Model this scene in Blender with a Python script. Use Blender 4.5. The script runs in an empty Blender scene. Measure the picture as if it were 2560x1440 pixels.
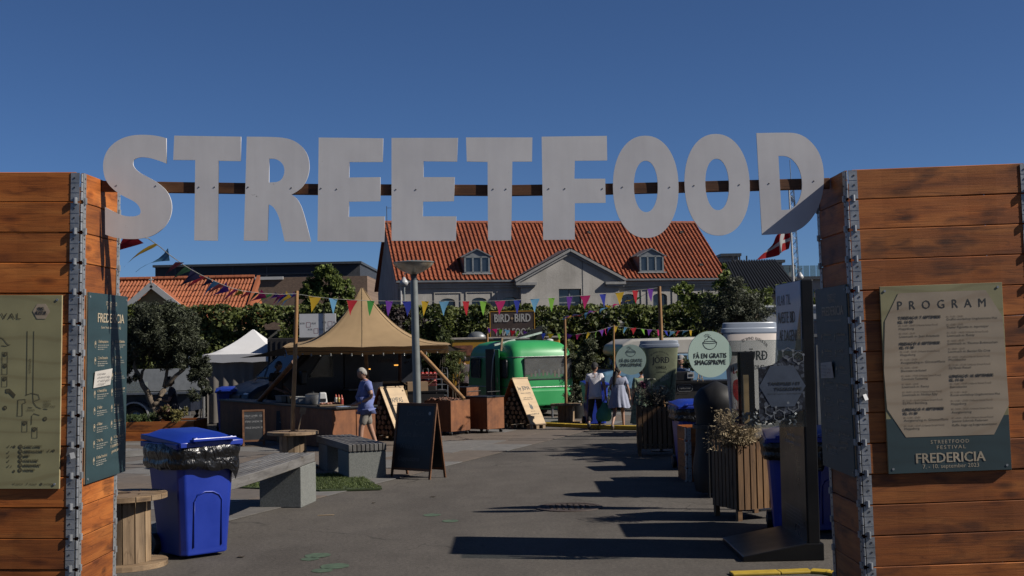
import bpy, bmesh, math, random
import numpy as np
from mathutils import Vector, Matrix, Euler, noise as mnoise
R = math.radians
random.seed(7); RNG = np.random.default_rng(7)
SC = bpy.context.scene
COL = SC.collection

# ---------------------------------------------------------------- camera
FPX, CAMH, ROLL = 3200.0, 2.1, R(1.1)
PITCH = math.atan(135.0 / FPX)
cam_d = bpy.data.cameras.new('camera'); cam = bpy.data.objects.new('camera', cam_d); COL.objects.link(cam)
cam_d.sensor_width = 36.0; cam_d.lens = 36.0 * FPX / 2560.0
cam_d.clip_start = 0.1; cam_d.clip_end = 3000.0
cam.matrix_world = Matrix.Translation((0, 0, CAMH)) @ Matrix.Rotation(R(90) + PITCH, 4, 'X') @ Matrix.Rotation(-ROLL, 4, 'Z')
SC.camera = cam

# ---------------------------------------------------------------- sky and sun
SUN_EL, SUN_AZ = R(37), R(102.5)          # azimuth clockwise from +Y (view direction)
SUN_DIR = Vector((math.cos(SUN_EL) * math.sin(SUN_AZ), math.cos(SUN_EL) * math.cos(SUN_AZ), math.sin(SUN_EL)))
world = bpy.data.worlds.new('World'); SC.world = world; world.use_nodes = True
wn = world.node_tree; wn.nodes.clear()
sky = wn.nodes.new('ShaderNodeTexSky'); sky.sky_type = 'NISHITA'; sky.sun_disc = False
sky.sun_elevation = SUN_EL; sky.sun_rotation = SUN_AZ
sky.altitude = 0; sky.air_density = 0.55; sky.dust_density = 0.45; sky.ozone_density = 9.3
bg = wn.nodes.new('ShaderNodeBackground'); bg.inputs[1].default_value = 0.05
wo = wn.nodes.new('ShaderNodeOutputWorld')
wn.links.new(sky.outputs[0], bg.inputs[0]); wn.links.new(bg.outputs[0], wo.inputs[0])
sun_d = bpy.data.lights.new('sun', 'SUN'); sun_d.energy = 5.0; sun_d.angle = R(0.53); sun_d.color = (1.0, 0.93, 0.83)
sun = bpy.data.objects.new('sun', sun_d); COL.objects.link(sun)
sun.rotation_euler = SUN_DIR.to_track_quat('Z', 'Y').to_euler(); sun.location = (20, -5, 30)

vs = SC.view_settings
SC.display_settings.display_device = 'sRGB'
vs.view_transform = 'Standard'; vs.look = 'None'; vs.gamma = 1.0; vs.exposure = 0.57; vs.use_curve_mapping = False
SC.render.engine = 'CYCLES'
SC.cycles.use_denoising = True
SC.cycles.max_bounces = 8; SC.cycles.transparent_max_bounces = 12
SC.cycles.caustics_reflective = False; SC.cycles.caustics_refractive = False

# ---------------------------------------------------------------- measuring helpers
def ray(px, py):
    u, v = (px - 1280) / FPX, -(py - 720) / FPX
    c, s = math.cos(ROLL), math.sin(ROLL)
    u, v = u * c + v * s, -u * s + v * c
    cp, sp = math.cos(PITCH), math.sin(PITCH)
    return Vector((u, cp - v * sp, sp + v * cp))
def at(px, py, Y):
    d = ray(px, py); s = Y / d.y
    return Vector((d.x * s, Y, CAMH + d.z * s))
def gnd(px, py, z=0.0):
    d = ray(px, py); s = (z - CAMH) / d.z
    return Vector((d.x * s, d.y * s, z))
def hit(px, py, o, n):
    d = ray(px, py); c = Vector((0, 0, CAMH)); o = Vector(o); n = Vector(n)
    return c + d * ((o - c).dot(n) / d.dot(n))

# ---------------------------------------------------------------- materials
MATS = {}
AL = .76
def new_mat(name):
    m = bpy.data.materials.new(name); m.use_nodes = True
    nt = m.node_tree; b = nt.nodes['Principled BSDF']
    return m, nt, b
def node(nt, t, **kw):
    n = nt.nodes.new(t)
    for k, v in kw.items(): setattr(n, k, v)
    return n
def coords(nt, scale=(1, 1, 1), rnd=True):
    tc = node(nt, 'ShaderNodeTexCoord'); mp = node(nt, 'ShaderNodeMapping')
    nt.links.new(tc.outputs['Object'], mp.inputs['Vector']); mp.inputs['Scale'].default_value = scale
    if rnd:
        oi = node(nt, 'ShaderNodeObjectInfo'); mm = node(nt, 'ShaderNodeMath', operation='MULTIPLY')
        mm.inputs[1].default_value = 37.0; nt.links.new(oi.outputs['Random'], mm.inputs[0])
        nt.links.new(mm.outputs[0], mp.inputs['Location'])
    return mp.outputs[0]
def noise_tex(nt, vec, scale, detail=4, rough=.55, dist=0):
    n = node(nt, 'ShaderNodeTexNoise'); n.inputs['Scale'].default_value = scale
    n.inputs['Detail'].default_value = detail; n.inputs['Roughness'].default_value = rough; n.inputs['Distortion'].default_value = dist
    nt.links.new(vec, n.inputs['Vector']); return n.outputs['Fac']
def ramp(nt, fac, stops):
    r = node(nt, 'ShaderNodeValToRGB'); e = r.color_ramp.elements
    while len(e) < len(stops): e.new(.5)
    for k, (p, c) in enumerate(stops):
        e[k].position = p; e[k].color = (*c, 1) if len(c) == 3 else c
    nt.links.new(fac, r.inputs[0]); return r.outputs[0]
def mixc(nt, fac, a, b, mode='MIX'):
    m = node(nt, 'ShaderNodeMix', data_type='RGBA', blend_type=mode)
    if isinstance(fac, (int, float)): m.inputs[0].default_value = fac
    else: nt.links.new(fac, m.inputs[0])
    for s, v in ((6, a), (7, b)):
        if isinstance(v, tuple): m.inputs[s].default_value = (*v[:3], 1)
        else: nt.links.new(v, m.inputs[s])
    return m.outputs[2]
def bump(nt, b, h, strength=.3, dist=.01):
    bp = node(nt, 'ShaderNodeBump'); bp.inputs['Strength'].default_value = strength; bp.inputs['Distance'].default_value = dist
    nt.links.new(h, bp.inputs['Height']); nt.links.new(bp.outputs[0], b.inputs['Normal'])
def M(name, col, rough=.6, metal=0, var=.18, scale=6, bmp=0, rnd=0.0, spec=.5, coat=0, detail=5, stretch=(1, 1, 1), emit=0):
    """plain surface: base colour with fine uneven wear and relief"""
    if name in MATS: return MATS[name]
    m, nt, b = new_mat(name)
    col = tuple(c * AL for c in col)
    vec = coords(nt, stretch)
    n = noise_tex(nt, vec, scale, detail, .6)
    lo = tuple(c * (1 - var) for c in col); hi = tuple(min(1, c * (1 + var)) for c in col)
    c = ramp(nt, n, [(.3, lo), (.7, hi)])
    if rnd:
        oi = node(nt, 'ShaderNodeObjectInfo')
        k = ramp(nt, oi.outputs['Random'], [(0, (1 - rnd,) * 3), (1, (1 + rnd,) * 3)])
        c = mixc(nt, 1.0, c, k, 'MULTIPLY')
    nt.links.new(c, b.inputs['Base Color'])
    rr = ramp(nt, n, [(.25, (max(0, rough - .08),) * 3), (.75, (min(1, rough + .08),) * 3)])
    nt.links.new(rr, b.inputs['Roughness'])
    b.inputs['Metallic'].default_value = metal; b.inputs['Specular IOR Level'].default_value = spec
    b.inputs['Coat Weight'].default_value = coat
    if emit:
        b.inputs['Emission Color'].default_value = (*col, 1); b.inputs['Emission Strength'].default_value = emit
    if bmp:
        n2 = noise_tex(nt, vec, scale * 6, 3, .6); bump(nt, b, n2, bmp, .006)
    MATS[name] = m; return m

def wood_mat(name, base, dark, light, burn=.0, grain=9, knots=True, rough=.62, bmp=.35, rnd=.22):
    """boards: grain along local X, knots, cracks, scorch marks; varies by object"""
    if name in MATS: return MATS[name]
    m, nt, b = new_mat(name)
    tc = node(nt, 'ShaderNodeTexCoord'); oi = node(nt, 'ShaderNodeObjectInfo')
    off = node(nt, 'ShaderNodeVectorMath', operation='MULTIPLY_ADD')
    cmb = node(nt, 'ShaderNodeCombineXYZ')
    for k, f in enumerate((41.0, 17.0, 29.0)):
        mm = node(nt, 'ShaderNodeMath', operation='MULTIPLY'); mm.inputs[1].default_value = f
        nt.links.new(oi.outputs['Random'], mm.inputs[0]); nt.links.new(mm.outputs[0], cmb.inputs[k])
    add = node(nt, 'ShaderNodeVectorMath', operation='ADD')
    nt.links.new(tc.outputs['Object'], add.inputs[0]); nt.links.new(cmb.outputs[0], add.inputs[1])
    def scaled(s):
        mp = node(nt, 'ShaderNodeMapping'); mp.inputs['Scale'].default_value = s
        nt.links.new(add.outputs[0], mp.inputs['Vector']); return mp.outputs[0]
    broad = noise_tex(nt, scaled((.9, 3, 6.0)), 1.6, 3, .5, .6)
    fine = noise_tex(nt, scaled((1.0, 16, 44)), grain / 3.0, 7, .7, .8)
    c = ramp(nt, broad, [(.25, dark), (.48, base), (.72, light)])
    g = ramp(nt, fine, [(.3, (.45, .42, .40)), (.5, (1, 1, 1)), (.75, (1.18, 1.16, 1.12))])
    c = mixc(nt, .85, c, g, 'MULTIPLY')
    if knots:
        vo = node(nt, 'ShaderNodeTexVoronoi'); vo.inputs['Scale'].default_value = 1.0
        nt.links.new(scaled((2.2, 1.0, 6.5)), vo.inputs['Vector'])
        kc = ramp(nt, vo.outputs['Distance'], [(.05, (.25, .2, .16)), (.13, (.7, .62, .55)), (.2, (1.15, 1.1, 1.0)), (.34, (1, 1, 1))])
        c = mixc(nt, .8, c, kc, 'MULTIPLY')
        cr = noise_tex(nt, scaled((.7, 1, 9.0)), 1.3, 2, .4, .3)
        cc = ramp(nt, cr, [(.488, (1, 1, 1)), (.5, (.35, .3, .27)), (.512, (1, 1, 1))])
        c = mixc(nt, .45, c, cc, 'MULTIPLY')
    if burn:
        bn = noise_tex(nt, scaled((2.3, 3, 6.5)), 1.15, 3, .5, .25)
        bc = ramp(nt, bn, [(.33, (.22, .19, .18)), (.44, (1, 1, 1))])
        bf = noise_tex(nt, scaled((3, 30, 70)), 1.5, 3)
        bm_ = ramp(nt, bf, [(.3, (burn * .5,) * 3), (.62, (burn,) * 3)])
        c = mixc(nt, bm_, c, bc, 'MULTIPLY')
    k = ramp(nt, oi.outputs['Random'], [(0, (AL * (1 - rnd),) * 3), (.5, (AL,) * 3), (1, (AL * (1 + rnd), AL * (1 + rnd * .9), AL * (1 + rnd * .8)))])
    c = mixc(nt, 1.0, c, k, 'MULTIPLY')
    nt.links.new(c, b.inputs['Base Color'])
    b.inputs['Roughness'].default_value = rough; b.inputs['Specular IOR Level'].default_value = .35
    bump(nt, b, fine, bmp, .004)
    MATS[name] = m; return m

def leaf_mat(name, dark, light, trans=.25, rough=.72):
    if name in MATS: return MATS[name]
    m, nt, b = new_mat(name)
    geo = node(nt, 'ShaderNodeNewGeometry')
    vec = coords(nt, (1, 1, 1), False)
    n = noise_tex(nt, vec, 1.1, 3, .6)
    c1 = ramp(nt, geo.outputs['Random Per Island'], [(0, dark), (1, light)])
    c2 = ramp(nt, n, [(.3, (.58, .58, .58)), (.7, (1.0, 1.0, .96))])
    c = mixc(nt, 1.0, c1, c2, 'MULTIPLY')
    nt.links.new(c, b.inputs['Base Color']); b.inputs['Roughness'].default_value = rough
    tr = node(nt, 'ShaderNodeBsdfTranslucent'); mx = node(nt, 'ShaderNodeMixShader'); mx.inputs[0].default_value = trans
    nt.links.new(c, tr.inputs['Color']); nt.links.new(b.outputs[0], mx.inputs[1]); nt.links.new(tr.outputs[0], mx.inputs[2])
    nt.links.new(mx.outputs[0], nt.nodes['Material Output'].inputs['Surface'])
    MATS[name] = m; return m

def glass_mat(name, col=(.8, .85, .85), rough=.02, mixf=.35, dark=(.02, .025, .03)):
    """window glass: part mirror, part see-through, slightly dirty"""
    if name in MATS: return MATS[name]
    m, nt, b = new_mat(name)
    vec = coords(nt)
    n = noise_tex(nt, vec, 3, 4)
    rr = ramp(nt, n, [(.3, (rough,) * 3), (.8, (rough + .08,) * 3)])
    nt.links.new(rr, b.inputs['Roughness'])
    b.inputs['Base Color'].default_value = (*dark, 1); b.inputs['Specular IOR Level'].default_value = .6
    t = node(nt, 'ShaderNodeBsdfTransparent'); t.inputs[0].default_value = (*col, 1)
    mx = node(nt, 'ShaderNodeMixShader'); mx.inputs[0].default_value = mixf
    nt.links.new(b.outputs[0], mx.inputs[1]); nt.links.new(t.outputs[0], mx.inputs[2])
    nt.links.new(mx.outputs[0], nt.nodes['Material Output'].inputs['Surface'])
    MATS[name] = m; return m

def cloth_two_sided(name, col, var=.08, trans=.2):
    if name in MATS: return MATS[name]
    m, nt, b = new_mat(name)
    col = tuple(x * .85 for x in col)
    vec = coords(nt); n = noise_tex(nt, vec, 2.5, 4)
    c = ramp(nt, n, [(.3, tuple(x * (1 - var) for x in col)), (.7, tuple(min(1, x * (1 + var)) for x in col))])
    wv = noise_tex(nt, vec, 60, 2)
    nt.links.new(c, b.inputs['Base Color']); b.inputs['Roughness'].default_value = .85; b.inputs['Specular IOR Level'].default_value = .2
    bump(nt, b, wv, .15, .003)
    tr = node(nt, 'ShaderNodeBsdfTranslucent'); mx = node(nt, 'ShaderNodeMixShader'); mx.inputs[0].default_value = trans
    nt.links.new(c, tr.inputs['Color']); nt.links.new(b.outputs[0], mx.inputs[1]); nt.links.new(tr.outputs[0], mx.inputs[2])
    nt.links.new(mx.outputs[0], nt.nodes['Material Output'].inputs['Surface'])
    MATS[name] = m; return m

# ---------------------------------------------------------------- object helpers
MW = {}
def mw(o): return MW.get(o.name, Matrix.Identity(4)) if o else Matrix.Identity(4)
def tag(o, label=None, cat=None, group=None, kind=None):
    if label: o['label'] = label
    if cat: o['category'] = cat
    if group: o['group'] = group
    if kind: o['kind'] = kind
    return o
def thing(name, label, cat, loc=(0, 0, 0), rot=(0, 0, 0), group=None):
    o = bpy.data.objects.new(name, None); COL.objects.link(o)
    o.empty_display_size = .2
    o.location = loc; o.rotation_euler = rot if not isinstance(rot, (int, float)) else (0, 0, rot)
    MW[o.name] = Matrix.Translation(Vector(loc)) @ o.rotation_euler.to_matrix().to_4x4()
    return tag(o, label, cat, group)
def link(name, me, mat, parent=None, loc=(0, 0, 0), rot=(0, 0, 0), scale=None):
    o = bpy.data.objects.new(name, me); COL.objects.link(o)
    if mat and not me.materials: me.materials.append(mat)
    o.parent = parent; o.location = loc
    o.rotation_euler = rot if not isinstance(rot, (int, float)) else (0, 0, rot)
    if scale: o.scale = scale
    MW[o.name] = mw(parent) @ Matrix.Translation(Vector(loc)) @ o.rotation_euler.to_matrix().to_4x4()
    return o
def copy_tree(o, parent=None, loc=None, rot=None, label=None):
    c = o.copy(); COL.objects.link(c); c.parent = parent
    if loc is not None: c.location = loc
    if rot is not None: c.rotation_euler = rot if not isinstance(rot, (int, float)) else (0, 0, rot)
    if label: c['label'] = label
    MW[c.name] = mw(parent) @ Matrix.Translation(c.location) @ c.rotation_euler.to_matrix().to_4x4()
    for ch in list(o.children): copy_tree(ch, c)
    return c

class MB:
    """collects shapes; build() links them as one mesh object"""
    def __init__(s): s.v = []; s.f = []
    def add(s, vs, fs):
        k = len(s.v); s.v += [tuple(v) for v in vs]; s.f += [tuple(i + k for i in f) for f in fs]; return s
    def box(s, c, size, rot=None, taper=(1, 1)):
        hx, hy, hz = size[0] / 2, size[1] / 2, size[2] / 2
        vs = [Vector((x * hx * (taper[0] if z > 0 else 1), y * hy * (taper[1] if z > 0 else 1), z * hz)) for z in (-1, 1) for y in (-1, 1) for x in (-1, 1)]
        if rot is not None:
            m = rot if isinstance(rot, Matrix) else Euler(rot).to_matrix()
            vs = [m @ v for v in vs]
        c = Vector(c)
        return s.add([v + c for v in vs], [(0, 2, 3, 1), (4, 5, 7, 6), (0, 1, 5, 4), (2, 6, 7, 3), (0, 4, 6, 2), (1, 3, 7, 5)])
    def bar(s, a, b, w, h, up=(0, 0, 1)):
        a, b = Vector(a), Vector(b); d = b - a; L = d.length
        x = d.normalized(); u = Vector(up); y = u.cross(x)
        if y.length < 1e-4: y = Vector((0, 1, 0)).cross(x)
        y.normalize(); z = x.cross(y)
        m = Matrix((x, y, z)).transposed()
        return s.box((a + b) / 2, (L, w, h), m)
    def cyl(s, a, b, r0, r1=None, n=12, caps=True):
        a, b = Vector(a), Vector(b); r1 = r0 if r1 is None else r1
        d = (b - a).normalized(); u = Vector((0, 0, 1)) if abs(d.z) < .9 else Vector((1, 0, 0))
        x = d.cross(u).normalized(); y = d.cross(x)
        vs = []
        for p, r in ((a, r0), (b, r1)):
            for k in range(n):
                t = 2 * math.pi * k / n
                vs.append(p + x * (r * math.cos(t)) + y * (r * math.sin(t)))
        fs = [(k, k + n, (k + 1) % n + n, (k + 1) % n) for k in range(n)]
        if caps: fs += [tuple(range(n)), tuple(range(2 * n - 1, n - 1, -1))]
        return s.add(vs, fs)
    def path(s, pts, r, n=6, r1=None):
        pts = [Vector(p) for p in pts]; rings = []
        rs = r if isinstance(r, (list, tuple)) else [r + ((r1 if r1 is not None else r) - r) * k / max(1, len(pts) - 1) for k in range(len(pts))]
        vs = []
        for k, p in enumerate(pts):
            d = (pts[min(k + 1, len(pts) - 1)] - pts[max(k - 1, 0)]).normalized()
            u = Vector((0, 0, 1)) if abs(d.z) < .9 else Vector((1, 0, 0))
            x = d.cross(u).normalized(); y = d.cross(x)
            for j in range(n):
                t = 2 * math.pi * j / n; vs.append(p + (x * math.cos(t) + y * math.sin(t)) * rs[k])
        fs = []
        for k in range(len(pts) - 1):
            for j in range(n):
                fs.append((k * n + j, k * n + (j + 1) % n, (k + 1) * n + (j + 1) % n, (k + 1) * n + j))
        fs += [tuple(range(n - 1, -1, -1)), tuple(range((len(pts) - 1) * n, len(pts) * n))]
        return s.add(vs, fs)
    def lathe(s, prof, n=24, c=(0, 0, 0), arc=2 * math.pi, start=0):
        """prof: list of (r, z)"""
        full = abs(arc - 2 * math.pi) < 1e-4; m = n if full else n + 1
        vs = []
        for r, z in prof:
            for k in range(m):
                t = start + arc * k / n
                vs.append((c[0] + r * math.cos(t), c[1] + r * math.sin(t), c[2] + z))
        fs = []
        for j in range(len(prof) - 1):
            for k in range(n):
                k2 = (k + 1) % m if full else k + 1
                fs.append((j * m + k, j * m + k2, (j + 1) * m + k2, (j + 1) * m + k))
        return s.add(vs, fs)
    def sphere(s, c, r, n=10, m=8, sc=(1, 1, 1)):
        prof = [(max(1e-4, math.sin(math.pi * k / m)), -math.cos(math.pi * k / m)) for k in range(m + 1)]
        b = MB().lathe(prof, n)
        return s.add([(c[0] + v[0] * r * sc[0], c[1] + v[1] * r * sc[1], c[2] + v[2] * r * sc[2]) for v in b.v], b.f)
    def poly(s, pts, thick, axis):
        """extrude a convex/simple polygon (list of 3D points) along axis*thick"""
        n = len(pts); a = Vector(axis) * thick; pts = [Vector(p) for p in pts]
        return s.add(pts + [p + a for p in pts], [tuple(range(n)), tuple(range(2 * n - 1, n - 1, -1))] + [(k, k + n, (k + 1) % n + n, (k + 1) % n) for k in range(n)])
    def xf(s, m):
        s.v = [tuple(m @ Vector(v)) for v in s.v]; return s
    def mesh(s, name, smooth=False):
        me = bpy.data.meshes.new(name); me.from_pydata(s.v, [], s.f)
        bm = bmesh.new(); bm.from_mesh(me); bmesh.ops.recalc_face_normals(bm, faces=bm.faces); bm.to_mesh(me); bm.free()
        if smooth: me.polygons.foreach_set('use_smooth', [True] * len(me.polygons))
        return me
    def build(s, name, mat, parent=None, smooth=False, bevel=0, seg=2, world=False, loc=(0, 0, 0), rot=(0, 0, 0), auto=None):
        if world and parent is not None: s.xf(mw(parent).inverted())
        o = link(name, s.mesh(name, smooth or auto is not None), mat, parent, loc, rot)
        if bevel:
            b = o.modifiers.new('bevel', 'BEVEL'); b.width = bevel; b.segments = seg; b.limit_method = 'ANGLE'; b.angle_limit = R(35)
        if auto is not None:
            bm = bmesh.new(); bm.from_mesh(o.data)
            for e in bm.edges:
                if len(e.link_faces) == 2 and e.calc_face_angle(0) > auto: e.smooth = False
            bm.to_mesh(o.data); bm.free()
        return o

def struct(name, mb, mat, **kw):
    return tag(mb.build(name, mat, None, **kw), kind='structure')

def plate_mesh(name, loops, thick, bev=0):
    """flat plate in local XZ facing -Y from closed 2D loops (holes by even-odd)"""
    cu = bpy.data.curves.new('tmp', 'CURVE'); cu.dimensions = '2D'; cu.fill_mode = 'BOTH'; cu.extrude = thick / 2
    if bev: cu.bevel_depth = bev; cu.bevel_resolution = 0
    for lp in loops:
        sp = cu.splines.new('POLY'); sp.points.add(len(lp) - 1); sp.use_cyclic_u = True
        for k, (x, y) in enumerate(lp): sp.points[k].co = (x, y, 0, 1)
    o = bpy.data.objects.new('tmp', cu)
    me = bpy.data.meshes.new_from_object(o); me.name = name
    bpy.data.objects.remove(o); bpy.data.curves.remove(cu)
    me.transform(Matrix.Rotation(R(90), 4, 'X')); me.materials.clear()
    return me

_tc = {}
def text_mesh(s, bold=0.0, space=1.0, shear=0.0, ext=.0015):
    """mesh of a text line with cap height 1, baseline at 0, left at 0, in local XZ facing -Y"""
    key = (s, bold, space, shear)
    if key in _tc: return _tc[key]
    def mk(st):
        cu = bpy.data.curves.new('tmp', 'FONT'); cu.body = st; cu.size = 1.0; cu.space_character = space; cu.shear = shear
        cu.resolution_u = 2; cu.fill_mode = 'FRONT'
        o = bpy.data.objects.new('tmp', cu)
        me = bpy.data.meshes.new_from_object(o)
        bpy.data.objects.remove(o); bpy.data.curves.remove(cu)
        return me
    if 'cap' not in _tc:
        h = mk('H'); ys = [v.co.y for v in h.vertices]; _tc['cap'] = max(ys)
    me = mk(s); k = 1 / _tc['cap']
    co = np.zeros(len(me.vertices) * 3); me.vertices.foreach_get('co', co); co = co.reshape(-1, 3)
    x0, x1 = co[:, 0].min(), co[:, 0].max()
    me.materials.clear()
    _tc[key] = (me, x0 * k, (x1 - x0) * k, k); return _tc[key]
def text(s, x, z, cap, mat, parent, width=None, align='L', bold=0.0, space=1.0, y=-.002, name='lettering', rot=0.0, shear=0.0, frame=None):
    """text line on the parent's local XZ plane; z is the baseline, cap the capital height"""
    me0, x0, w, k = text_mesh(s, 0, space, shear)
    me = me0.copy(); me.name = name
    if bold:                                   # heavier stroke: shifted copies of the line, each a hair in front
        bm = bmesh.new()
        for j, dx in enumerate((0, bold, -bold, bold * .5, -bold * .5)):
            n0 = len(bm.verts); bm.from_mesh(me0); bm.verts.ensure_lookup_table()
            for v in bm.verts[n0:]: v.co.x += dx / k; v.co.z += j * .00025
        bm.to_mesh(me); bm.free()
    sx = cap if width is None else width / w
    W = w * sx
    ox = {'L': 0, 'C': -W / 2, 'R': -W}[align]
    m = Matrix.Translation((x, y, z)) @ Matrix.Rotation(rot, 4, 'Y') @ Matrix.Translation((ox - x0 * sx, 0, 0)) @ Matrix.Diagonal((k * sx, 1, k * cap, 1)) @ Matrix.Rotation(R(90), 4, 'X')
    if frame is not None: m = frame @ m
    me.transform(m)
    return link(name, me, mat, parent)
def print_shape(loops, mat, parent, y=-.0015, name='printed_shape', thick=.0006, frame=None):
    me = plate_mesh(name, loops, thick); me.transform(Matrix.Translation((0, y, 0)))
    if frame is not None: me.transform(frame)
    return link(name, me, mat, parent)
def stroke_loop(pts, w, closed=False):
    """a thin closed outline round a polyline"""
    L, Rr = [], []; n = len(pts)
    for k in range(n):
        a = pts[k - 1] if (k > 0 or closed) else pts[k]; b = pts[(k + 1) % n] if (k < n - 1 or closed) else pts[k]
        dx, dy = b[0] - a[0], b[1] - a[1]; l = math.hypot(dx, dy) or 1
        nx, ny = -dy / l * w / 2, dx / l * w / 2
        L.append((pts[k][0] + nx, pts[k][1] + ny)); Rr.append((pts[k][0] - nx, pts[k][1] - ny))
    if closed: return [L, Rr]
    return [L + Rr[::-1]]
def circle(cx, cy, r, n=28, ry=None, a0=0, a1=2 * math.pi):
    m = n if abs(a1 - a0 - 2 * math.pi) < 1e-4 else n + 1
    return [(cx + r * math.cos(a0 + (a1 - a0) * k / n), cy + (ry or r) * math.sin(a0 + (a1 - a0) * k / n)) for k in range(m)]

def leaves_mesh(name, P, size, aspect=.5, up=.3, nrm=None, droop=0):
    """many leaf-shaped faces (two triangles folded along the rib) at points P"""
    n = len(P); P = np.asarray(P, float)
    d = RNG.normal(size=(n, 3)); d[:, 2] = d[:, 2] * .7 + up - droop
    d /= np.linalg.norm(d, axis=1)[:, None]
    q = RNG.normal(size=(n, 3))
    if nrm is not None: q = q * .6 + nrm
    w = np.cross(d, q); w /= np.linalg.norm(w, axis=1)[:, None] + 1e-9
    nn = np.cross(w, d)
    s = (size * RNG.uniform(.6, 1.3, n))[:, None]
    a = P - d * s * .5; b = P + d * s * .5
    m1 = P + w * s * aspect * .5 + nn * s * .12; m2 = P - w * s * aspect * .5 + nn * s * .12
    V = np.stack([a, m1, b, m2], 1).reshape(-1, 3)
    me = bpy.data.meshes.new(name); me.vertices.add(4 * n); me.vertices.foreach_set('co', V.ravel())
    me.loops.add(4 * n); me.polygons.add(n)
    me.loops.foreach_set('vertex_index', np.arange(4 * n)); me.polygons.foreach_set('loop_start', np.arange(n) * 4)
    me.update(calc_edges=True); me.validate()
    return me
def clump_points(blobs, n, hollow=.55, clumps=40, csig=.35):
    """points gathered in clumps over a set of ellipsoids (cx,cy,cz,rx,ry,rz)"""
    B = np.array(blobs, float); vol = np.prod(B[:, 3:], axis=1) ** (2 / 3); pr = vol / vol.sum()
    ci = RNG.choice(len(B), clumps, p=pr); d = RNG.normal(size=(clumps, 3)); d /= np.linalg.norm(d, axis=1)[:, None]
    rad = RNG.uniform(hollow, 1.0, clumps)[:, None]
    C = B[ci, :3] + d * rad * B[ci, 3:]
    k = RNG.integers(0, clumps, n)
    sg = csig * B[ci[k], 3:].mean(1)[:, None] * RNG.uniform(.5, 1.2, (clumps, 1))[k]
    o = RNG.normal(size=(n, 3)); o /= np.linalg.norm(o, axis=1)[:, None]
    return C[k] + o * sg * RNG.uniform(.3, 1, (n, 1))
# ================================================================ ground
def asphalt_mat():
    m, nt, b = new_mat('asphalt')
    vec = coords(nt, (1, 1, 1), False)
    sp = noise_tex(nt, vec, 95, 3, .7); pa = noise_tex(nt, vec, .35, 5, .6); md = noise_tex(nt, vec, 2.2, 4, .6)
    c = ramp(nt, sp, [(.3, (.055, .050, .045)), (.5, (.098, .089, .080)), (.68, (.148, .135, .122)), (.78, (.28, .26, .24))])
    p = ramp(nt, pa, [(.3, (.84, .82, .80)), (.7, (1.12, 1.1, 1.08))])
    q = ramp(nt, md, [(.25, (.86, .86, .86)), (.6, (1.05, 1.05, 1.05))])
    c = mixc(nt, 1, mixc(nt, 1, c, p, 'MULTIPLY'), q, 'MULTIPLY')
    g2 = noise_tex(nt, vec, 24, 3, .75); c = mixc(nt, 1, c, ramp(nt, g2, [(.3, (.68, .68, .68)), (.5, (1, 1, 1)), (.7, (1.36, 1.36, 1.34))]), 'MULTIPLY')
    vo = node(nt, 'ShaderNodeTexVoronoi', feature='DISTANCE_TO_EDGE'); vo.inputs['Scale'].default_value = .22
    wv = node(nt, 'ShaderNodeVectorMath', operation='MULTIPLY_ADD'); nn = node(nt, 'ShaderNodeTexNoise'); nn.inputs['Scale'].default_value = 1.5
    nt.links.new(vec, nn.inputs['Vector']); nt.links.new(nn.outputs['Color'], wv.inputs[0]); wv.inputs[1].default_value = (.9, .9, 0); nt.links.new(vec, wv.inputs[2])
    nt.links.new(wv.outputs[0], vo.inputs['Vector'])
    ck = ramp(nt, vo.outputs['Distance'], [(0, (.45, .45, .45)), (.0035, (1, 1, 1))])
    msk = ramp(nt, pa, [(.5, (0, 0, 0)), (.56, (1, 1, 1))])
    c = mixc(nt, msk, c, mixc(nt, 1, c, ck, 'MULTIPLY'))
    sv = node(nt, 'ShaderNodeTexVoronoi'); sv.inputs['Scale'].default_value = 2.6; nt.links.new(vec, sv.inputs['Vector'])      # gum and oil spots
    c = mixc(nt, 1, c, ramp(nt, sv.outputs['Distance'], [(.045, (.55, .55, .55)), (.07, (1, 1, 1))]), 'MULTIPLY')
    lw = noise_tex(nt, coords(nt, (.5, .12, 1), False), 1.0, 5, .7); c = mixc(nt, 1, c, ramp(nt, lw, [(.35, (.8, .79, .78)), (.5, (1, 1, 1)), (.68, (1.14, 1.13, 1.1))]), 'MULTIPLY')
    nt.links.new(c, b.inputs['Base Color']); b.inputs['Roughness'].default_value = .88; b.inputs['Specular IOR Level'].default_value = .25
    bump(nt, b, sp, .5, .006); return m
def paving_mat():
    m, nt, b = new_mat('paving_stone')
    oi = node(nt, 'ShaderNodeObjectInfo'); vec = coords(nt)
    base = ramp(nt, oi.outputs['Random'], [(0, (.125, .10, .078)), (.35, (.14, .108, .083)), (.6, (.115, .10, .088)), (.62, (.15, .143, .135)), (1, (.165, .158, .15))])
    n = noise_tex(nt, vec, 5, 6, .65); f = noise_tex(nt, vec, 120, 2)
    c = mixc(nt, 1, base, ramp(nt, n, [(.3, (.75, .75, .75)), (.7, (1.15, 1.15, 1.15))]), 'MULTIPLY')
    c = mixc(nt, .6, c, ramp(nt, f, [(.3, (.7, .7, .7)), (.7, (1.25, 1.25, 1.25))]), 'MULTIPLY')
    nt.links.new(c, b.inputs['Base Color']); b.inputs['Roughness'].default_value = .85; bump(nt, b, f, .25, .004); return m
ASPHALT = asphalt_mat(); PAVE = paving_mat()
struct('ground', MB().add([(-900, -300, 0), (900, -300, 0), (900, 1500, 0), (-900, 1500, 0)], [(0, 1, 2, 3)]), ASPHALT)

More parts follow.
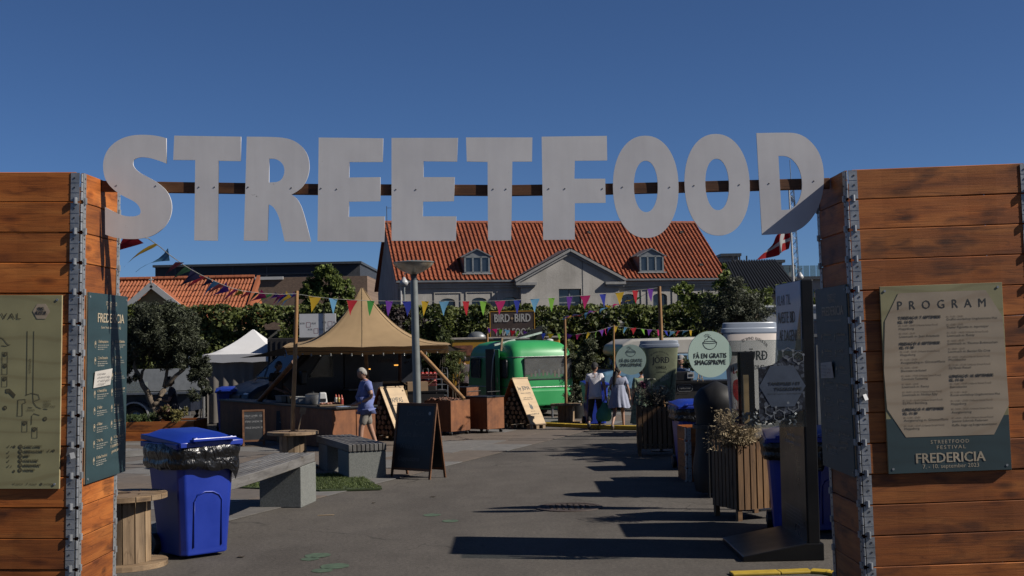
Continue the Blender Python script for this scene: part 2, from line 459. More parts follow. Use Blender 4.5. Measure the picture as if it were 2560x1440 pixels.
# stone paving on the left of the asphalt path, slab by slab
e0, e1 = gnd(565, 1305), gnd(1300, 1120)
ed = (e1 - e0).normalized(); en = Vector((-ed.y, ed.x, 0))
pav = struct('stone_paving', MB().poly([e0 - ed * 3 + en * 14 + Vector((0, 0, .004)), e0 - ed * 3 + Vector((0, 0, .004)), e0 + ed * 32 + Vector((0, 0, .004)), e0 + ed * 32 + en * 14 + Vector((0, 0, .004))], .002, (0, 0, 1)), M('joint_sand', (.10, .09, .08), .95))
SL = [MB().box((0, 0, 0), (L - .012, .888, .05)).mesh('slab') for L in (1.0, 1.5, 1.25)]
for me in SL: me.materials.append(PAVE)
yaw = math.atan2(ed.y, ed.x); cnt = 0
for r in range(11):
    s = -3 + random.random()
    while s < 31 and cnt < 300:
        k = random.randrange(3); L = (1.0, 1.5, 1.25)[k]
        p = e0 + ed * (s + L / 2) + en * (.45 + .9 * r)
        if p.x > -16:
            link('slab', SL[k], PAVE, pav, (p.x, p.y, -.012 + random.uniform(-.002, .002)), (random.uniform(-.002, .002), random.uniform(-.002, .002), yaw)); cnt += 1
        s += L

# ================================================================ main building with red tile roof
def tile_mat(name, c0, c1, c2):
    m, nt, b = new_mat(name)
    oi = node(nt, 'ShaderNodeObjectInfo'); geo = node(nt, 'ShaderNodeNewGeometry')
    ad = node(nt, 'ShaderNodeMath', operation='ADD'); nt.links.new(oi.outputs['Random'], ad.inputs[0]); nt.links.new(geo.outputs['Random Per Island'], ad.inputs[1])
    fr = node(nt, 'ShaderNodeMath', operation='FRACT'); nt.links.new(ad.outputs[0], fr.inputs[0])
    c = ramp(nt, fr.outputs[0], [(0, c0), (.5, c1), (1, c2)])
    tc = node(nt, 'ShaderNodeNewGeometry'); n = noise_tex(nt, tc.outputs['Position'], .55, 5, .65)
    c = mixc(nt, 1, c, ramp(nt, n, [(.3, (.72, .68, .62)), (.6, (1.06, 1.05, 1.05))]), 'MULTIPLY')
    nt.links.new(c, b.inputs['Base Color']); b.inputs['Roughness'].default_value = .75; return m
TILE = tile_mat('clay_tile', (.24, .058, .018), (.275, .067, .021), (.315, .080, .026))
TILE2 = tile_mat('orange_tile', (.285, .080, .027), (.32, .091, .031), (.36, .106, .037))
def render_mat(name, col):
    m, nt, b = new_mat(name)
    vec = coords(nt, (1, 1, 1), False)
    n = noise_tex(nt, vec, .8, 6, .65); f = noise_tex(nt, vec, 14, 4, .6); s = noise_tex(nt, coords(nt, (2.5, 2.5, .25), False), 1.2, 4)
    c = ramp(nt, n, [(.3, tuple(x * .78 for x in col)), (.7, tuple(x * 1.15 for x in col))])
    c = mixc(nt, .7, c, ramp(nt, s, [(.3, (.8, .8, .78)), (.6, (1.05, 1.05, 1.05))]), 'MULTIPLY')
    c = mixc(nt, .5, c, ramp(nt, f, [(.3, (.85, .85, .85)), (.7, (1.1, 1.1, 1.1))]), 'MULTIPLY')
    nt.links.new(c, b.inputs['Base Color']); b.inputs['Roughness'].default_value = .9; bump(nt, b, f, .3, .02); return m
GREYWALL = render_mat('grey_render', (.38, .362, .335)); YELLOWWALL = render_mat('yellow_render', (.36, .27, .13))
ZINC = M('zinc', (.24, .26, .28), .45, .3, .15, 3); ZINCD = M('zinc_dark', (.10, .11, .12), .5, .3)
WINGLASS = M('window_glass', (.03, .04, .055), .08, 0, .2, 2, spec=.8)
WHITEPAINT = M('white_paint', (.72, .72, .70), .5, 0, .06, 4)
FRAMEG = M('grey_frame', (.22, .25, .27), .5)

BA = R(12.3); bu = Vector((math.cos(BA), math.sin(BA), 0)); bv = Vector((-math.sin(BA), math.cos(BA), 0))
BO = at(992, 850, 68); BO.z = 0
def fp(px, py, voff=0.0):
    p = hit(px, py, BO + bv * voff, -bv); d = p - BO
    return d.dot(bu), p.z
bld = thing('townhouse', 'long grey rendered house with red tiled roof, dormers and central gable behind the hedge', 'building', BO, BA)
VE, VR = -.22, 4.9
ue0, ze = fp(990, 703, VE); ue1, _ = fp(1822, 690, VE); ze = fp(1300, 699, VE)[1]
zr = fp(1300, 558, VR)[1]; DEP = 2 * VR + .4
U0, U1 = ue0 + .15, ue1 - .15
wl = [[(U0, 0), (U1, 0), (U1, ze - .05), (U0, ze - .05)]]
def arch(cx, w, z0, z1):
    pts = [(cx - w / 2, z0), (cx + w / 2, z0), (cx + w / 2, z1 - .18)]
    for k in range(1, 8): t = math.pi * k / 8; pts.append((cx + w / 2 * math.cos(t), z1 - .18 + .18 * math.sin(t)))
    return pts + [(cx - w / 2, z1 - .18)]
wins = []
for px, py in ((1119, 746), (1198, 744), (1275, 742), (1353, 741), (1494, 737), (1572, 735), (1650, 733), (1728, 731)):
    u, z = fp(px, py); wins.append((u, z))
    wl.append(arch(u, .82, z - 1.75, z))
me = plate_mesh('wall', wl, .35); me.transform(Matrix.Translation((0, .175, 0))); link('wall', me, GREYWALL, bld)
MB().box(((U0 + U1) / 2, DEP / 2 + .3, ze / 2 - .1), (U1 - U0 - .02, DEP - 1.2, ze - .2)).build('core_wall', GREYWALL, bld)
for sgn, uu in ((0, U0), (1, U1)):
    MB().poly([(uu, 0.001, 0), (uu, DEP - .6, 0), (uu, DEP - .6, ze - .1), (uu, VR, zr - .12), (uu, 0.001, ze - .1)], .3 if sgn == 0 else -.3, (1, 0, 0)).build('gable_wall', GREYWALL, bld)
for u, z in wins:
    w = MB().box((u, .25, z - .9), (.84, .03, 1.75)).build('window', WINGLASS, bld)
    f = MB()
    for x in (-.38, 0, .38): f.box((u + x, .21, z - .95), (.06, .05, 1.6))
    f.box((u, .212, z - .75), (.8, .045, .05)); f.box((u, .212, z - 1.7), (.86, .06, .06))
    f.build('frame', FRAMEG, w)
    h = MB()
    h.box((u - .72, -.02, z - .45), (.05, .05, 1.45)); h.box((u + .72, -.02, z - .45), (.05, .05, 1.45)); h.box((u, -.021, z + .3), (1.49, .05, .05))
    h.build('moulding', GREYWALL, bld)
c = MB(); c.box(((U0 + U1) / 2, -.08, ze - .2), (U1 - U0 + .1, .17, .18)); c.box(((U0 + U1) / 2, -.05, ze - .36), (U1 - U0 + .05, .1, .12)); c.build('cornice', GREYWALL, bld)
MB().box(((ue0 + ue1) / 2, VE - .05, ze - .06), (ue1 - ue0, .14, .1)).build('gutter', ZINC, bld)
# roof bed and tiles
rl = math.hypot(VR - VE, zr - ze); ra = math.atan2(zr - ze, VR - VE)
roof = MB().poly([(ue0, VE, ze - .03), (ue0, VR, zr - .03), (ue0, DEP + .3, ze - .03), (ue0, DEP + .3, ze - .15), (ue0, VR, zr - .2), (ue0, VE, ze - .15)], ue1 - ue0, (1, 0, 0)).build('roof', TILE, bld)
NC, NR = 78, 17; tw = (ue1 - ue0) / NC; th = rl / NR
def pantile(w, h):
    b = MB(); prof = [(-.5, .006), (-.36, -.004), (-.14, -.006), (.05, .022), (.2, .066), (.36, .07), (.47, .03), (.52, .006)]
    vs = []; n = len(prof)
    for y, dz in ((-.02, .022), (h * 1.06, .0)):
        for x, z in prof: vs.append((x * w, y, z * w / .234 + dz))
    for x, z in prof: vs.append((x * w, -.02, z * w / .234 - .004))
    b.add(vs, [(k, k + 1, n + k + 1, n + k) for k in range(n - 1)] + [(k + 1, k, 2 * n + k, 2 * n + k + 1) for k in range(n - 1)])
    return b
pm = pantile(tw, th); pme = pm.mesh('tile'); pme.materials.append(TILE)
dorm = []
for px in (1192, 1628):
    dorm.append(fp(px, 680, .3)[0])
gu0, gu1 = fp(1302, 700, -.5)[0], fp(1547, 694, -.5)[0]; gua, gza = fp(1424, 630, -.5)
rest = MB(); ntile = 0
for r in range(NR):
    for cc in range(NC):
        u = ue0 + (cc + .5) * tw; s = r * th
        v = VE + s * math.cos(ra); z = ze + s * math.sin(ra)
        if any(abs(u - du) < .55 and 2 < r < 5 for du in dorm): continue
        gz = gza - abs(u - gua) / ((gu1 - gu0) / 2) * (gza - ze)
        if gu0 < u < gu1 and z < gz - .25: continue
        jit = random.uniform(-.006, .006)
        if r < 7 and ntile < 300 and (r * 7 + cc * 3) % 2 == 0:
            link('tile', pme, TILE, roof, (u, v, z + .012 + jit), (ra, 0, random.uniform(-.004, .004))); ntile += 1
        else:
            m = Matrix.Translation((u, v, z + .012 + jit)) @ Matrix.Rotation(ra, 4, 'X') @ Matrix.Rotation(random.uniform(-.004, .004), 4, 'Z')
            rest.add([m @ Vector(q) for q in pm.v], pm.f)
tag(rest.build('roof_tiles', TILE, bld), kind='stuff')
rd = MB()
for k in range(44):
    L = (ue1 - ue0) / 44; rd.cyl((ue0 + k * L, VR, zr + .01), (ue0 + (k + 1.04) * L, VR, zr + .025), .13, .115, 10)
rd.build('ridge', TILE, bld)
vent = MB()
for px, py in ((1472, 590), (1703, 588), (1752, 667)):
    t = .8 if py < 600 else .2
    u = fp(px, py, VE + t * (VR - VE))[0]; vent.box((u, VE + t * (VR - VE), ze + t * (zr - ze) + .09), (.18, .2, .14))
vent.build('roof_vent', M('vent_dark', (.04, .03, .03), .8), bld)
# dormers
for du in dorm:
    vF = .25; zb = ze + (vF - VE) * math.tan(ra); w, hgt, pk = 1.45, .98, .42
    vb = vF + (hgt + .1) / math.tan(ra)
    d = MB().poly([(du - w / 2, vF, zb), (du - w / 2, vF, zb + hgt), (du - w / 2, vb, zb + hgt)], w, (1, 0, 0)).build('dormer', ZINC, bld)
    vp = vF + (hgt + pk) / math.tan(ra)
    g = MB()
    g.add([(du - w / 2 - .06, vF - .02, zb + hgt), (du + w / 2 + .06, vF - .02, zb + hgt), (du, vF - .02, zb + hgt + pk - .04)], [(0, 1, 2)])
    g.build('dormer_gable', ZINC, d)
    g = MB()
    for s_ in (-1, 1):
        a, b_ = Vector((du, 0, zb + hgt + pk)), Vector((du + s_ * (w / 2 + .14), 0, zb + hgt - .02))
        g.add([(a.x, vF - .12, a.z), (b_.x, vF - .12, b_.z), (b_.x, vb + .1, b_.z), (a.x, vp + .1, a.z), (a.x, vF - .12, a.z - .06), (b_.x, vF - .12, b_.z - .06)], [(0, 1, 2, 3), (0, 1, 5, 4)])
    g.build('dormer_roof', ZINC, d)
    MB().box((du, vF - .03, zb + .03), (w + .2, .3, .06)).build('apron', M('lead_apron', (.36, .36, .36), .6), d)
    f = MB()
    for x in (-.66, -.23, .23, .66): f.box((du + x, vF - .04, zb + .52), (.09, .08, .88))
    f.box((du, vF - .041, zb + .94), (1.4, .078, .08)); f.box((du, vF - .041, zb + .1), (1.4, .078, .08))
    f.build('dormer_frame', FRAMEG, d)
    for x in (-.445, 0, .445):
        MB().box((du + x, vF - .012, zb + .52), (.36, .02, .8)).build('pane', WINGLASS, d)
# central gable, slightly proud of the wall
gv = -.5
du_, dz_ = fp(1425, 722, gv); dw = (fp(1453, 722, gv)[0] - fp(1397, 722, gv)[0])
lp = [[(gu0, 0), (gu1, 0), (gu1, ze - .1), (gua, gza), (gu0, ze - .1)], [(du_ - dw / 2, .5), (du_ + dw / 2, .5), (du_ + dw / 2, dz_), (du_ - dw / 2, dz_)]]
me = plate_mesh('gable_front', lp, .5); me.transform(Matrix.Translation((0, gv + .25, 0))); link('gable_front', me, GREYWALL, bld)
w = MB().box((du_, gv + .2, dz_ / 2 + .25), (dw, .03, dz_ - .5)).build('window', WINGLASS, bld)
f = MB(); f.box((du_, gv + .17, dz_ - .75), (dw, .05, .07)); f.box((du_, gv + .17, dz_ - .03), (dw, .05, .06)); f.box((du_, gv + .171, dz_ / 2 + .2), (.07, .05, dz_ - .5)); f.build('frame', FRAMEG, w)
MB().box((gua + .7, gv - .004, ze * .5 + 1), (.03, .02, ze)).build('downpipe_seam', ZINCD, bld)
g = MB()
for s_, ue in ((-1, gu0), (1, gu1)):
    a, b_ = Vector((gua, gv - .1, gza + .1)), Vector((ue + s_ * .35, gv - .1, ze - .08))
    g.bar(a, b_, .24, .13); g.bar(a + Vector((0, .05, -.15)), b_ + Vector((0, .05, -.15)), .13, .12)
    g.box((ue - s_ * .25, gv - .1, ze - .25), (1.15, .32, .14)); g.box((ue - s_ * .25, gv - .06, ze - .38), (1.0, .2, .12))
g.build('raking_cornice', M('cornice_grey', (.30, .30, .30), .7), bld)
g = MB(); vq = VE + (gza + .1 - ze) / math.tan(ra)
for s_, ue in ((-1, gu0 - .35), (1, gu1 + .35)):
    g.add([(gua, gv - .2, gza + .22), (ue, gv - .2, ze + .06), (ue, VE + .3, ze + .06), (gua, vq + .5, gza + .22)], [(0, 1, 2, 3)])
g.build('gable_roof', ZINC, bld)
MB().cyl((U0 + .12, -.06, 0), (U0 + .12, -.06, ze - .1), .05).build('downpipe', M('pipe_white', (.55, .56, .57), .5), bld)
c = MB(); c.cyl((ue0 + .1, VR - .6, zr - .5), (ue0 + .1, VR - .6, zr + .9), .02); c.box((ue0 + .25, VR - .6, zr + .8), (.35, .02, .02)); c.build('aerial', ZINCD, bld)

# ================================================================ house with orange tiles on the left
p0 = at(300, 700, 60); hb = thing('orange_roofed_house', 'low yellow house with bright orange tiled roof behind the hedge', 'building', (at(460, 850, 60).x, 60, 0))
hx = at(460, 850, 60).x
zr2 = at(450, 697, 63.4).z; ze2 = at(450, 800, 60).z
xa, xb = at(228, 760, 60).x - hx, at(600, 760, 60).x - hx
MB().box(((xa + xb) / 2, 3.3, ze2 / 2), (xb - xa - .3, 6, ze2)).build('wall', YELLOWWALL, hb)
rf = MB().poly([(xa, -.3, ze2 - .1), (xa, 3.4, zr2 - .06), (xa, 7, ze2 - .1)], xb - xa, (1, 0, 0)).build('roof', TILE2, hb)
ra2 = math.atan2(zr2 - ze2, 3.7); rl2 = math.hypot(zr2 - ze2, 3.7)
NC2, NR2 = 42, 7; tw2 = (xb - xa) / NC2; th2 = rl2 / NR2
def roll_tile(w, h):
    b = MB(); n = 7; vs = []
    prof = [(-.5, 0), (-.34, .0)] + [(-.3 + .74 * k / 5, math.sin(math.pi * k / 5) * .36 + .02) for k in range(6)] + [(.5, 0)]
    n = len(prof)
    for y, dz in ((-.015, .03), (h * 1.05, 0)):
        for x, z in prof: vs.append((x * w, y, z * w * .8 + dz))
    for x, z in prof: vs.append((x * w, -.015, z * w * .8 - .01))
    return b.add(vs, [(k, k + 1, n + k + 1, n + k) for k in range(n - 1)] + [(k + 1, k, 2 * n + k, 2 * n + k + 1) for k in range(n - 1)])
tm2 = roll_tile(tw2, th2).mesh('tile'); tm2.materials.append(TILE2)
for r in range(NR2):
    for k in range(NC2):
        s_ = r * th2
        link('tile', tm2, TILE2, rf, (xa + (k + .5) * tw2, -.3 + s_ * math.cos(ra2), ze2 - .06 + s_ * math.sin(ra2)), (ra2, 0, 0))
rd = MB()
for k in range(22): L = (xb - xa) / 22; rd.cyl((xa + k * L, 3.4, zr2 + .02), (xa + (k + 1.03) * L, 3.4, zr2 + .03), .12, .105, 8)
rd.build('ridge', TILE2, hb)
xv = at(607, 760, 60).x - hx
MB().poly([(xv, -.3, ze2 - .1), (xv, 3.4, zr2 + .1), (xv, 3.4, zr2 - .3), (xv, -.3, ze2 - .4)], .16, (1, 0, 0)).build('verge_wall', TILE2, hb)
MB().poly([(xb + .02, -.25, ze2 - .15), (xb + .02, 3.3, zr2 - .1), (xb + .02, 3.3, zr2 - .4), (xb + .02, -.25, ze2 - .5)], .1, (1, 0, 0)).build('verge_gap', ZINCD, hb)
# projecting gable with white barge boards
ap = at(378, 712, 59); gl, gr = at(312, 770, 59), at(450, 772, 59)
gx0, gx1, gxa = gl.x - hx, gr.x - hx, ap.x - hx
MB().poly([(gx0, -.75, 0), (gx1, -.75, 0), (gx1, -.75, gl.z - .1), (gxa, -.75, ap.z - .15), (gx0, -.75, gl.z - .1)], 1.2, (0, 1, 0)).build('gable_wall', YELLOWWALL, hb)
for s_, ge in ((-1, gx0), (1, gx1)):
    b = MB(); b.bar((gxa, -1.0, ap.z), (ge + s_ * .25, -1.0, gl.z - .22), .06, .26); b.build('barge_board', WHITEPAINT, hb)
    b = MB(); b.add([(gxa, -1.02, ap.z + .13), (ge + s_ * .3, -1.02, gl.z - .1), (ge + s_ * .3, -.2, gl.z - .1), (gxa, .4, ap.z + .13)], [(0, 1, 2, 3)]); b.build('gable_roof', TILE2, hb)
b = MB(); b.box((gxa, -1.01, ap.z + .2), (.05, .05, .3)); b.box((gxa, -1.01, ap.z + .24), (.2, .045, .045)); b.build('finial', WHITEPAINT, hb)

# ================================================================ far buildings
def clad_mat(name, col, sc):
    m, nt, b = new_mat(name)
    vec = coords(nt, (1, 1, 1), False); w = node(nt, 'ShaderNodeTexWave', bands_direction='Z'); w.inputs['Scale'].default_value = sc; w.inputs['Distortion'].default_value = .3
    nt.links.new(vec, w.inputs['Vector'])
    c = ramp(nt, w.outputs['Fac'], [(.1, tuple(x * .6 for x in col)), (.35, col)])
    n = noise_tex(nt, vec, .6, 4); c = mixc(nt, 1, c, ramp(nt, n, [(.3, (.85,) * 3), (.7, (1.1,) * 3)]), 'MULTIPLY')
    nt.links.new(c, b.inputs['Base Color']); b.inputs['Roughness'].default_value = .5; bump(nt, b, w.outputs['Fac'], .5, .03); return m
def brick_mat(name, c1, c2, mo, sc):
    m, nt, b = new_mat(name)
    tc = node(nt, 'ShaderNodeTexCoord'); mp = node(nt, 'ShaderNodeMapping'); mp.inputs['Rotation'].default_value = (R(90), 0, 0)
    nt.links.new(tc.outputs['Object'], mp.inputs['Vector'])
    w = node(nt, 'ShaderNodeTexBrick'); w.inputs['Scale'].default_value = sc; w.inputs['Color1'].default_value = (*c1, 1); w.inputs['Color2'].default_value = (*c2, 1); w.inputs['Mortar'].default_value = (*mo, 1)
    w.inputs['Mortar Size'].default_value = .014
    nt.links.new(mp.outputs[0], w.inputs['Vector'])
    nt.links.new(w.outputs['Color'], b.inputs['Base Color']); b.inputs['Roughness'].default_value = .85; bump(nt, b, w.outputs['Fac'], -.3, .02); return m
DARKCLAD = clad_mat('dark_cladding', (.055, .06, .07), 7.0)
BROWNBRICK = brick_mat('brown_brick', (.17, .11, .075), (.24, .16, .11), (.12, .10, .085), 4.0)
def far_box(name, label, px0, px1, py, Y, depth, mat):
    a, b = at(px0, py, Y), at(px1, py, Y); cx = (a.x + b.x) / 2; h = (a.z + b.z) / 2
    t = thing(name, label, 'building', (cx, Y, 0))
    MB().box((0, depth / 2, h / 2), (b.x - a.x, depth, h)).build('wall', mat, t)
    return t, b.x - a.x, h
t, w, h = far_box('dark_clad_building', 'flat-roofed building clad in dark horizontal boards behind the orange roof', 388, 900, 664, 112, 14, DARKCLAD)
MB().box((0, 6.9, h + .1), (w + .3, 14.4, .2)).build('roof_edge', ZINCD, t)
for k in (-7.2, -2.2, .8, 5.5): MB().box((k, -.03, h - .9), (.12, .05, 1.9)).build('panel_joint', ZINCD, t)
m_ = MB(); m_.box((2.4, -.04, h - .75), (5.5, .06, .12)); m_.build('vent_slot', ZINCD, t)
t, w, h = far_box('brown_brick_building', 'brown brick building with white roof edge next to the tree', 436, 918, 694, 96, 10, BROWNBRICK)
MB().box((-3.2, -.06, h - .05), (w - 6.2, .2, .22)).build('fascia', WHITEPAINT, t)
t, w, h = far_box('low_brick_building', 'low sand-coloured building at the far left above the orange roof', 250, 392, 695, 118, 8, clad_mat('sand_cladding', (.30, .25, .19), 3))
for k in range(14): MB().box((-w / 2 + .4 + k * w / 14.5, -.08, h - .35), (.08, .1, .7)).build('post', M('sand_post', (.36, .31, .25), .8), t)
t, w, h = far_box('glass_building', 'blue-grey glazed building between brick building and grey gable', 900, 960, 706, 105, 8, M('blue_cladding', (.16, .20, .25), .3))
for k in range(3): MB().box((0, -.05, h - .9 - k * 1.1), (w, .08, .1)).build('band', ZINC, t)

BLACKROOF = M('black_sheet', (.025, .026, .028), .45, .2)
a, b = at(1790, 654, 82), at(1936, 652, 82); c_ = at(1960, 735, 77)
t = thing('black_roofed_house', 'house with black corrugated roof right of the red tiled roof', 'building', ((a.x + b.x) / 2, 77, 0))
cx = (a.x + b.x) / 2; zA = (a.z + b.z) / 2; zE = c_.z
MB().box((0, 4, zE / 2), (b.x - a.x - .3, 7, zE)).build('wall', GREYWALL, t)
sh = .55
MB().poly([(a.x - cx, 5, zA), (a.x - cx, 0, zE), (b.x - cx + sh, 0, zE), (b.x - cx, 5, zA)], -.15, (0, 0, 1)).build('roof', BLACKROOF, t)
for k in range(24):
    x0 = a.x - cx + (b.x - a.x) * k / 23.0; x1 = x0 + sh * k / 23
    MB().bar((x1, 0, zE + .05), (x0, 5, zA + .05), .09, .1).build('rib', BLACKROOF, t)
m_ = MB()
for k in (-.8, -.5, -.35, .1): m_.cyl((k, 5, zA), (k, 5, zA + .35), .05)
m_.build('roof_pipe', BLACKROOF, t)
APT = M('apartment_plaster', (.52, .47, .42), .85, 0, .06, 1)
def apartment(px0, px1, py, Y, label):
    t, w, h = far_box('apartment_block', label, px0, px1, py, Y, 10, APT)
    MB().box((0, 4.8, h + .15), (w + .5, 10.6, .3)).build('roof_edge', ZINCD, t)
    n = max(1, int(w / 2.6))
    for k in range(n):
        x = -w / 2 + (k + .5) * w / n
        wi = MB().box((x, -.02, h - 1.9), (1.3, .1, 1.8)).build('window', WINGLASS, t)
        MB().box((x, -.06, h - 1.9), (.08, .08, 1.8)).build('frame', WHITEPAINT, wi)
    return t, w, h
apartment(1806, 1846, 641, 140, 'small pale rooftop block just right of the red roof')
apartment(1925, 1955, 657, 138, 'narrow pale apartment block left of the flagpole')
t, w, h = apartment(1932, 1981, 671, 132, 'beige apartment block with dark window behind the flagpole')
t, w, h = apartment(1960, 2075, 699, 126, 'beige apartment block with glass roof terrace beside the right wooden tower')
gl_ = glass_mat('terrace_glass', (.75, .85, .85), .05, .6, (.25, .32, .34))
for k in range(7): MB().box((-w / 2 + (k + .5) * w / 7, .2, h + .85), (w / 7 - .08, .03, 1.1)).build('balustrade_pane', gl_, t)
# ================================================================ wooden towers of stacked pallet collars
PLANK = wood_mat('collar_plank', (.47, .138, .024), (.23, .062, .012), (.63, .215, .045), burn=.8, rnd=.28)
GALV = M('galvanised', (.50, .52, .54), .42, .55, .25, 14, bmp=.1)
SCREW = M('screw_dark', (.10, .10, .11), .5, .6)
LP, HP = .2, .196
def plank_mesh(L):
    b = MB(); n = 6; vs = []
    for k in range(n + 1):
        x = -L / 2 + L * k / n; w = .0015 * math.sin(k * 2.1)
        vs += [(x, -.01 + w, -HP / 2 + .004), (x, -.006 + w, -HP / 2), (x, .012, -HP / 2), (x, .012, HP / 2), (x, -.006 + w, HP / 2), (x, -.01 + w, HP / 2 - .004)]
    fs = [(0, 1, 2, 3, 4, 5), tuple(range(n * 6 + 5, n * 6 - 1, -1))]
    for k in range(n):
        for j in range(6): fs.append((k * 6 + j, k * 6 + (j + 1) % 6, k * 6 + 6 + (j + 1) % 6, k * 6 + 6 + j))
    return b.add(vs, fs).mesh('plank')
PL12, PL8 = plank_mesh(1.13), plank_mesh(.73)
def hinge_mesh():
    b = MB()           # corner at origin, plates along +x (face -y) and +y (face -x)
    b.box((.034, -.0125, 0), (.058, .003, .188)); b.box((-.0125, .034, 0), (.003, .058, .188))
    for z in (-.06, 0, .06): b.cyl((-.006, -.006, z - .027), (-.006, -.006, z + .027), .0085, n=10)
    b.box((.03, -.016, -.094), (.026, .012, .042)); b.box((-.016, .03, -.094), (.012, .026, .042))
    b.cyl((.03, -.02, -.112), (.03, -.02, -.07), .012, n=8); b.cyl((-.02, .03, -.112), (-.02, .03, -.07), .012, n=8)
    for z in (.03, -.035): b.box((.034, -.0145, z), (.058, .002, .004)); b.box((-.0145, .034, z), (.002, .058, .004))
    n0 = len(b.f)
    for z in (.058, -.005): b.cyl((.04, -.0135, z), (.04, -.0165, z), .0065, n=8); b.cyl((-.0135, .04, z), (-.0165, .04, z), .0065, n=8)
    me = b.mesh('hinge'); me.materials.append(GALV); me.materials.append(SCREW)
    me.polygons.foreach_set('material_index', [0 if k < n0 else 1 for k in range(len(me.polygons))])
    return me
HG = hinge_mesh()
def tower(name, label, P, th, mirror, ztop):
    rt = Matrix.Rotation(th, 4, 'Y'); base = P - (rt.to_3x3() @ Vector((0, 0, P.z)))
    base.z = 0
    t = thing(name, label, 'wooden tower', base, rt.to_euler())
    x0, x1 = (-1.2, 0) if mirror else (0, 1.2)
    cx = (x0 + x1) / 2; n = int(ztop / LP + .01); z0 = ztop - n * LP
    for k in range(n):
        z = z0 + (k + .5) * LP; j = lambda: random.uniform(-.003, .003)
        tl = random.uniform(-.0025, .0025)
        for (px, py, me, rz) in ((cx, 0, PL12, 0), (cx, .8, PL12, math.pi), (x1, .4, PL8, R(90)), (x0, .4, PL8, R(-90))):
            link('plank', me, PLANK, t, (px + j(), py + j(), z), (0, tl, rz))
        for (px, py, rz) in ((x0, 0, 0), (x1, 0, R(90)), (x1, .8, R(180)), (x0, .8, R(-90))):
            link('hinge', HG, GALV, t, (px + j() * .5, py + j() * .5, z), (0, 0, rz))
    m = MB(); m.box((cx, .4, z0 / 2 - .001), (1.1, .7, max(.02, z0))); m.build('plinth', M('plinth_dark', (.05, .045, .04), .9), t)
    return t
PL = at(197, 855, 8.4); PR = at(2137, 855, 8.4)
ztl = at(200, 430, 8.4).z; ztr = at(2120, 424, 8.4).z
TL = tower('collar_tower', 'left wooden tower of stacked pallet collars with map board, beside the blue bin', PL, R(1.1), True, ztl)
TR = tower('collar_tower', 'right wooden tower of stacked pallet collars carrying the PROGRAM board', PR, R(-1.0), False, ztr)
TLM, TRM = mw(TL), mw(TR)
# silver tape scraps on the hinges
for T, x, y, z in ((TL, -.03, -.03, at(190, 1130, 8.4).z), (TR, .03, -.03, at(2160, 985, 8.4).z)):
    b = MB(); b.box((x, y, z), (.05, .006, .06), (.2, .3, .2)); b.box((x + .012, y - .008, z - .02), (.03, .005, .04), (-.3, -.2, .5)); b.build('tape', M('silver_tape', (.3, .31, .33), .5, .4), T)

# ---------------------------------------------------------------- posters
def ply_mat(name, base, dark):
    m, nt, b = new_mat(name)
    vec = coords(nt, (1, 1, 1))
    mp = node(nt, 'ShaderNodeMapping'); mp.inputs['Scale'].default_value = (.8, 1, 1.5); nt.links.new(vec, mp.inputs['Vector'])
    w = node(nt, 'ShaderNodeTexWave', bands_direction='Z', wave_profile='SIN'); w.inputs['Scale'].default_value = 1.5; w.inputs['Distortion'].default_value = 16; w.inputs['Detail'].default_value = 2.5; w.inputs['Detail Scale'].default_value = .55
    nt.links.new(mp.outputs[0], w.inputs['Vector'])
    n = noise_tex(nt, vec, 3, 5)
    c = ramp(nt, w.outputs['Fac'], [(0, tuple((a_ + d_) / 2 for a_, d_ in zip(base, dark))), (.12, base), (1, tuple(x * 1.08 for x in base))])
    c = mixc(nt, 1.0, c, ramp(nt, n, [(.3, (.62,) * 3), (.7, (.82,) * 3)]), 'MULTIPLY')
    nt.links.new(c, b.inputs['Base Color']); b.inputs['Roughness'].default_value = .55; return m
PLYG = ply_mat('green_ply', (.40, .37, .19), (.30, .25, .115)); PLYB = ply_mat('beige_ply', (.52, .42, .30), (.42, .31, .20))
TEAL = ply_mat('teal_print', (.030, .068, .078), (.026, .058, .066)); PLYEDGE = M('ply_edge', (.62, .45, .26), .7)
INK = M('black_ink', (.025, .03, .03), .6); CREAM = M('cream_print', (.62, .52, .37), .6); INKB = M('brown_ink', (.20, .15, .10), .6)
INKD = M('map_ink', (.10, .085, .04), .6)
def poster(name, label, M4, W, H, mat):
    t = thing(name, label, 'poster', M4.to_translation(), M4.to_euler())
    MB().box((W / 2, .006, H / 2), (W, .012, H)).build('board', mat, t, bevel=.001, seg=1)
    MB().box((W / 2, .0125, H / 2), (W + .001, .008, H + .001)).build('board_edge', PLYEDGE, t)
    for x, z in ((.03, .03), (W - .03, .03), (.03, H - .03), (W - .03, H - .03)):
        MB().cyl((x, .001, z), (x, -.004, z), .008, n=10).build('bolt', GALV, t)
    return t
def on_tower(TM, loc, rz): return TM @ Matrix.Translation(loc) @ Matrix.Rotation(rz, 4, 'Z')
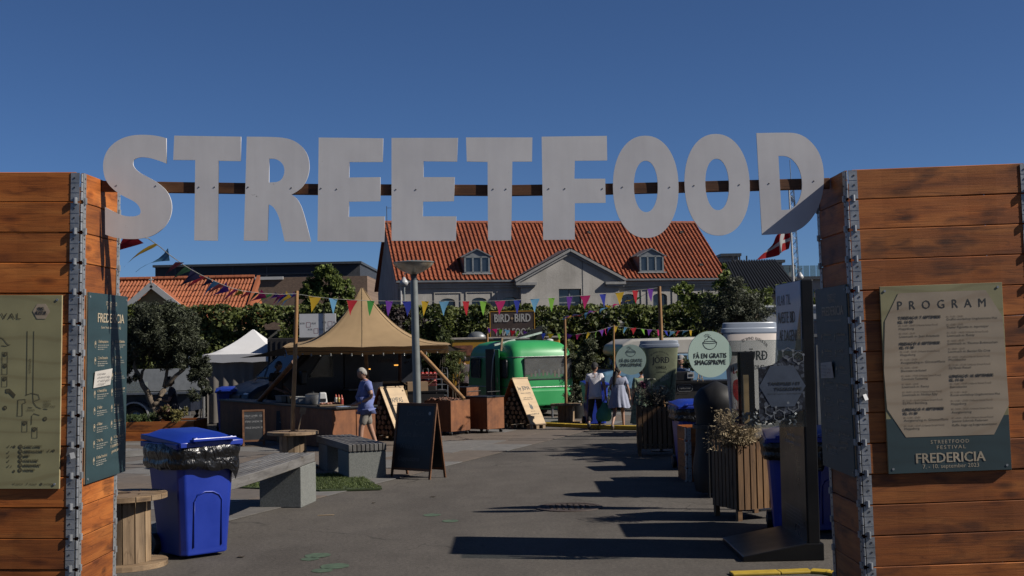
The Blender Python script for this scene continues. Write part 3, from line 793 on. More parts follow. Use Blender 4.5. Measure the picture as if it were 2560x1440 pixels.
# PROGRAM board, front of the right tower
W, H = .80, 1.22
c0 = TRM.inverted() @ hit(2222, 1185, TRM @ Vector((0, -.03, 0)), TRM.to_3x3() @ Vector((0, -1, 0)))
pr = poster('program_poster', 'PROGRAM board with beige hexagon and dark teal foot on the right tower', on_tower(TRM, (c0.x, -.032, c0.z), 0), W, H, PLYG)
def q(x, y):
    u = (x - (127 + 51 * (y - 62) / 1283)) / 848; v = (y - (62 - 24 * u)) / 1285
    return u * W, (1 - v) * H
PS = W / 848
print_shape([[(0.001, .001), (W - .001, .001), (W - .001, .355), (.001, .355)]], TEAL, pr, -.001, 'teal_foot')
print_shape([[q(*p) for p in ((150, 640), (160, 300), (255, 108), (860, 92), (975, 275), (1010, 880), (905, 1083), (298, 1098), (170, 905))]], PLYB, pr, -.0022, 'hexagon_panel')
text('PROGRAM', *q(249, 222), 58 * PS, INK, pr, width=612 * PS, space=2.1, y=-.0035)
LL = [('TORSDAG D. 7. SEPTEMBER', 254, 287, 295, 1), ('KL. 16-20', 255, 315, 102, 1), ('Kl. 11:00 - 20:00 (Urbania Street Food)', 257, 338, 270, 2), ('Hoppeborg', 258, 361, 103, 0),
 ('Kl. 17:00 - 20:00', 259, 393, 110, 2), ('Livemusik m. Jean Anastasia', 260, 415, 276, 0), ('FREDAG D. 8. SEPTEMBER', 262, 465, 281, 1), ('KL. 11-20', 264, 491, 97, 1),
 ('Kl. 11:00 - 20:00 (Urbania Street Food)', 265, 518, 272, 2), ('Hoppeborg', 266, 540, 103, 0), ('Kl. 11:00 - 20:00', 267, 572, 115, 2), ('Ansigtsmaling m. GlimmerMarie', 268, 594, 306, 0),
 ('Kl. 12:00 - 20:00', 269, 628, 116, 2), ('Blomsterværksted', 271, 650, 172, 0), ('Kl. 16:00 - 17:00 (Urbania Street Food)', 272, 684, 272, 2), ('Cornhole Turnering', 273, 706, 180, 0),
 ('Kl. 18:00 - 20:00', 275, 740, 115, 2), ('Livemusik m. Renay', 276, 760, 186, 0), ('Kl. 19:00 - 21:00 (Urbania Street Food)', 278, 795, 272, 2), ('Livemusik m. Nicklas Ejby', 279, 815, 240, 0),
 ('Kl. 21:00 - 01:00 (Urbania Street Food)', 280, 852, 274, 2), ('DJ Marc Bernberg', 281, 872, 166, 0), ('LØRDAG D. 9. SEPTEMBER', 282, 916, 283, 1), ('KL. 11-20', 284, 942, 97, 1),
 ('Kl. 11:00 - 20:00', 285, 970, 114, 2), ('Ansigtsmaling m. GlimmerMarie', 286, 990, 306, 0), ('Kl. 11:00 - 20:00 (Urbania Street Food)', 288, 1026, 276, 2), ('Hoppeborg', 289, 1046, 103, 0),
 ('Kl. 11:00 - 20:00', 586, 278, 116, 2), ('Graffiti-workshop Ungdommens Hus', 587, 298, 350, 0), ('Kl. 12:00 - 12:45', 588, 333, 114, 2), ('Teater Figuletta m. tepottepar', 589, 353, 290, 0),
 ('Kl. 12:00 - 14:00 (Urbania Street Food)', 591, 388, 284, 2), ('Livemusik m. Renay', 592, 410, 188, 0), ('Kl. 14:00 - 15:15', 594, 444, 112, 2), ('Livemusik m. Thomas Buttenschøn', 595, 465, 344, 0),
 ('Kl. 18:00 - 20:00', 597, 500, 116, 2), ('Livemusik m. Bastian Da Cruz', 598, 520, 290, 0), ('Kl. 20:00 - 21:00 (Urbania Street Food)', 599, 556, 286, 2), ('Musikbanko', 600, 576, 118, 0),
 ('Kl. 21:00 - 01:00 (Urbania Street Food)', 601, 611, 286, 2), ('DJ Noah Patuel', 602, 632, 150, 0), ('SØNDAG D. 10. SEPTEMBER', 605, 690, 304, 1), ('KL. 11-16', 606, 715, 96, 1),
 ('Kl. 11:00 - 12:00 (Urbania Street Food)', 607, 740, 284, 2), ('Børnebanko', 608, 762, 115, 0), ('Kl. 11:00 - 16:00', 610, 798, 114, 2), ('Kunst-workshop Ungdommens Hus', 611, 818, 340, 0),
 ('Kl. 11:00 - 20:00 (Urbania Street Food)', 612, 856, 286, 2), ('Hoppeborg', 613, 878, 104, 0), ('Kl. 13:00 - 15:00 (Urbania Street Food)', 615, 913, 286, 2), ('Ansigtsmaling', 616, 936, 136, 0),
 ('Kl. 14:00 - 15:00 (Urbania Street Food)', 617, 974, 286, 2), ('Jeanne Schmidt Pedersen', 618, 996, 246, 0), ('Kaffe, kage og bogpræsentation', 619, 1024, 308, 0)]
for s, x, y, w, k in LL:
    text(s, *q(x, y), (18 if k == 1 else 15 if k == 0 else 12) * PS, INKB if k == 2 else INK, pr, width=w * PS, y=-.0035, bold=.014 if k == 1 else 0)
text('STREETFOOD', *q(468, 1143), 24 * PS, CREAM, pr, width=265 * PS, space=1.25, y=-.0025)
text('FESTIVAL', *q(510, 1180), 24 * PS, CREAM, pr, width=200 * PS, space=1.25, y=-.0025)
text('FREDERICIA', *q(368, 1275), 66 * PS, CREAM, pr, width=476 * PS, bold=.05, y=-.0025)
text('7. - 10. september 2023', *q(412, 1312), 27 * PS, CREAM, pr, width=388 * PS, y=-.0025)

# teal menu boards on the two inner sides
def menu(name, label, M4, note):
    W, H = .86, 1.27
    t = poster(name, label, M4, W, H, TEAL)
    for p in [o for o in t.children if o.name.startswith('bolt')]: pass
    text('STREETFOOD', W * .56, H * .955 - .02, .026, CREAM, t, width=.24, align='C', space=1.1)
    text('FESTIVAL', W * .56, H * .93 - .02, .026, CREAM, t, width=.18, align='C', space=1.1)
    text('FREDERICIA', W * .56, H * .845, .062, CREAM, t, width=.58, align='C', bold=.05)
    text('Sulten? Hvad kunne du tænke dig?', W * .56, H * .812, .016, CREAM, t, width=.44, align='C')
    names = [('1. Køkkenpizzaerne', '10. Boba & Banditos'), ('2. Lima Empanadas', '11. Tasty Thai'), ('3. Pizza', '12. Fiske Bixen'), ('4. Friends & Fries', '13. Shawarma Vognen'),
             ('5. Vedbar', '14. Pampas'), ('6. Rillebar', '15. Classic Coffee'), ('7. Mex Mex', '16. Crepes a la cart'), ('8. Indian Streetfood', '')]
    for r, row in enumerate(names):
        z = H * .735 - r * .112
        for c_, nm in enumerate(row):
            if not nm: continue
            x = .2 + c_ * .37
            text(nm, x, z, .019, CREAM, t, bold=.03)
            for k in range(3):
                L = (.24, .2, .22)[(k + r) % 3] * (1 if k < 2 else .6); xx = x
                lps = []
                while xx < x + L:
                    wl_ = random.uniform(.012, .04); lps.append([(xx, z - .02 - k * .014), (min(xx + wl_, x + L), z - .02 - k * .014), (min(xx + wl_, x + L), z - .0135 - k * .014), (xx, z - .0135 - k * .014)]); xx += wl_ + .008
                print_shape(lps, M('faint_print', (.30, .30, .26), .7), t, -.0015, 'small_print')
            ic = circle(x - .05, z - .012, .016, 12, .024)
            print_shape(stroke_loop(ic, .004, True) + [[(x - .062, z - .002), (x - .038, z - .002), (x - .038, z + .002), (x - .062, z + .002)]], CREAM, t, -.0015, 'icon')
    text('9. Vammel holdes', .5, .195, .022, CREAM, t, bold=.03, rot=R(-3), shear=.3)
    text('generøs pølse', .52, .16, .022, CREAM, t, bold=.03, rot=R(-3), shear=.3)
    n = thing(note[0], note[1], 'paper note', (M4 @ Matrix.Translation((.1, -.008, .63))).to_translation(), M4.to_euler())
    MB().poly([(0, 0, 0), (.36, 0, .012), (.365, -.012, .125), (.02, -.004, .11)], .0006, (0, 1, 0)).build('paper', M('paper_white', (.70, .66, .60), .8, 0, .05), n)
    for k, (w_, s) in enumerate(((.16, 'Fermé lukker'), (.25, 'desværre i dag'), (.26, 'vi ses igen'), (.15, 'i morgen'))):
        text(s, .06, .088 - k * .022, .012, M('pen_ink', (.14, .13, .14), .7), n, width=w_, y=-.013, name='handwriting')
    return t
zb = TLM.inverted() @ hit(210, 1214, TLM @ Vector((0, .02, 0)), TLM.to_3x3() @ Vector((0, -1, 0)))
menu('menu_board', 'sunlit dark teal FREDERICIA menu board on the left tower beside the blue bin', on_tower(TLM, (.032, .085, zb.z), R(90)), ('paper_note', 'white handwritten note taped on the sunlit teal menu board'))
zb2 = TRM.inverted() @ hit(2140, 1186, TRM @ Vector((0, .05, 0)), TRM.to_3x3() @ Vector((0, -1, 0)))
menu('menu_board', 'shaded dark teal FREDERICIA menu board on the right tower beside the display stand', on_tower(TRM, (-.032, .9, zb2.z - .02), R(-90)), ('paper_note', 'white handwritten note taped on the shaded teal menu board'))

# map board, front of the left tower
W, H = .80, 1.26
c0 = TLM.inverted() @ hit(148, 1222, TLM @ Vector((0, -.03, 0)), TLM.to_3x3() @ Vector((0, -1, 0)))
mp_ = poster('map_poster', 'greenish plywood festival map board on the left tower', on_tower(TLM, (c0.x - W, -.032, c0.z), 0), W, H, PLYG)
K = .00095
def q(x, y): return (W - (410 - x) * K, H - (y - 62) * K)
text('FESTIVAL', *q(131, 226), 40 * K, INKD, mp_, width=330 * K, align='R', space=1.2)
hx_ = [q(211, 173), q(241, 122), q(300, 122), q(330, 173), q(300, 225), q(241, 225)]
print_shape([hx_], PLYB, mp_, -.0015, 'hexagon_badge')
text('MAD,', *q(248, 165), 22 * K, INK, mp_, width=44 * K, bold=.05, y=-.003); text('KULTUR', *q(234, 193), 22 * K, INK, mp_, width=72 * K, bold=.05, y=-.003)
def line(pts, w=3, closed=False): print_shape(stroke_loop([q(*p) for p in pts], w * K, closed), INKD, mp_, -.0012, 'map_line')
line([(177, 308), (178, 750)]); line([(222, 308), (223, 760), (228, 800), (250, 828), (280, 840)]); line([(170, 750), (210, 735), (260, 745), (270, 775), (230, 790)])
text('GOTHERSGADE', *q(206, 598), 15 * K, INKD, mp_, width=100 * K, rot=R(-90)); text('INDGANG', *q(182, 856), 12 * K, INKD, mp_, width=54 * K)
for k, s in enumerate(('TOILET I', 'URBANIA', 'STREET FOOD')): text(s, *q(294, 798 + k * 17), 12 * K, INKD, mp_, width=(50, 52, 82)[k] * K)
line([(215, 950), (216, 890), (230, 874), (270, 886)]); line([(190, 832), (218, 834)]); line([(296, 842), (324, 845)])
line([(-20, 350), (10, 360), (40, 398), (60, 402), (30, 412), (0, 408)], 3)
line([(120, 780), (170, 776), (173, 800), (150, 806), (152, 890), (118, 892)], 3, True)
def num(n_, x, y, r=14):
    print_shape([circle(*q(x, y), r * K, 20)], INKD, mp_, -.0014, 'map_dot'); text(n_, q(x, y)[0], q(x, y)[1] - 6 * K, 12 * K, PLYG, mp_, align='C', y=-.0028)
for n_, x, y in (('4', 27, 468), ('1', 27, 548), ('2', 27, 636), ('17', 47, 721), ('18', 31, 835), ('16', 168, 940), ('15', 236, 982), ('21', 308, 910)): num(n_, x, y)
for (x0, y0, x1, y1) in ((8, 452, 44, 530), (8, 535, 44, 605), (8, 620, 44, 690), (152, 924, 187, 998), (220, 968, 257, 1040)): line([(x0, y0), (x1, y0), (x1, y1), (x0, y1)], 2, True)
line([(32, 708), (60, 705), (104, 745), (92, 768)], 2, True)
for k, s in enumerate(('CLASSIC COFFEE', 'CREPES A LA CART', 'JØRD', 'STORE SCENE', 'BØRNEOMRÅDE', 'TOILETTER')):
    y = 1106 + k * 32; num(str(15 + k + (k > 4)), 142, y - 6, 14); text(s, *q(168, y), 15 * K, INKD, mp_, width=(118, 134, 38, 98, 114, 75)[k] * K, bold=.02)
for x, y in ((50, 1100), (50, 1140), (50, 1170), (50, 1200), (50, 1235), (325, 1130)): line([(x, y), (x + 5, y + 8), (x + 16, y - 10)], 3)
for x, y in ((75, 1100), (75, 1235), (348, 1130)): line([(x, y + 8), (x + 12, y - 8), (x + 4, y + 4)], 3)
for x, y in ((100, 1100), (100, 1268), (370, 1127), (288, 1355)): print_shape([circle(*q(x, y), 9 * K, 7)], INKD, mp_, -.0014, 'map_dot')
for s, x, w in (('VEGETAR', 112, 52), ('VEGANSK', 205, 55), ('GLUTENFRI', 303, 65)): text(s, *q(x, 1362), 11 * K, INKD, mp_, width=w * K)
line([(94, 1352), (98, 1360), (106, 1348)], 3); line([(185, 1362), (196, 1346)], 3)

# ================================================================ STREETFOOD sign between the towers
def sign_mat():
    m, nt, b = new_mat('sign_metal')
    vec = coords(nt, (9, 9, .8)); n = noise_tex(nt, vec, 1.5, 3); v2 = coords(nt); d = noise_tex(nt, v2, 1.4, 5, .65); sp = noise_tex(nt, v2, 16, 3, .7)
    c = ramp(nt, n, [(.3, (.74, .725, .73)), (.7, (.80, .785, .79))])
    c = mixc(nt, 1, c, ramp(nt, d, [(.3, (.86, .86, .87)), (.65, (1.03, 1.03, 1.02))]), 'MULTIPLY')
    spk = ramp(nt, sp, [(.27, (.35, .34, .33)), (.31, (1, 1, 1))])
    msk = ramp(nt, d, [(.55, (0, 0, 0)), (.62, (1, 1, 1))])
    c = mixc(nt, msk, c, mixc(nt, 1, c, spk, 'MULTIPLY'))
    nt.links.new(c, b.inputs['Base Color']); b.inputs['Roughness'].default_value = .5; b.inputs['Specular IOR Level'].default_value = .5; return m
SIGN = sign_mat(); BEAM = wood_mat('beam_wood', (.21, .085, .03), (.10, .035, .014), (.30, .13, .05), burn=.5)
YS = 8.755
sg = thing('streetfood_sign', 'large pale STREETFOOD letters on a wooden beam spanning the two towers', 'sign', (at(1280, 850, YS).x, YS, 0))
z8 = lambda pts, ox=240, oy=320: [(ox + x / 4, oy + y / 4) for x, y in pts]
def ell(cx, cy, rx, ry, tilt, e=2.15, n=64):
    o = []
    for k in range(n):
        t = 2 * math.pi * k / n; c, s = math.cos(t), math.sin(t)
        x = rx * math.copysign(abs(c) ** (2 / e), c); y = ry * math.copysign(abs(s) ** (2 / e), s)
        o.append((cx + x + tilt * y, cy + y))
    return o
def smooth(pts, lim=40, it=2):
    """round the soft corners of a traced outline, keep the sharp ones"""
    for _ in range(it):
        out = []; n = len(pts)
        for k in range(n):
            a, b, c = pts[k - 1], pts[k], pts[(k + 1) % n]
            v1 = (b[0] - a[0], b[1] - a[1]); v2 = (c[0] - b[0], c[1] - b[1])
            ang = abs(math.degrees(math.atan2(v1[0] * v2[1] - v1[1] * v2[0], v1[0] * v2[0] + v1[1] * v2[1])))
            if ang > lim or ang < 1: out.append(b)
            else: out += [(b[0] - v1[0] * .25, b[1] - v1[1] * .25), (b[0] + v2[0] * .25, b[1] + v2[1] * .25)]
        pts = out
    return pts
S_ = z8([(705,103),(640,85),(560,72),(470,68),(380,72),(300,90),(230,120),(165,165),(115,225),(85,290),(72,360),(75,430),(90,500),(120,555),(165,605),(215,645),(280,685),(340,712),(390,740),(425,772),(445,810),(450,840),(440,865),(410,880),(370,886),(310,884),(250,868),(180,838),(120,805),(92,790),(95,1065),(160,1090),(240,1105),(330,1112),(430,1110),(530,1092),(610,1055),(680,1000),(730,930),(758,850),(762,770),(745,695),(710,630),(660,580),(600,535),(530,495),(460,460),(410,425),(380,390),(370,355),(380,320),(410,300),(455,291),(510,295),(570,308),(640,330),(708,357)])
R_o = z8([(1510,88),(1740,90),(1880,98),(1980,125),(2065,185),(2120,270),(2138,370),(2130,460),(2100,540),(2050,610),(1990,650),(1955,665),(2005,700),(2045,760),(2075,840),(2105,950),(2152,1138),(1888,1134),(1855,980),(1830,890),(1800,825),(1765,780),(1728,765),(1718,1130),(1480,1126)])
R_i = z8([(1735,308),(1790,308),(1840,330),(1875,370),(1888,420),(1880,475),(1855,520),(1815,542),(1732,546)])
D_o = z8([(1802,52),(2120,46),(2210,55),(2290,90),(2360,150),(2420,230),(2460,330),(2477,440),(2478,560),(2460,680),(2425,790),(2375,880),(2310,960),(2230,1020),(2150,1050),(2080,1058),(1858,1070)], 1440)
D_i = z8([(2022,280),(2095,280),(2150,305),(2200,355),(2235,420),(2255,500),(2260,590),(2245,680),(2215,750),(2175,795),(2130,818),(2052,820)], 1440)
LET = [[S_], [z8([(785,78),(1452,88),(1450,332),(1228,328),(1220,1128),(985,1124),(995,322),(775,320)])], [R_o, R_i],
 [[(797,344),(958,346),(957,405),(874,405),(873,444),(951,443),(951,503),(873,504),(872,542),(962,541),(961,605),(794,603)]],
 [[(979,345),(1145,345),(1143,404),(1059,403),(1059,443),(1137,443),(1135,503),(1058,504),(1057,541),(1141,541),(1140,602),(979,602)]],
 [[(1165,344),(1331,344),(1330,404),(1281,404),(1278,601),(1220,601),(1219,405),(1167,404)]],
 [[(1354,342),(1517,340),(1518,401),(1437,402),(1436,447),(1513,447),(1514,507),(1437,508),(1437,599),(1358,600)]],
 [[(1440 + x / 4, 320 + y / 4) for x, y in ell(697, 589, 328, 511, .01)], [(1440 + x / 4, 320 + y / 4) for x, y in ell(698, 585, 119, 257, .01)]],
 [[(1440 + x / 4, 320 + y / 4) for x, y in ell(1411, 568, 326, 508, .03)], [(1440 + x / 4, 320 + y / 4) for x, y in ell(1411, 565, 118, 257, .03)]],
 [D_o, D_i]]
SCR = [[(292, 464), (390, 465)], [(498, 468), (537, 468)], [(621, 468), (729, 470)], [(803, 471), (842, 473)], [(990, 474), (1040, 474)], [(1233, 473), (1265, 473)], [(1372, 472), (1412, 472), (1506, 472)], [(1556, 468), (1674, 468)], [(1735, 464), (1848, 462)], [(1922, 459), (2034, 453)]]
for i, loops in enumerate(LET):
    P2 = [[at(px, py, YS) for px, py in (smooth(lp) if i in (0, 2, 9) else lp)] for lp in loops]
    c = sum(P2[0], Vector()) / len(P2[0])
    me = plate_mesh('letter', [[(p.x - c.x, p.z - c.z) for p in lp] for lp in P2], .012)
    lt = link('letter', me, SIGN, sg, (c.x - sg.location.x, random.uniform(-.002, .002), c.z))
    for px, py in SCR[i]:
        p = at(px, py, YS); MB().cyl((p.x - c.x, -.006, p.z - c.z), (p.x - c.x, -.0085, p.z - c.z), .0055, .004, 10).build('screw', M('screw_bright', (.32, .31, .30), .45, .6), lt)
bp_ = [at(px, py, YS + .035) for px, py in ((256, 466), (430, 469), (800, 474), (1280, 476.5), (1520, 473), (1880, 464), (2073, 459))]
b = MB(); vs = []
for p in bp_:
    for dy, dz in ((-.024, -.037), (.024, -.037), (.024, .037), (-.024, .037)): vs.append((p.x - sg.location.x, p.y + dy - YS, p.z + dz))
fs = [(0, 1, 2, 3), tuple(range(len(bp_) * 4 - 1, len(bp_) * 4 - 5, -1))]
for k in range(len(bp_) - 1):
    for j in range(4): fs.append((k * 4 + j, k * 4 + (j + 1) % 4, k * 4 + 4 + (j + 1) % 4, k * 4 + 4 + j))
b.add(vs, fs).build('beam', BEAM, sg, bevel=.003)
# ================================================================ foreground: bin, spools, benches, boards, lamp
BLUE = M('blue_plastic', (.012, .045, .42), .38, 0, .12, 3, bmp=.05, spec=.5); BLACKP = M('black_plastic', (.012, .012, .013), .45)
def bag_mat():
    m, nt, b = new_mat('bin_bag'); vec = coords(nt)
    n = noise_tex(nt, coords(nt, (1.6, 1.6, 1)), 5.5, 3, .5, 1.4)
    b.inputs['Base Color'].default_value = (.008, .008, .009, 1); b.inputs['Roughness'].default_value = .3; b.inputs['Specular IOR Level'].default_value = .5
    bump(nt, b, n, .8, .06); return m
BAG = bag_mat()
def wheelie_bin(name, label, loc, yaw, bag=True, group='blue wheelie bins', lid_mat=None, size=1.0):
    """local: front faces -Y, width X; 240 litre body, lid, wheels"""
    t = thing(name, label, 'bin', loc, yaw, group); t.scale = (size,) * 3
    w0, d0, w1, d1, h = .46, .50, .57, .66, .98
    z0, y_off = .03, .03
    b = MB(); lv = [(0, 0), (.05, .02), (.5, .5), (.93, .93), (1, 1)]
    vs = []
    for f, g in lv:
        w, d = w0 + (w1 - w0) * g, d0 + (d1 - d0) * g; z = z0 + (h - z0) * f; c = .05
        for x, y in ((-w/2 + c, -d/2), (w/2 - c, -d/2), (w/2, -d/2 + c), (w/2, d/2 - c), (w/2 - c, d/2), (-w/2 + c, d/2), (-w/2, d/2 - c), (-w/2, -d/2 + c)):
            vs.append((x, y + y_off * f, z))
    fs = [tuple(range(7, -1, -1))]
    for k in range(len(lv) - 1):
        for j in range(8): fs.append((k*8 + j, k*8 + (j+1) % 8, k*8 + 8 + (j+1) % 8, k*8 + 8 + j))
    b.add(vs, fs).build('body', BLUE, t, bevel=.012, seg=2)
    r = MB(); r.box((0, -.31, h + .01), (.6, .05, .05)); r.box((0, .36, h + .01), (.6, .05, .05)); r.box((-.295, .02, h + .01), (.05, .7, .05)); r.box((.295, .02, h + .01), (.05, .7, .05)); r.build('rim', BLUE, t, bevel=.01)
    # raised arch panel on the front
    def fy(z): f = (z - z0) / (h - z0); return -(d0 + (d1 - d0) * f) / 2 + y_off * f
    arc = [(-.13, .1), (-.13, .5), (-.1, .555), (-.03, .58), (.05, .575), (.11, .545), (.14, .5), (.14, .1)]
    a = MB(); a.path([(x, fy(z) - .002, z) for x, z in arc], .008, 6); a.build('arch_ridge', BLUE, t, smooth=True)
    # lid: shallow dome sloping to the front
    l = MB(); n = 9; vs = []
    for i in range(n):
        for j in range(n):
            x = -.305 + .61 * i / (n - 1); y = -.37 + .76 * j / (n - 1)
            z = h + .045 + .055 * min(1, (1 - abs(2*i/(n-1) - 1)) * 2.2) * min(1, j / 1.5) * min(1, (n-1-j) / 1.2) + .05 * j / (n - 1)
            vs.append((x, y, z))
    fs = [(i*n + j, (i+1)*n + j, (i+1)*n + j + 1, i*n + j + 1) for i in range(n-1) for j in range(n-1)]
    k = len(vs); edge = [i*n for i in range(n)] + [(n-1)*n + j for j in range(1, n)] + [i*n + n-1 for i in range(n-2, -1, -1)] + [j for j in range(n-2, 0, -1)]
    for e in edge: vs.append((vs[e][0], vs[e][1], vs[e][2] - .045))
    m = len(edge); fs += [(edge[i], edge[(i+1) % m], k + (i+1) % m, k + i) for i in range(m)] + [tuple(range(k + m - 1, k - 1, -1))]
    ld = l.add(vs, fs).build('lid', lid_mat or BLUE, t, auto=R(40), bevel=.006)
    hd = MB()
    for x in (-.17, .17): hd.box((x, -.375, h + .06), (.03, .06, .05))
    hd.box((0, -.41, h + .066), (.42, .03, .028)); hd.build('lid_handle', BLUE, ld, bevel=.006)
    MB().cyl((-.27, .42, h + .06), (.27, .42, h + .06), .018).build('hinge_bar', BLUE, t)
    for s in (-1, 1):
        wh = MB().cyl((s*.22, .25, .1), (s*.29, .25, .1), .1, n=20).build('wheel', BLACKP, t, bevel=.01)
        MB().cyl((s*.291, .25, .1), (s*.297, .25, .1), .04, n=12).build('hub', M('hub_grey', (.2, .2, .2), .5), wh)
    MB().cyl((-.27, .25, .1), (.27, .25, .1), .012).build('axle', GALV, t)
    if bag:
        bb = MB(); N = 60; rows = []
        random.seed(3 + int(abs(loc[0]) * 100))
        for r_, (z, off) in enumerate(((h + .045, .012), (h + .01, .055), (h - .05, .07), (h - .095, .045), (h - .115, .05), (h - .15, .062), (h - .19, .03))):
            ring = []
            for k in range(N):
                a_ = 2 * math.pi * k / N; c, s = math.cos(a_), math.sin(a_)
                sx = .285 + off; sy = .335 + off
                e = 5.0; q_ = (abs(c) ** e + abs(s) ** e) ** (-1 / e)
                jit = (mnoise.noise(Vector((k * .45, r_ * .8, loc[0]))) + .5 * mnoise.noise(Vector((k * 1.1, r_ * 2.0, 5)))) * (.022 if r_ else .004)
                zz = z
                if r_ >= 5: zz -= max(0, 1.2 * mnoise.noise(Vector((k * .12, 3, 1)))) * .07 + (.13 * math.exp(-((a_ - 5.5) / .22) ** 2) * (r_ - 4) / 2)
                ring.append((sx * q_ * c + jit * c, sy * q_ * s + .02 + jit * s, zz + (jit * .6 if r_ else 0)))
            rows.append(ring)
        vs = [p for r_ in rows for p in r_]
        fs = [(r_*N + k, r_*N + (k+1) % N, (r_+1)*N + (k+1) % N, (r_+1)*N + k) for r_ in range(len(rows) - 1) for k in range(N)]
        o = bb.add(vs, fs).build('bag_rim', BAG, t, smooth=True)
        sb = o.modifiers.new('sub', 'SUBSURF'); sb.levels = 1; sb.render_levels = 1
    random.seed(11)
    return t
b0 = gnd(457, 1402)
BINYAW = R(42)
fc = Matrix.Rotation(BINYAW, 3, 'Z') @ Vector((-.23, -.25, 0)) * 1.14
wheelie_bin('wheelie_bin', 'blue wheelie bin with black bag rim standing beside the left wooden tower', (b0.x - fc.x, b0.y - fc.y, 0), BINYAW, size=1.14)

# ---------------------------------------------------------------- cable spools
SPOOL = wood_mat('spool_wood', (.34, .235, .14), (.22, .15, .09), (.44, .32, .20), burn=.25, rnd=.18)
def disc_boards(t, z, r, th, n, mat, rot=0, name='disc'):
    w = 2 * r / n; m3 = Matrix.Rotation(rot, 4, 'Z')
    for k in range(n):
        y0, y1 = -r + k * w + .003, -r + (k + 1) * w - .003
        f = lambda y: math.sqrt(max(0, r * r - y * y))
        left, right = [], []
        for j in range(7):
            y = y0 + (y1 - y0) * j / 6; x = f(y); right.append((x, y)); left.append((-x, y))
        pts = right + left[::-1]
        pts = [p for i, p in enumerate(pts) if i == 0 or (abs(p[0] - pts[i-1][0]) + abs(p[1] - pts[i-1][1])) > 1e-4]
        dz = random.uniform(-.002, .002)
        b = MB().poly([m3 @ Vector((x, y, z + dz)) for x, y in pts], th, (0, 0, 1)); b.build('board', mat, t, bevel=.002, seg=1)
def spool(name, label, loc, r, h, rc, yaw=0, group='wooden cable spools'):
    t = thing(name, label, 'cable spool', loc, yaw, group); th = .05
    disc_boards(t, 0, r, th, 6, SPOOL, R(20)); disc_boards(t, h - th, r, th, 6, SPOOL, R(-30))
    n = 14; st = []
    sw = 2 * rc * math.sin(math.pi / n) - .004
    mesh = MB().box((0, 0, 0), (h - 2 * th, .022, sw)).mesh('stave'); mesh.materials.append(SPOOL)
    for k in range(n):
        a = 2 * math.pi * k / n
        o = link('stave', mesh, SPOOL, t, (rc * math.cos(a), rc * math.sin(a), h / 2), Euler((0, R(90), 0)).to_matrix().to_euler())
        o.rotation_euler = (Matrix.Rotation(a + R(90), 3, 'Z') @ Matrix.Rotation(R(90), 3, 'Y')).to_euler()
    MB().lathe([(.055, 0), (.075, 0), (.075, .006), (.055, .006)], 16, (0, 0, h)).build('hub_ring', M('rust_iron', (.09, .05, .035), .8, .4), t)
    for k in range(4):
        a = R(45 + 90 * k); MB().cyl((.22 * math.cos(a), .22 * math.sin(a), h - .002), (.22 * math.cos(a), .22 * math.sin(a), h + .008), .014, n=6).build('bolt', M('rust_iron', (.09, .05, .035), .8, .4), t)
    return t
s0 = gnd(325, 1415)
spool('cable_spool', 'nearest wooden cable spool table standing behind the left tower', (s0.x - .07, s0.y + .02, 0), .42, .70, .25, R(15))
s1 = gnd(733, 1172); s1 = Vector((s1.x, s1.y, 0))
spool('cable_spool', 'cable spool table with tall bunting pole beside the slatted benches', s1, .435, .64, .215, R(40))
s2 = gnd(1416, 1058)
spool('cable_spool', 'cable spool table with bunting pole in front of the green caravan', (s2.x, s2.y, 0), .40, .50, .20, R(70))

# ---------------------------------------------------------------- bunting poles
POLE = wood_mat('peeled_pole', (.40, .215, .085), (.27, .14, .055), (.50, .30, .13), burn=.2, knots=True)
def pole(label, base, top, r, name='bunting_pole'):
    base, top = Vector(base), Vector(top); t = thing(name, label, 'pole', base, group='bunting poles')
    n = 7; L = (top - base).length; d = (top - base).normalized()
    b = MB().path([(0, 0, 0)] + [(L * k / n, random.uniform(-.006, .006), random.uniform(-.006, .006)) for k in range(1, n + 1)], r * 1.06, 12, r * .92)
    o = b.build('shaft', POLE, t, auto=R(50)); o.rotation_euler = d.to_track_quat('X', 'Z').to_euler()
    return t
P1T = at(742, 727, s1.y)
pole('round wooden bunting pole standing on the spool beside the benches', s1 + Vector((0, 0, .642)), P1T, .037)
P2T = at(1412, 793, s2.y)
pole('round wooden bunting pole standing on the spool before the green caravan', (s2.x, s2.y, .502), P2T, .036)
YP3 = 27.0; g3 = at(1657, 980, YP3); P3T = at(1648, 716, YP3)
pole('round wooden bunting pole rising behind the vanilla cup', (g3.x + .02, YP3, 0), P3T, .044)
YP4 = 38.0; P4T = at(1534, 812, YP4); g4 = at(1535, 950, YP4)
pole('thin wooden bunting pole in front of the light blue camper', (g4.x, YP4, 0), P4T, .033)
YP5 = 40.0; P5T = at(1218, 818, YP5); g5 = at(1218, 900, YP5)
pole('thin wooden bunting pole behind the green caravan roof', (g5.x, YP5, 0), P5T, .04)
b = MB(); b.box((P1T.x + .11, s1.y - .05, .85), (.1, .02, .38), (0, R(14), 0)); b.box((P1T.x + .145, s1.y - .05, 1.07), (.07, .022, .08), (0, R(14), 0))
wd = thing('wooden_wedge', 'small wooden paddle leaning against the bunting pole on the spool', 'wooden paddle', (s1.x + .1, s1.y - .06, .645))
b = MB(); b.bar((0, 0, 0), (.07, .02, .3), .05, .02); b.box((.083, .02, .35), (.1, .02, .12), (0, R(12), 0)); b.build('paddle', SPOOL, wd, bevel=.004)

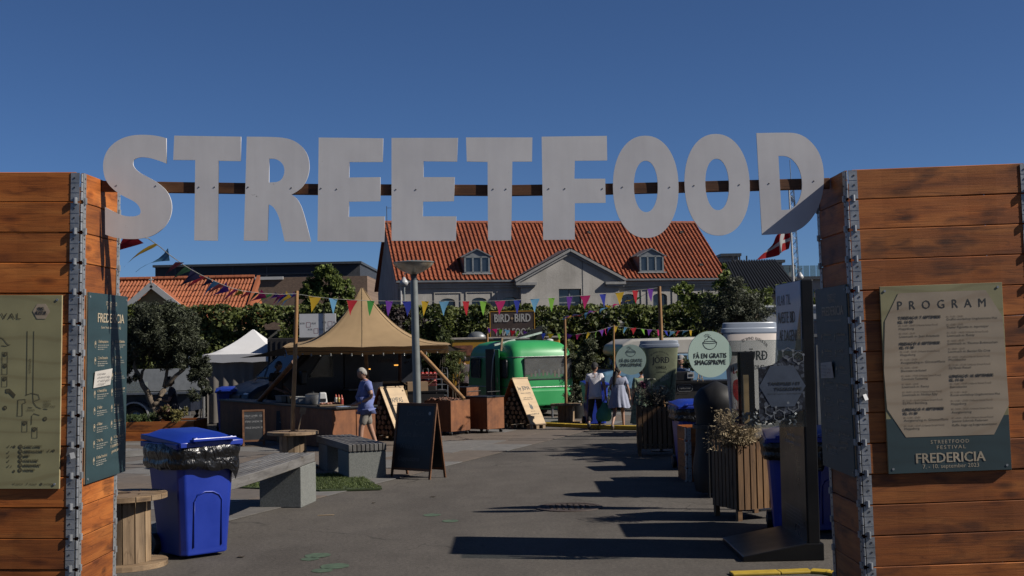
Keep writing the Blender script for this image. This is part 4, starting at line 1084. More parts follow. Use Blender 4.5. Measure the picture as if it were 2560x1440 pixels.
# ---------------------------------------------------------------- benches
WEATH = wood_mat('weathered_timber', (.165, .16, .155), (.095, .09, .088), (.235, .23, .225), burn=.0, grain=14, rnd=.15, bmp=.6)
GRAN = M('granite', (.22, .23, .215), .8, 0, .3, 60, bmp=.3, detail=2)
def bench(label, near, far, width, z, th, blocks, side, nsl=8, curve=0.0):
    """near/far: points on the right long edge; slats run along the length"""
    near, far = Vector(near), Vector(far); d = (far - near); L = d.length; d.normalize(); s = Vector((-d.y, d.x, 0)) * side
    yaw = math.atan2(d.y, d.x); t = thing('bench', label, 'bench', (near.x, near.y, 0), yaw)
    w = width / nsl; sy = 1 if side > 0 else -1
    for k in range(nsl):
        b = MB(); n = 8; y = sy * w * (k + .5)
        vs = []
        for i in range(n + 1):
            x = L * i / n; yy = y + curve * math.sin(math.pi * i / n)
            for dy, dz in ((-w/2 + .006, -th), (w/2 - .006, -th), (w/2 - .006, 0), (-w/2 + .006, 0)): vs.append((x, yy + dy, z + dz + random.uniform(-.001, .001)))
        fs = [(0, 1, 2, 3), tuple(range(n*4 + 3, n*4 - 1, -1))]
        for i in range(n):
            for j in range(4): fs.append((i*4 + j, i*4 + (j+1) % 4, i*4 + 4 + (j+1) % 4, i*4 + 4 + j))
        b.add(vs, fs).build('slat', WEATH, t, bevel=.006, seg=1)
    for x0, x1 in blocks:
        MB().box(((x0 + x1) / 2, sy * width / 2 + curve * .5, (z - th) / 2 - .002), (x1 - x0, width - .02, z - th - .004)).build('granite_block', GRAN, t, bevel=.01)
    return t
far_r, zr_ = at(787, 1150, 17.4), .62
near_r = at(575, 1185, 14.6)
bench('grey weathered timber bench on granite block just right of the blue bin', (at(525, 1190, 13.6).x, 13.4, 0), (far_r.x, 17.45, 0), .58, .655, .12, [(3.35, 4.05)], 1, 8, -.05)
bench('slatted timber bench on granite block beside the chalkboard', (at(967, 1120, 20.2).x, 20.2, 0), (at(878, 1095, 22.4).x, 22.4, 0), .62, .55, .11, [(.02, .75), (1.55, 2.2)], 1, 9)
bench('dark timber bench half hidden behind the left tower', (at(230, 1120, 19).x, 19.2, 0), (at(357, 1115, 19.6).x, 19.9, 0), .5, .55, .1, [(.02, .32)], 1, 6)

# turf mat under the benches
TURF = M('turf_base', (.05, .08, .02), .95, 0, .3, 30)
tp = [gnd(560, 1222), gnd(575, 1197), gnd(880, 1188), gnd(898, 1192), gnd(955, 1226), gnd(800, 1231)]
tm = thing('turf_mat', 'thin artificial grass mat under the slatted benches', 'grass mat', (tp[2].x, tp[2].y, 0))
MB().poly([p + Vector((0, 0, .012)) for p in tp], .022, (0, 0, 1)).build('mat', TURF, tm, world=True)
P = []
xs = [p.x for p in tp]; ys = [p.y for p in tp]
def inside(x, y):
    c = False; n = len(tp)
    for i in range(n):
        a, b_ = tp[i], tp[i-1]
        if (a.y > y) != (b_.y > y) and x < (b_.x - a.x) * (y - a.y) / (b_.y - a.y) + a.x: c = not c
    return c
while len(P) < 9000:
    x, y = random.uniform(min(xs), max(xs)), random.uniform(min(ys), max(ys))
    if inside(x, y): P.append((x - tp[2].x, y - tp[2].y, .045))
gme = leaves_mesh('grass_blades', P, .055, .16, up=1.6)
tag(link('grass_blades', gme, leaf_mat('turf_green', (.06, .10, .02), (.16, .21, .05), .3), tm), kind='stuff')

# ---------------------------------------------------------------- A-frame chalkboards
BFRAME = wood_mat('board_frame', (.20, .085, .035), (.12, .05, .02), (.28, .13, .06), rnd=.1); SLATE = M('slate_board', (.022, .024, .026), .55, 0, .35, 2.5)
CHALK = M('chalk', (.42, .42, .42), .9); CHALKF = M('faint_chalk', (.17, .175, .18), .9)
def aframe(label, loc, yaw, w, h, lean, lines, chalk, leg=.12, group='chalkboards'):
    """local: front faces -Y; front panel leans back by `lean` rad"""
    t = thing('chalkboard', label, 'chalkboard', loc, yaw, group)
    fr = Matrix.Translation((0, -math.sin(lean) * h, 0)) @ Matrix.Rotation(-lean, 4, 'X')
    bk = Matrix.Translation((0, math.sin(lean) * h, 0)) @ Matrix.Rotation(lean, 4, 'X')
    for mtx, sgn in ((fr, 'front'), (bk, 'back')):
        for x in (-w/2 + .02, w/2 - .02): MB().box((x, 0, h/2), (.04, .022, h)).xf(mtx).build('leg', BFRAME, t, bevel=.002)
        MB().box((0, .001, h - .02), (w - .08, .022, .04)).xf(mtx).build('rail', BFRAME, t, bevel=.002)
        MB().box((0, .001, leg + .02), (w - .08, .022, .04)).xf(mtx).build('rail', BFRAME, t, bevel=.002)
        MB().box((0, .003, (h + leg) / 2), (w - .075, .008, h - leg - .07)).xf(mtx).build('slate', SLATE, t)
    for s, x, z, cap, wd in lines:
        text(s, x, z, cap, chalk, t, width=wd, y=-.003, name='chalk_writing', shear=.12, frame=fr)
    return t, fr
A0 = gnd(1021, 1197)
cl, fr = aframe('large chalkboard with drinks list in faint chalk right of the benches', (A0.x + .14, A0.y + .2, 0), R(-38), .84, 1.18, R(9), 
    [('Drinks', -.19, .98, .075, .36), ('Irish Coffee', -.25, .83, .08, .56), ('Kaffe Bailey', -.27, .65, .08, .5), ('White Ukrain', -.28, .46, .085, .58), ('Cappuccino', -.3, .27, .075, .45)], CHALKF)
print_shape([circle(.29, 1.02, .027, 20)], M('sticker_white', (.6, .6, .6), .6), cl, -.004, 'sticker', frame=fr)
A1 = gnd(632, 1116)
aframe('small sunlit chalkboard with sandwich prices in front of the rusty counter', (A1.x, A1.y + .1, 0), R(14), .47, .78, R(10),
    [('MEAT LOVER  125', -.19, .63, .038, .37), ('(med ekstra kød)', -.17, .60, .014, .2), ('STEAK SANDW. 98', -.18, .51, .038, .36), ('PØLSE SANDW. 98', -.17, .38, .038, .36)], CHALK, .1)
A2 = gnd(710, 1108)
sb = thing('price_board', 'small black price board leaning against the rusty counter', 'sign board', (A2.x, A2.y + .05, .2), 0)
fr2 = Matrix.Rotation(R(-10), 4, 'X')
MB().box((0, 0, .25), (.36, .015, .5)).xf(fr2).build('board', SLATE, sb)
for k, s in enumerate(('MEAT LOVER', 'STEAK SANDW.', 'PØLSE SANDW.', '&', 'CHORIZO')): text(s, 0, .41 - k * .085, .028, CHALK, sb, align='C', width=(.18, .22, .22, .02, .14)[k], frame=fr2, y=-.009)
MB().box((0, .06, -.1), (.3, .25, .2)).build('crate_foot', SPOOL, sb, bevel=.004)

# ---------------------------------------------------------------- street lamp
LAMPG = M('lamp_grey', (.30, .325, .315), .45, .25, .15, 4)
def lamp_glass():
    m, nt, b = new_mat('lamp_bowl'); vec = coords(nt); n = noise_tex(nt, vec, 5, 5, .65)
    c = ramp(nt, n, [(.35, (.33, .25, .16)), (.65, (.52, .47, .38))]); nt.links.new(c, b.inputs['Base Color']); b.inputs['Roughness'].default_value = .3
    b.inputs['Transmission Weight'].default_value = .25; return m
YL = 21.6; lt = at(1035, 665, YL); lb = at(1047, 1150, YL)
lm = thing('street_lamp', 'grey street lamp with shallow bowl head in front of the beige tent', 'street lamp', (lb.x, YL, 0), (R(0), R(-.6), 0))
top = lt.z + .06
MB().lathe([(.066, 0), (.066, 1.5), (.062, top - .5), (.06, top - .3)], 20).build('post', LAMPG, lm, auto=R(40))
MB().lathe([(.085, 0), (.085, .03), (.066, .05)], 20).build('base_collar', LAMPG, lm, smooth=False)
MB().lathe([(.05, top - .31), (.045, top - .24), (.06, top - .2), (.085, top - .185)], 20).build('neck', ZINCD, lm, auto=R(40))
MB().lathe([(.06, top - .2), (.16, top - .16), (.26, top - .1), (.325, top - .04), (.345, top)], 32).build('bowl', lamp_glass(), lm, smooth=True)
MB().lathe([(.35, top - .008), (.352, top + .004), (.33, top + .012), (.15, top + .03), (.001, top + .035)], 32).build('cap', LAMPG, lm, auto=R(40))
# smaller distant lamps
for label, px, py, Y, pb in (('distant white globe lamp before the grey house on the left', 1010, 704, 50, 860), ('distant white globe lamp beside the flagpole', 2000, 690, 60, 860)):
    p = at(px, py, Y); t = thing('park_lamp', label, 'street lamp', (p.x, Y, 0), group='distant globe lamps')
    WH = M('lamp_white', (.6, .6, .6), .4)
    MB().cyl((0, 0, 0), (0, 0, p.z), .04).build('post', LAMPG, t)
    MB().lathe([(.02, .18), (.05, .16), (.1, .08), (.16, .0), (.17, -.06), (.12, -.16), (.001, -.18)], 16, (0, 0, p.z)).build('globe', WH, t, smooth=True)
    MB().path([(0, 0, p.z + .15), (.02, 0, p.z + .3), (.12, 0, p.z + .36)], .02).build('arm', LAMPG, t)

# ---------------------------------------------------------------- manhole, markings, kerb, litter
mh = gnd(1423, 1269)
t = thing('manhole_cover', 'round cast iron manhole cover in the asphalt path', 'manhole cover', (mh.x, mh.y, 0))
IRON = M('cast_iron', (.085, .06, .05), .75, .3, .3, 20)
MB().lathe([(.36, .003), (.36, .012), (.42, .012), (.425, .003)], 40).build('frame', IRON, t)
MB().lathe([(.001, .009), (.35, .009), (.352, .003)], 40).build('cover', IRON, t)
for i in range(-4, 5):
    for j in range(-4, 5):
        if i*i + j*j < 17: MB().box((i*.075, j*.075, .0125), (.045, .02, .006), (0, 0, R(45) if (i + j) % 2 else R(-45))).build('stud', IRON, t)
GP = M('green_spray', (.075, .125, .075), .85, 0, .4, 12)
for label, blobs in (('two green sprayed paint blobs on the asphalt near the blue bin', [(795, 1389, .13), (775, 1398, .09)]), ('pair of green sprayed paint blobs nearest the camera', [(837, 1416, .14), (806, 1427, .10)]), ('faint green sprayed blob on the asphalt before the manhole', [(1080, 1288, .11), (1126, 1303, .10)])):
    c0 = gnd(blobs[0][0], blobs[0][1]); t = thing('painted_mark', label, 'paint mark', (c0.x, c0.y, 0), group='green paint marks')
    for px, py, r in blobs:
        c = gnd(px, py); pts = [(c.x - c0.x + r * (1 + .22 * mnoise.noise(Vector((k * .7, px, 0)))) * math.cos(k * math.pi / 10), c.y - c0.y + r * 1.1 * (1 + .22 * mnoise.noise(Vector((k * .7, py, 3)))) * math.sin(k * math.pi / 10), .004) for k in range(20)]
        MB().add(pts, [tuple(range(20))]).build('paint_blob', GP, t)
YEL = M('yellow_paint', (.62, .42, .03), .6, 0, .15, 8)
ke = [gnd(1348, 1066), gnd(1420, 1069), gnd(1500, 1073), gnd(1605, 1075), gnd(1760, 1072)]
t = thing('yellow_kerb', 'long low yellow painted kerb in front of the caravan and camper', 'kerb', (ke[1].x, ke[1].y, 0))
b = MB()
for k in range(len(ke) - 1):
    m = MB(); m.bar(ke[k] + Vector((0, 0, .05)), ke[k+1] + Vector((0, 0, .05)), .2, .1); m.build('kerb_stone', YEL, t, bevel=.02, world=True)
kn = [gnd(1830, 1441), gnd(1950, 1437), gnd(2030, 1434), gnd(2078, 1437), gnd(2120, 1446)]
t = thing('yellow_kerb', 'short yellow kerb edge at the foot of the right wooden tower', 'kerb', (kn[2].x, kn[2].y, 0))
for k in range(len(kn) - 1): m = MB(); m.bar(kn[k] + Vector((0, .06, .012)), kn[k+1] + Vector((0, .06, .012)), .14, .03); m.build('kerb_stone', YEL, t, bevel=.01, world=True)
LIT = [(815, 1289, 'flat wooden stick lying on the asphalt', .17), (603, 1394, 'dead leaf lying on the asphalt right of the blue bin', .09), (1083, 1243, 'dark leaf on the asphalt below the chalkboard', .09), (934, 1259, 'small dark leaf on the asphalt near the turf mat', .06)]
for k, (px, py, label, sz) in enumerate(LIT):
    c = gnd(px, py); t = thing('wooden_stick' if k == 0 else 'fallen_leaf', label, 'stick' if k == 0 else 'leaf', (c.x, c.y, 0), random.uniform(-.3, .3))
    if k == 0: MB().box((0, 0, .007), (sz * 1.2, .022, .006)).build('stick', M('stick_wood', (.45, .33, .2), .8), t)
    else: MB().add([(-sz/2, 0, .006), (-.2*sz, -.35*sz, .014), (.3*sz, -.25*sz, .008), (sz/2, .05*sz, .02), (.15*sz, .3*sz, .006), (-.25*sz, .3*sz, .018)], [(0, 1, 2, 3), (0, 3, 4, 5)]).build('blade', M('dry_leaf', (.06, .045, .03), .9), t)

# ---------------------------------------------------------------- bunting
FC = {k: cloth_two_sided('flag_' + k, c, .1, .45) for k, c in dict(yellow=(.62, .40, .03), lightblue=(.16, .40, .62), red=(.52, .025, .04), green=(.06, .30, .06), purple=(.16, .04, .34), blue=(.03, .05, .38), pink=(.62, .03, .18), lime=(.22, .48, .06), navy=(.03, .03, .10), darkgreen=(.04, .12, .05), maroon=(.20, .03, .04)).items()}
CORD = M('cord', (.3, .3, .28), .8)
FLM = {}
def flag_mesh(color, w, h, wave, seed, tail=0):
    key = (color, w, h, wave, seed, tail)
    if key in FLM: return FLM[key]
    n = 6; vs = []; fs = []; rr = random.Random(seed); ph = rr.uniform(0, 6)
    for i in range(n + 1):
        f = i / n; ww = w * ((1 - f) if not tail else max(.06, (1 - f) ** 1.6)) / 2
        oy = wave * math.sin(f * 3.2 + ph) * f; ox = wave * .8 * math.sin(f * 2.5 + ph * 1.7) * f
        for s in (-1, 0, 1): vs.append((s * ww + ox, oy + s * ww * .35 * math.sin(ph + f * 2), -h * f))
    for i in range(n):
        for s in range(2): fs.append((i*3 + s, i*3 + s + 1, i*3 + 4 + s, i*3 + 3 + s))
    me = MB().add(vs, fs).mesh('flag', True); me.materials.append(FC[color]); FLM[key] = me; return me
def bunting(label, pts, flags, w, h, wave, lean=(0, 0), rnd=.15, tail=0, name='bunting'):
    """pts: control points of the cord; flags: list of (fraction along, colour)"""
    pts = [Vector(p) for p in pts]; t = thing(name, label, 'bunting', pts[0], group='strings of triangular pennants')
    L = [0]
    for a, b in zip(pts, pts[1:]): L.append(L[-1] + (b - a).length)
    def P(f):
        s = f * L[-1]
        for k in range(len(pts) - 1):
            if s <= L[k+1] + 1e-6: u = (s - L[k]) / (L[k+1] - L[k]); return pts[k].lerp(pts[k+1], u), (pts[k+1] - pts[k]).normalized()
        return pts[-1], (pts[-1] - pts[-2]).normalized()
    MB().path([p - pts[0] for p in pts], .004, 5).build('cord', CORD, t)
    for k, (f, c) in enumerate(flags):
        p, d = P(f); yaw = math.atan2(d.y, d.x)
        sl = -math.asin(max(-1, min(1, d.z)))
        o = link('flag', flag_mesh(c, w, h, wave, k % 5, tail), FC[c], t, p - pts[0])
        o.rotation_euler = (Matrix.Rotation(yaw, 3, 'Z') @ Matrix.Rotation(sl, 3, 'Y') @ Matrix.Rotation(lean[0] + random.uniform(-rnd, rnd), 3, 'X') @ Matrix.Rotation(lean[1] + random.uniform(-rnd, rnd) * .5, 3, 'Y')).to_euler()
    return t
main = [(742, 735), (787, 742), (833, 747), (880, 750), (927, 752), (973, 752.5), (1020, 753), (1063, 753), (1110, 753), (1165, 753), (1208, 753), (1250, 752), (1293, 750), (1337, 747), (1379, 745), (1424, 741), (1463, 739), (1507, 735), (1549, 731), (1588, 726), (1626, 722), (1648, 719)]
dep = lambda px: s1.y + (YP3 - s1.y) * (px - 742) / (1648 - 742)
mpts = [at(px, py, dep(px)) for px, py in main]
tot = sum((b - a).length for a, b in zip(mpts, mpts[1:])); acc = 0; mfl = []
cols = ['yellow', 'lightblue', 'red', 'green', 'purple', 'blue', 'yellow', 'lightblue', 'red', 'lime', 'pink', 'blue', 'lightblue', 'lime', 'purple', 'pink', 'blue', 'yellow', 'red', 'purple']
for k in range(1, 21): acc += (mpts[k] - mpts[k-1]).length; mfl.append((acc / tot, cols[k-1]))
bunting('long row of hanging triangular pennants between the spool pole and the vanilla cup pole', mpts, mfl, .215, .28, .02, (.05, 0), .12)
f0 = at(300, 586, 9.25)
seg = [f0] + [at(px, py, Y) for px, py, Y in ((371, 596, 10.0), (400, 617, 10.6), (422, 636, 11.1), (442, 650, 11.6), (460, 663, 12.1), (480, 675, 12.7), (500, 686, 13.3), (521, 696, 14.0), (548, 708, 15.2), (575, 719, 16.6), (605, 727, 17.6), (650, 733, 18.8), (700, 736, 20.0))] + [P1T - Vector((0, 0, .05))]
bunting('pennant string running from the left tower down to the spool pole', seg, [(.03, 'red'), (.09, 'yellow'), (.145, 'lightblue'), (.2, 'maroon'), (.25, 'darkgreen'), (.295, 'navy'), (.34, 'red'), (.39, 'navy'), (.44, 'lightblue'), (.49, 'maroon'), (.55, 'purple'), (.615, 'pink'), (.65, 'yellow'), (.69, 'red'), (.73, 'darkgreen'), (.765, 'pink'), (.80, 'green'), (.83, 'purple'), (.86, 'pink'), (.89, 'blue'), (.92, 'yellow'), (.95, 'lightblue'), (.98, 'purple')], .30, .32, .03, (R(48), R(8)), .18, tail=1)
seg = [P3T - Vector((0, 0, .02)), at(1600, 742, 27.4), at(1540, 762, 28.6), at(1480, 779, 30), at(1440, 788, 31.2), P2T]
bunting('pennant string blown flat between the vanilla cup pole and the caravan pole', seg, [(f, c) for f, c in zip([.04, .1, .16, .22, .28, .34, .4, .46, .52, .58, .64, .7, .76, .82, .88, .94], ['purple', 'green', 'yellow', 'navy', 'pink', 'yellow', 'lightblue', 'red', 'purple', 'lightblue', 'red', 'navy', 'pink', 'yellow', 'navy', 'lightblue'])], .17, .26, .05, (R(62), R(20)), .35)
seg = [P5T - Vector((0, 0, .03)), at(1260, 824, 39.4), at(1310, 829, 38.6), at(1370, 834, 37.6), at(1440, 836, 36.6), at(1490, 829, 37), P4T - Vector((0, 0, .03)), at(1600, 822, 38.6), at(1680, 828, 39.4), at(1735, 825, 40)]
bunting('far string of small bright pennants behind the caravan and camper', seg, [(f, c) for f, c in zip([.01, .035, .07, .1, .13, .16, .2, .25, .29, .33, .37, .42, .46, .5, .53, .56, .59, .62, .66, .70, .73, .77, .80, .84, .87, .90, .93, .96, .985], ['purple', 'pink', 'lime', 'lightblue', 'red', 'lime', 'purple', 'pink', 'blue', 'yellow', 'lime', 'purple', 'pink', 'yellow', 'lime', 'purple', 'pink', 'blue', 'yellow', 'lightblue', 'red', 'lime', 'purple', 'pink', 'blue', 'lightblue', 'red', 'lightblue', 'yellow'])], .2, .2, .03, (.1, .1), .6)
# ================================================================ stalls, tents and vehicles
def corten_mat():
    m, nt, b = new_mat('corten_steel'); vec = coords(nt)
    n = noise_tex(nt, vec, 2.2, 6, .7); f = noise_tex(nt, vec, 18, 4); st = noise_tex(nt, coords(nt, (6, 6, .5)), 1.5, 4)
    c = ramp(nt, n, [(.3, (.15, .055, .022)), (.55, (.26, .095, .032)), (.75, (.33, .13, .045))])
    c = mixc(nt, .6, c, ramp(nt, st, [(.35, (.6, .55, .5)), (.6, (1, 1, 1))]), 'MULTIPLY'); c = mixc(nt, .5, c, ramp(nt, f, [(.3, (.75,) * 3), (.7, (1.15,) * 3)]), 'MULTIPLY')
    nt.links.new(c, b.inputs['Base Color']); b.inputs['Roughness'].default_value = .7; b.inputs['Metallic'].default_value = .15; return m
CORTEN = corten_mat(); BLACKM = M('black_metal', (.014, .014, .015), .5, .3); STEEL = M('steel', (.45, .46, .47), .35, .8)
BEIGE = cloth_two_sided('beige_canvas', (.46, .32, .175), .07, .12); WHITEC = cloth_two_sided('white_canvas', (.92, .92, .93), .04, .15); GREYC = cloth_two_sided('grey_curtain', (.33, .30, .27), .06, .2)

# ---------------------------------------------------------------- beige tipi tent
YT = 30.8; pk = at(905, 716, YT)
edge = [at(712, 869, 28.1), at(800, 868, 27.9), at(905, 868, 27.8), at(1010, 866, 27.9), at(1120, 863, 28.2), at(1128, 862, 30.8), at(1118, 857, 33.8), at(1000, 855, 34.2), at(850, 855, 34.2), at(725, 857, 34.0), at(706, 868, 30.8)]
tt = thing('tipi_tent', 'beige canvas tipi tent with pointed peak over the dark food van', 'tent', (pk.x, YT, 0))
NR_, SUB = 16, 4; ring = []
for k in range(len(edge)):
    a, b_ = edge[k], edge[(k + 1) % len(edge)]
    for j in range(SUB):
        f = j / SUB; p = a.lerp(b_, f); p.z += .012 * math.sin(math.pi * f); ring.append(p)
vs, fs = [], []; N = len(ring)
for i in range(NR_ + 1):
    r = .012 + .988 * i / NR_; drop = 1 - (1 - r) ** 2.45
    for k, p in enumerate(ring):
        q_ = pk.lerp(p, r); q_.z = pk.z + (p.z - pk.z) * drop
        if k % (SUB * 2) == 0: q_.z += .02 * math.sin(math.pi * r)
        vs.append(q_ - tt.location)
for i in range(NR_):
    for k in range(N): fs.append((i*N + k, i*N + (k+1) % N, (i+1)*N + (k+1) % N, (i+1)*N + k))
fs.append(tuple(range(N)))
MB().add(vs, fs).build('canvas', BEIGE, tt, smooth=True)
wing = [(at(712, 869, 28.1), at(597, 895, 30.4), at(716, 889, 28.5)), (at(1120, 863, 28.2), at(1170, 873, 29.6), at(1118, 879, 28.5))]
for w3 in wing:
    q3 = [p - tt.location for p in w3]; mid = (q3[0] + q3[1]) / 2 + Vector((0, 0, -.02)); MB().add([q3[0], mid, q3[1], (q3[1] + q3[2]) / 2, q3[2]], [(0, 1, 3, 4), (1, 2, 3)]).build('wing', M('wing_painted_shade', (.07, .055, .04), .9), tt)  # same canvas; the dark colour paints in the shade of the wing's underside
v = MB(); fr_ = ring[:SUB * 4 + 1]
vv = [p - tt.location for p in fr_] + [p - tt.location + Vector((0, .34, -.17 - .01 * math.sin(i * .9))) for i, p in enumerate(fr_)]
n = len(fr_); v.add(vv, [(k, k + 1, n + k + 1, n + k) for k in range(n - 1)]).build('valance', BEIGE, tt, smooth=True)
for k in range(0, N, SUB * 2):
    pts = [Vector(vs[i*N + k]) + Vector((0, 0, .008)) for i in range(NR_ + 1)]; MB().path(pts, .004, 5).build('seam', M('seam_tan', (.36, .25, .13), .8), tt)
def timber(nm, a, b_, r, mat): MB().cyl(Vector(a) - tt.location, Vector(b_) - tt.location, r, n=10).build(nm, mat, tt, auto=R(50))
timber('pole', at(735, 905, 27.6), gnd(575, 1085) * 1.0, .055, BFRAME)
timber('pole', at(1050, 880, 28.0), at(1160, 998, 27.4), .045, POLE)
timber('pole', (pk.x + .15, YT, 0), pk - Vector((0, 0, .1)), .05, POLE)
timber('pole', at(1000, 880, 32.5), at(1000, 1010, 32.5), .045, BFRAME)
lights = MB(); BULB = M('bulb_glass', (.28, .28, .26), .15)
for k in range(26):
    p = fr_[min(n - 1, int(k * (n - 1) / 25))] - tt.location + Vector((0, .02, -.16 - .03 * (k % 2)))
    MB().sphere(p, .019, 8, 6).build('bulb', BULB, tt, smooth=True)
MB().path([p - tt.location + Vector((0, .02, -.10)) for p in fr_], .006, 4).build('light_cable', BLACKP, tt)

# ---------------------------------------------------------------- white pop-up tent
pw = at(633, 822, 36.5)
wt = thing('popup_tent', 'white pop-up gazebo with pointed roof left of the dark food van', 'tent', (pw.x, 36.5, 0))
hw, hd = (at(733, 880, 35).x - at(536, 880, 35).x) / 2, 1.5
ez = at(560, 886, 35).z; 
c4 = [(-hw, -hd), (hw, -hd), (hw, hd), (-hw, hd)]
vs, fs = [], []; ring = []
for k in range(4):
    for j in range(6): f = j / 6; a, b_ = c4[k], c4[(k+1) % 4]; ring.append((a[0] + (b_[0]-a[0])*f, a[1] + (b_[1]-a[1])*f))
N = 24
for i in range(9):
    r = .02 + .98 * i / 8; d_ = 1 - (1 - r) ** 1.55
    for x, y in ring: vs.append((x * r, y * r, pw.z + (ez - pw.z) * d_))
for i in range(8):
    for k in range(N): fs.append((i*N + k, i*N + (k+1) % N, (i+1)*N + (k+1) % N, (i+1)*N + k))
MB().add(vs, fs).build('roof', WHITEC, wt, auto=R(30))
for k in range(4):
    a, b_ = Vector((*c4[k], ez)), Vector((*c4[(k+1) % 4], ez)); m = MB(); q_ = []
    for j in range(9): p = a.lerp(b_, j / 8); q_.append(p)
    m.add(q_ + [p + Vector((0, 0, -.22 + .012 * math.sin(j * 2.2))) for j, p in enumerate(q_)], [(j, j+1, 10+j, 9+j) for j in range(8)]).build('valance', WHITEC, wt)
    MB().box((c4[k][0] * .99, c4[k][1] * .99, ez / 2), (.05, .05, ez)).build('leg', M('alu_white', (.6, .6, .6), .4, .3), wt)
for nm, a, b_ in (('side_wall', (-hw * .93, -hd * .9), (-hw * .9, hd * .95)), ('side_wall', (-hw * .9, hd * .95), (hw, hd * .95)), ('front_curtain', (-hw * .93, -hd * .92), (hw * .25, -hd * .88))):
    m = MB(); n = 24; vs = []
    for j in range(n + 1):
        f = j / n; x, y = a[0] + (b_[0]-a[0])*f, a[1] + (b_[1]-a[1])*f; w_ = .03 * math.sin(f * 30)
        vs += [(x + w_ * .4, y + w_, .03), (x + w_ * .2, y + w_ * .5, ez - .02)]
    m.add(vs, [(2*j, 2*j+2, 2*j+3, 2*j+1) for j in range(n)]).build(nm, GREYC, wt, smooth=True)

# ---------------------------------------------------------------- vans
TYRE = M('tyre', (.02, .02, .021), .85, 0, .2, 20); CHROME = M('chrome', (.6, .6, .6), .2, .9); LENS = M('headlight', (.4, .42, .45), .15, .2)
AUTOGLASS = glass_mat('auto_glass', (.55, .62, .62), .03, .3, (.015, .02, .022))
def wheel(t, x, y, z, r, s, rimc):
    w = MB().lathe([(r*.62, -.09), (r*.96, -.085), (r, -.05), (r, .05), (r*.96, .085), (r*.62, .09)], 24).xf(Matrix.Translation((x, y, z)) @ Matrix.Rotation(R(90), 4, 'X')).build('wheel', TYRE, t, auto=R(40))
    m = MB().lathe([(.001, .03), (r*.2, .035), (r*.5, .0), (r*.63, .06)], 20)
    m.xf(Matrix.Translation((x, y, z)) @ Matrix.Rotation(R(-90 if s > 0 else 90), 4, 'X')).build('rim', rimc, w, auto=R(40))
    for k in range(5): a = 2*math.pi*k/5; MB().cyl((x + r*.12*math.cos(a), y + s*.03, z + r*.12*math.sin(a)), (x + r*.12*math.cos(a), y + s*.05, z + r*.12*math.sin(a)), .015, n=6).build('wheel_nut', STEEL, w)
def van(name, label, loc, yaw, prof, width, body, split=None, upper=None, ws=None, sidewin=(), wheels=(), wr=.33, lamp_z=.85, extras=None):
    """nose towards local -X; prof (x,z) outline; ws: windscreen ((x0,z0),(x1,z1))"""
    t = thing(name, label, 'van', loc, yaw)
    hw = width / 2
    MB().poly([(x, -hw, z) for x, z in prof], width, (0, 1, 0)).build('body', body, t, bevel=.11, seg=4, auto=R(50))
    if split:
        MB().poly([(x, -hw - .012, z) for x, z in split], width + .024, (0, 1, 0)).build('roof', upper, t, bevel=.12, seg=4, auto=R(50))
    if ws:
        (x0, z0), (x1, z1) = ws; d = Vector((x1 - x0, 0, z1 - z0)).normalized(); nn = Vector((-d.z, 0, d.x)) * .012
        g = MB(); pts = []
        for (x, z), k in (((x0, z0), .9), ((x1, z1), .78)):
            for s in ((-1, 1) if z == z0 else (1, -1)): pts.append(Vector((x, s * hw * k, z)) + nn)
        w = g.poly(pts, .01, nn.normalized()).build('windscreen', AUTOGLASS, t, bevel=.004)
        m = MB(); 
        for k in range(4): m.bar(pts[k] + nn, pts[(k+1) % 4] + nn, .03, .02)
        m.build('windscreen_seal', BLACKP, w)
        for s in (-.45, .25): MB().bar(Vector((x0, s * hw, z0)) + nn * 3, Vector((x0 + d.x * .4, s * hw + .5, z0 + d.z * .4)) + nn * 3, .015, .015).build('wiper', BLACKP, w)
    for s in (-1, 1):
        for quad in sidewin:
            pts = [(x, s * (hw + .002), z) for x, z in quad]
            w = MB().poly(pts, .012 * s, (0, 1, 0)).build('side_window', AUTOGLASS, t)
            m = MB(); 
            for k in range(len(pts)): m.bar(pts[k], pts[(k+1) % len(pts)], .03, .03)
            m.build('window_seal', BLACKP, w)
        for x in wheels: 
            MB().cyl((x, s * (hw - .25), wr), (x, s * (hw + .004), wr), wr * 1.22, n=24).build('wheel_arch', BLACKP, t)
            wheel(t, x, s * (hw - .08), wr, wr, s, STEEL)
        xn = min(p[0] for p in prof)
        MB().box((xn + .12, s * hw * .72, lamp_z), (.14, .34, .26)).build('headlight', LENS, t, bevel=.04)
    xn = min(p[0] for p in prof)
    MB().box((xn + .06, 0, .48), (.2, width * .98, .26)).build('bumper', BLACKP, t, bevel=.05)
    MB().box((xn + .05, 0, lamp_z - .02), (.1, width * .45, .2)).build('grille', BLACKP, t, bevel=.02)
    return t
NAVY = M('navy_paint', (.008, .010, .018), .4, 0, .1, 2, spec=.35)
vn = gnd(617, 1052); vn = Vector((at(640, 900, 32.2).x, 32.2, 0))
VP = [(-2.35, .38), (-2.42, .62), (-2.38, .95), (-2.1, 1.12), (-1.5, 1.3), (-.72, 2.02), (-.4, 2.14), (2.3, 2.16), (2.4, 1.9), (2.42, .38)]
dv = van('food_van', 'dark navy food van parked under the beige tipi tent', (vn.x + 1.55, vn.y + .95, 0), R(32), VP, 1.9, NAVY, ws=((-1.5, 1.31), (-.74, 2.0)), sidewin=([(-.85, 1.3), (-.15, 1.3), (-.15, 1.88), (-.42, 1.88)],), wheels=(-1.55, 1.5))
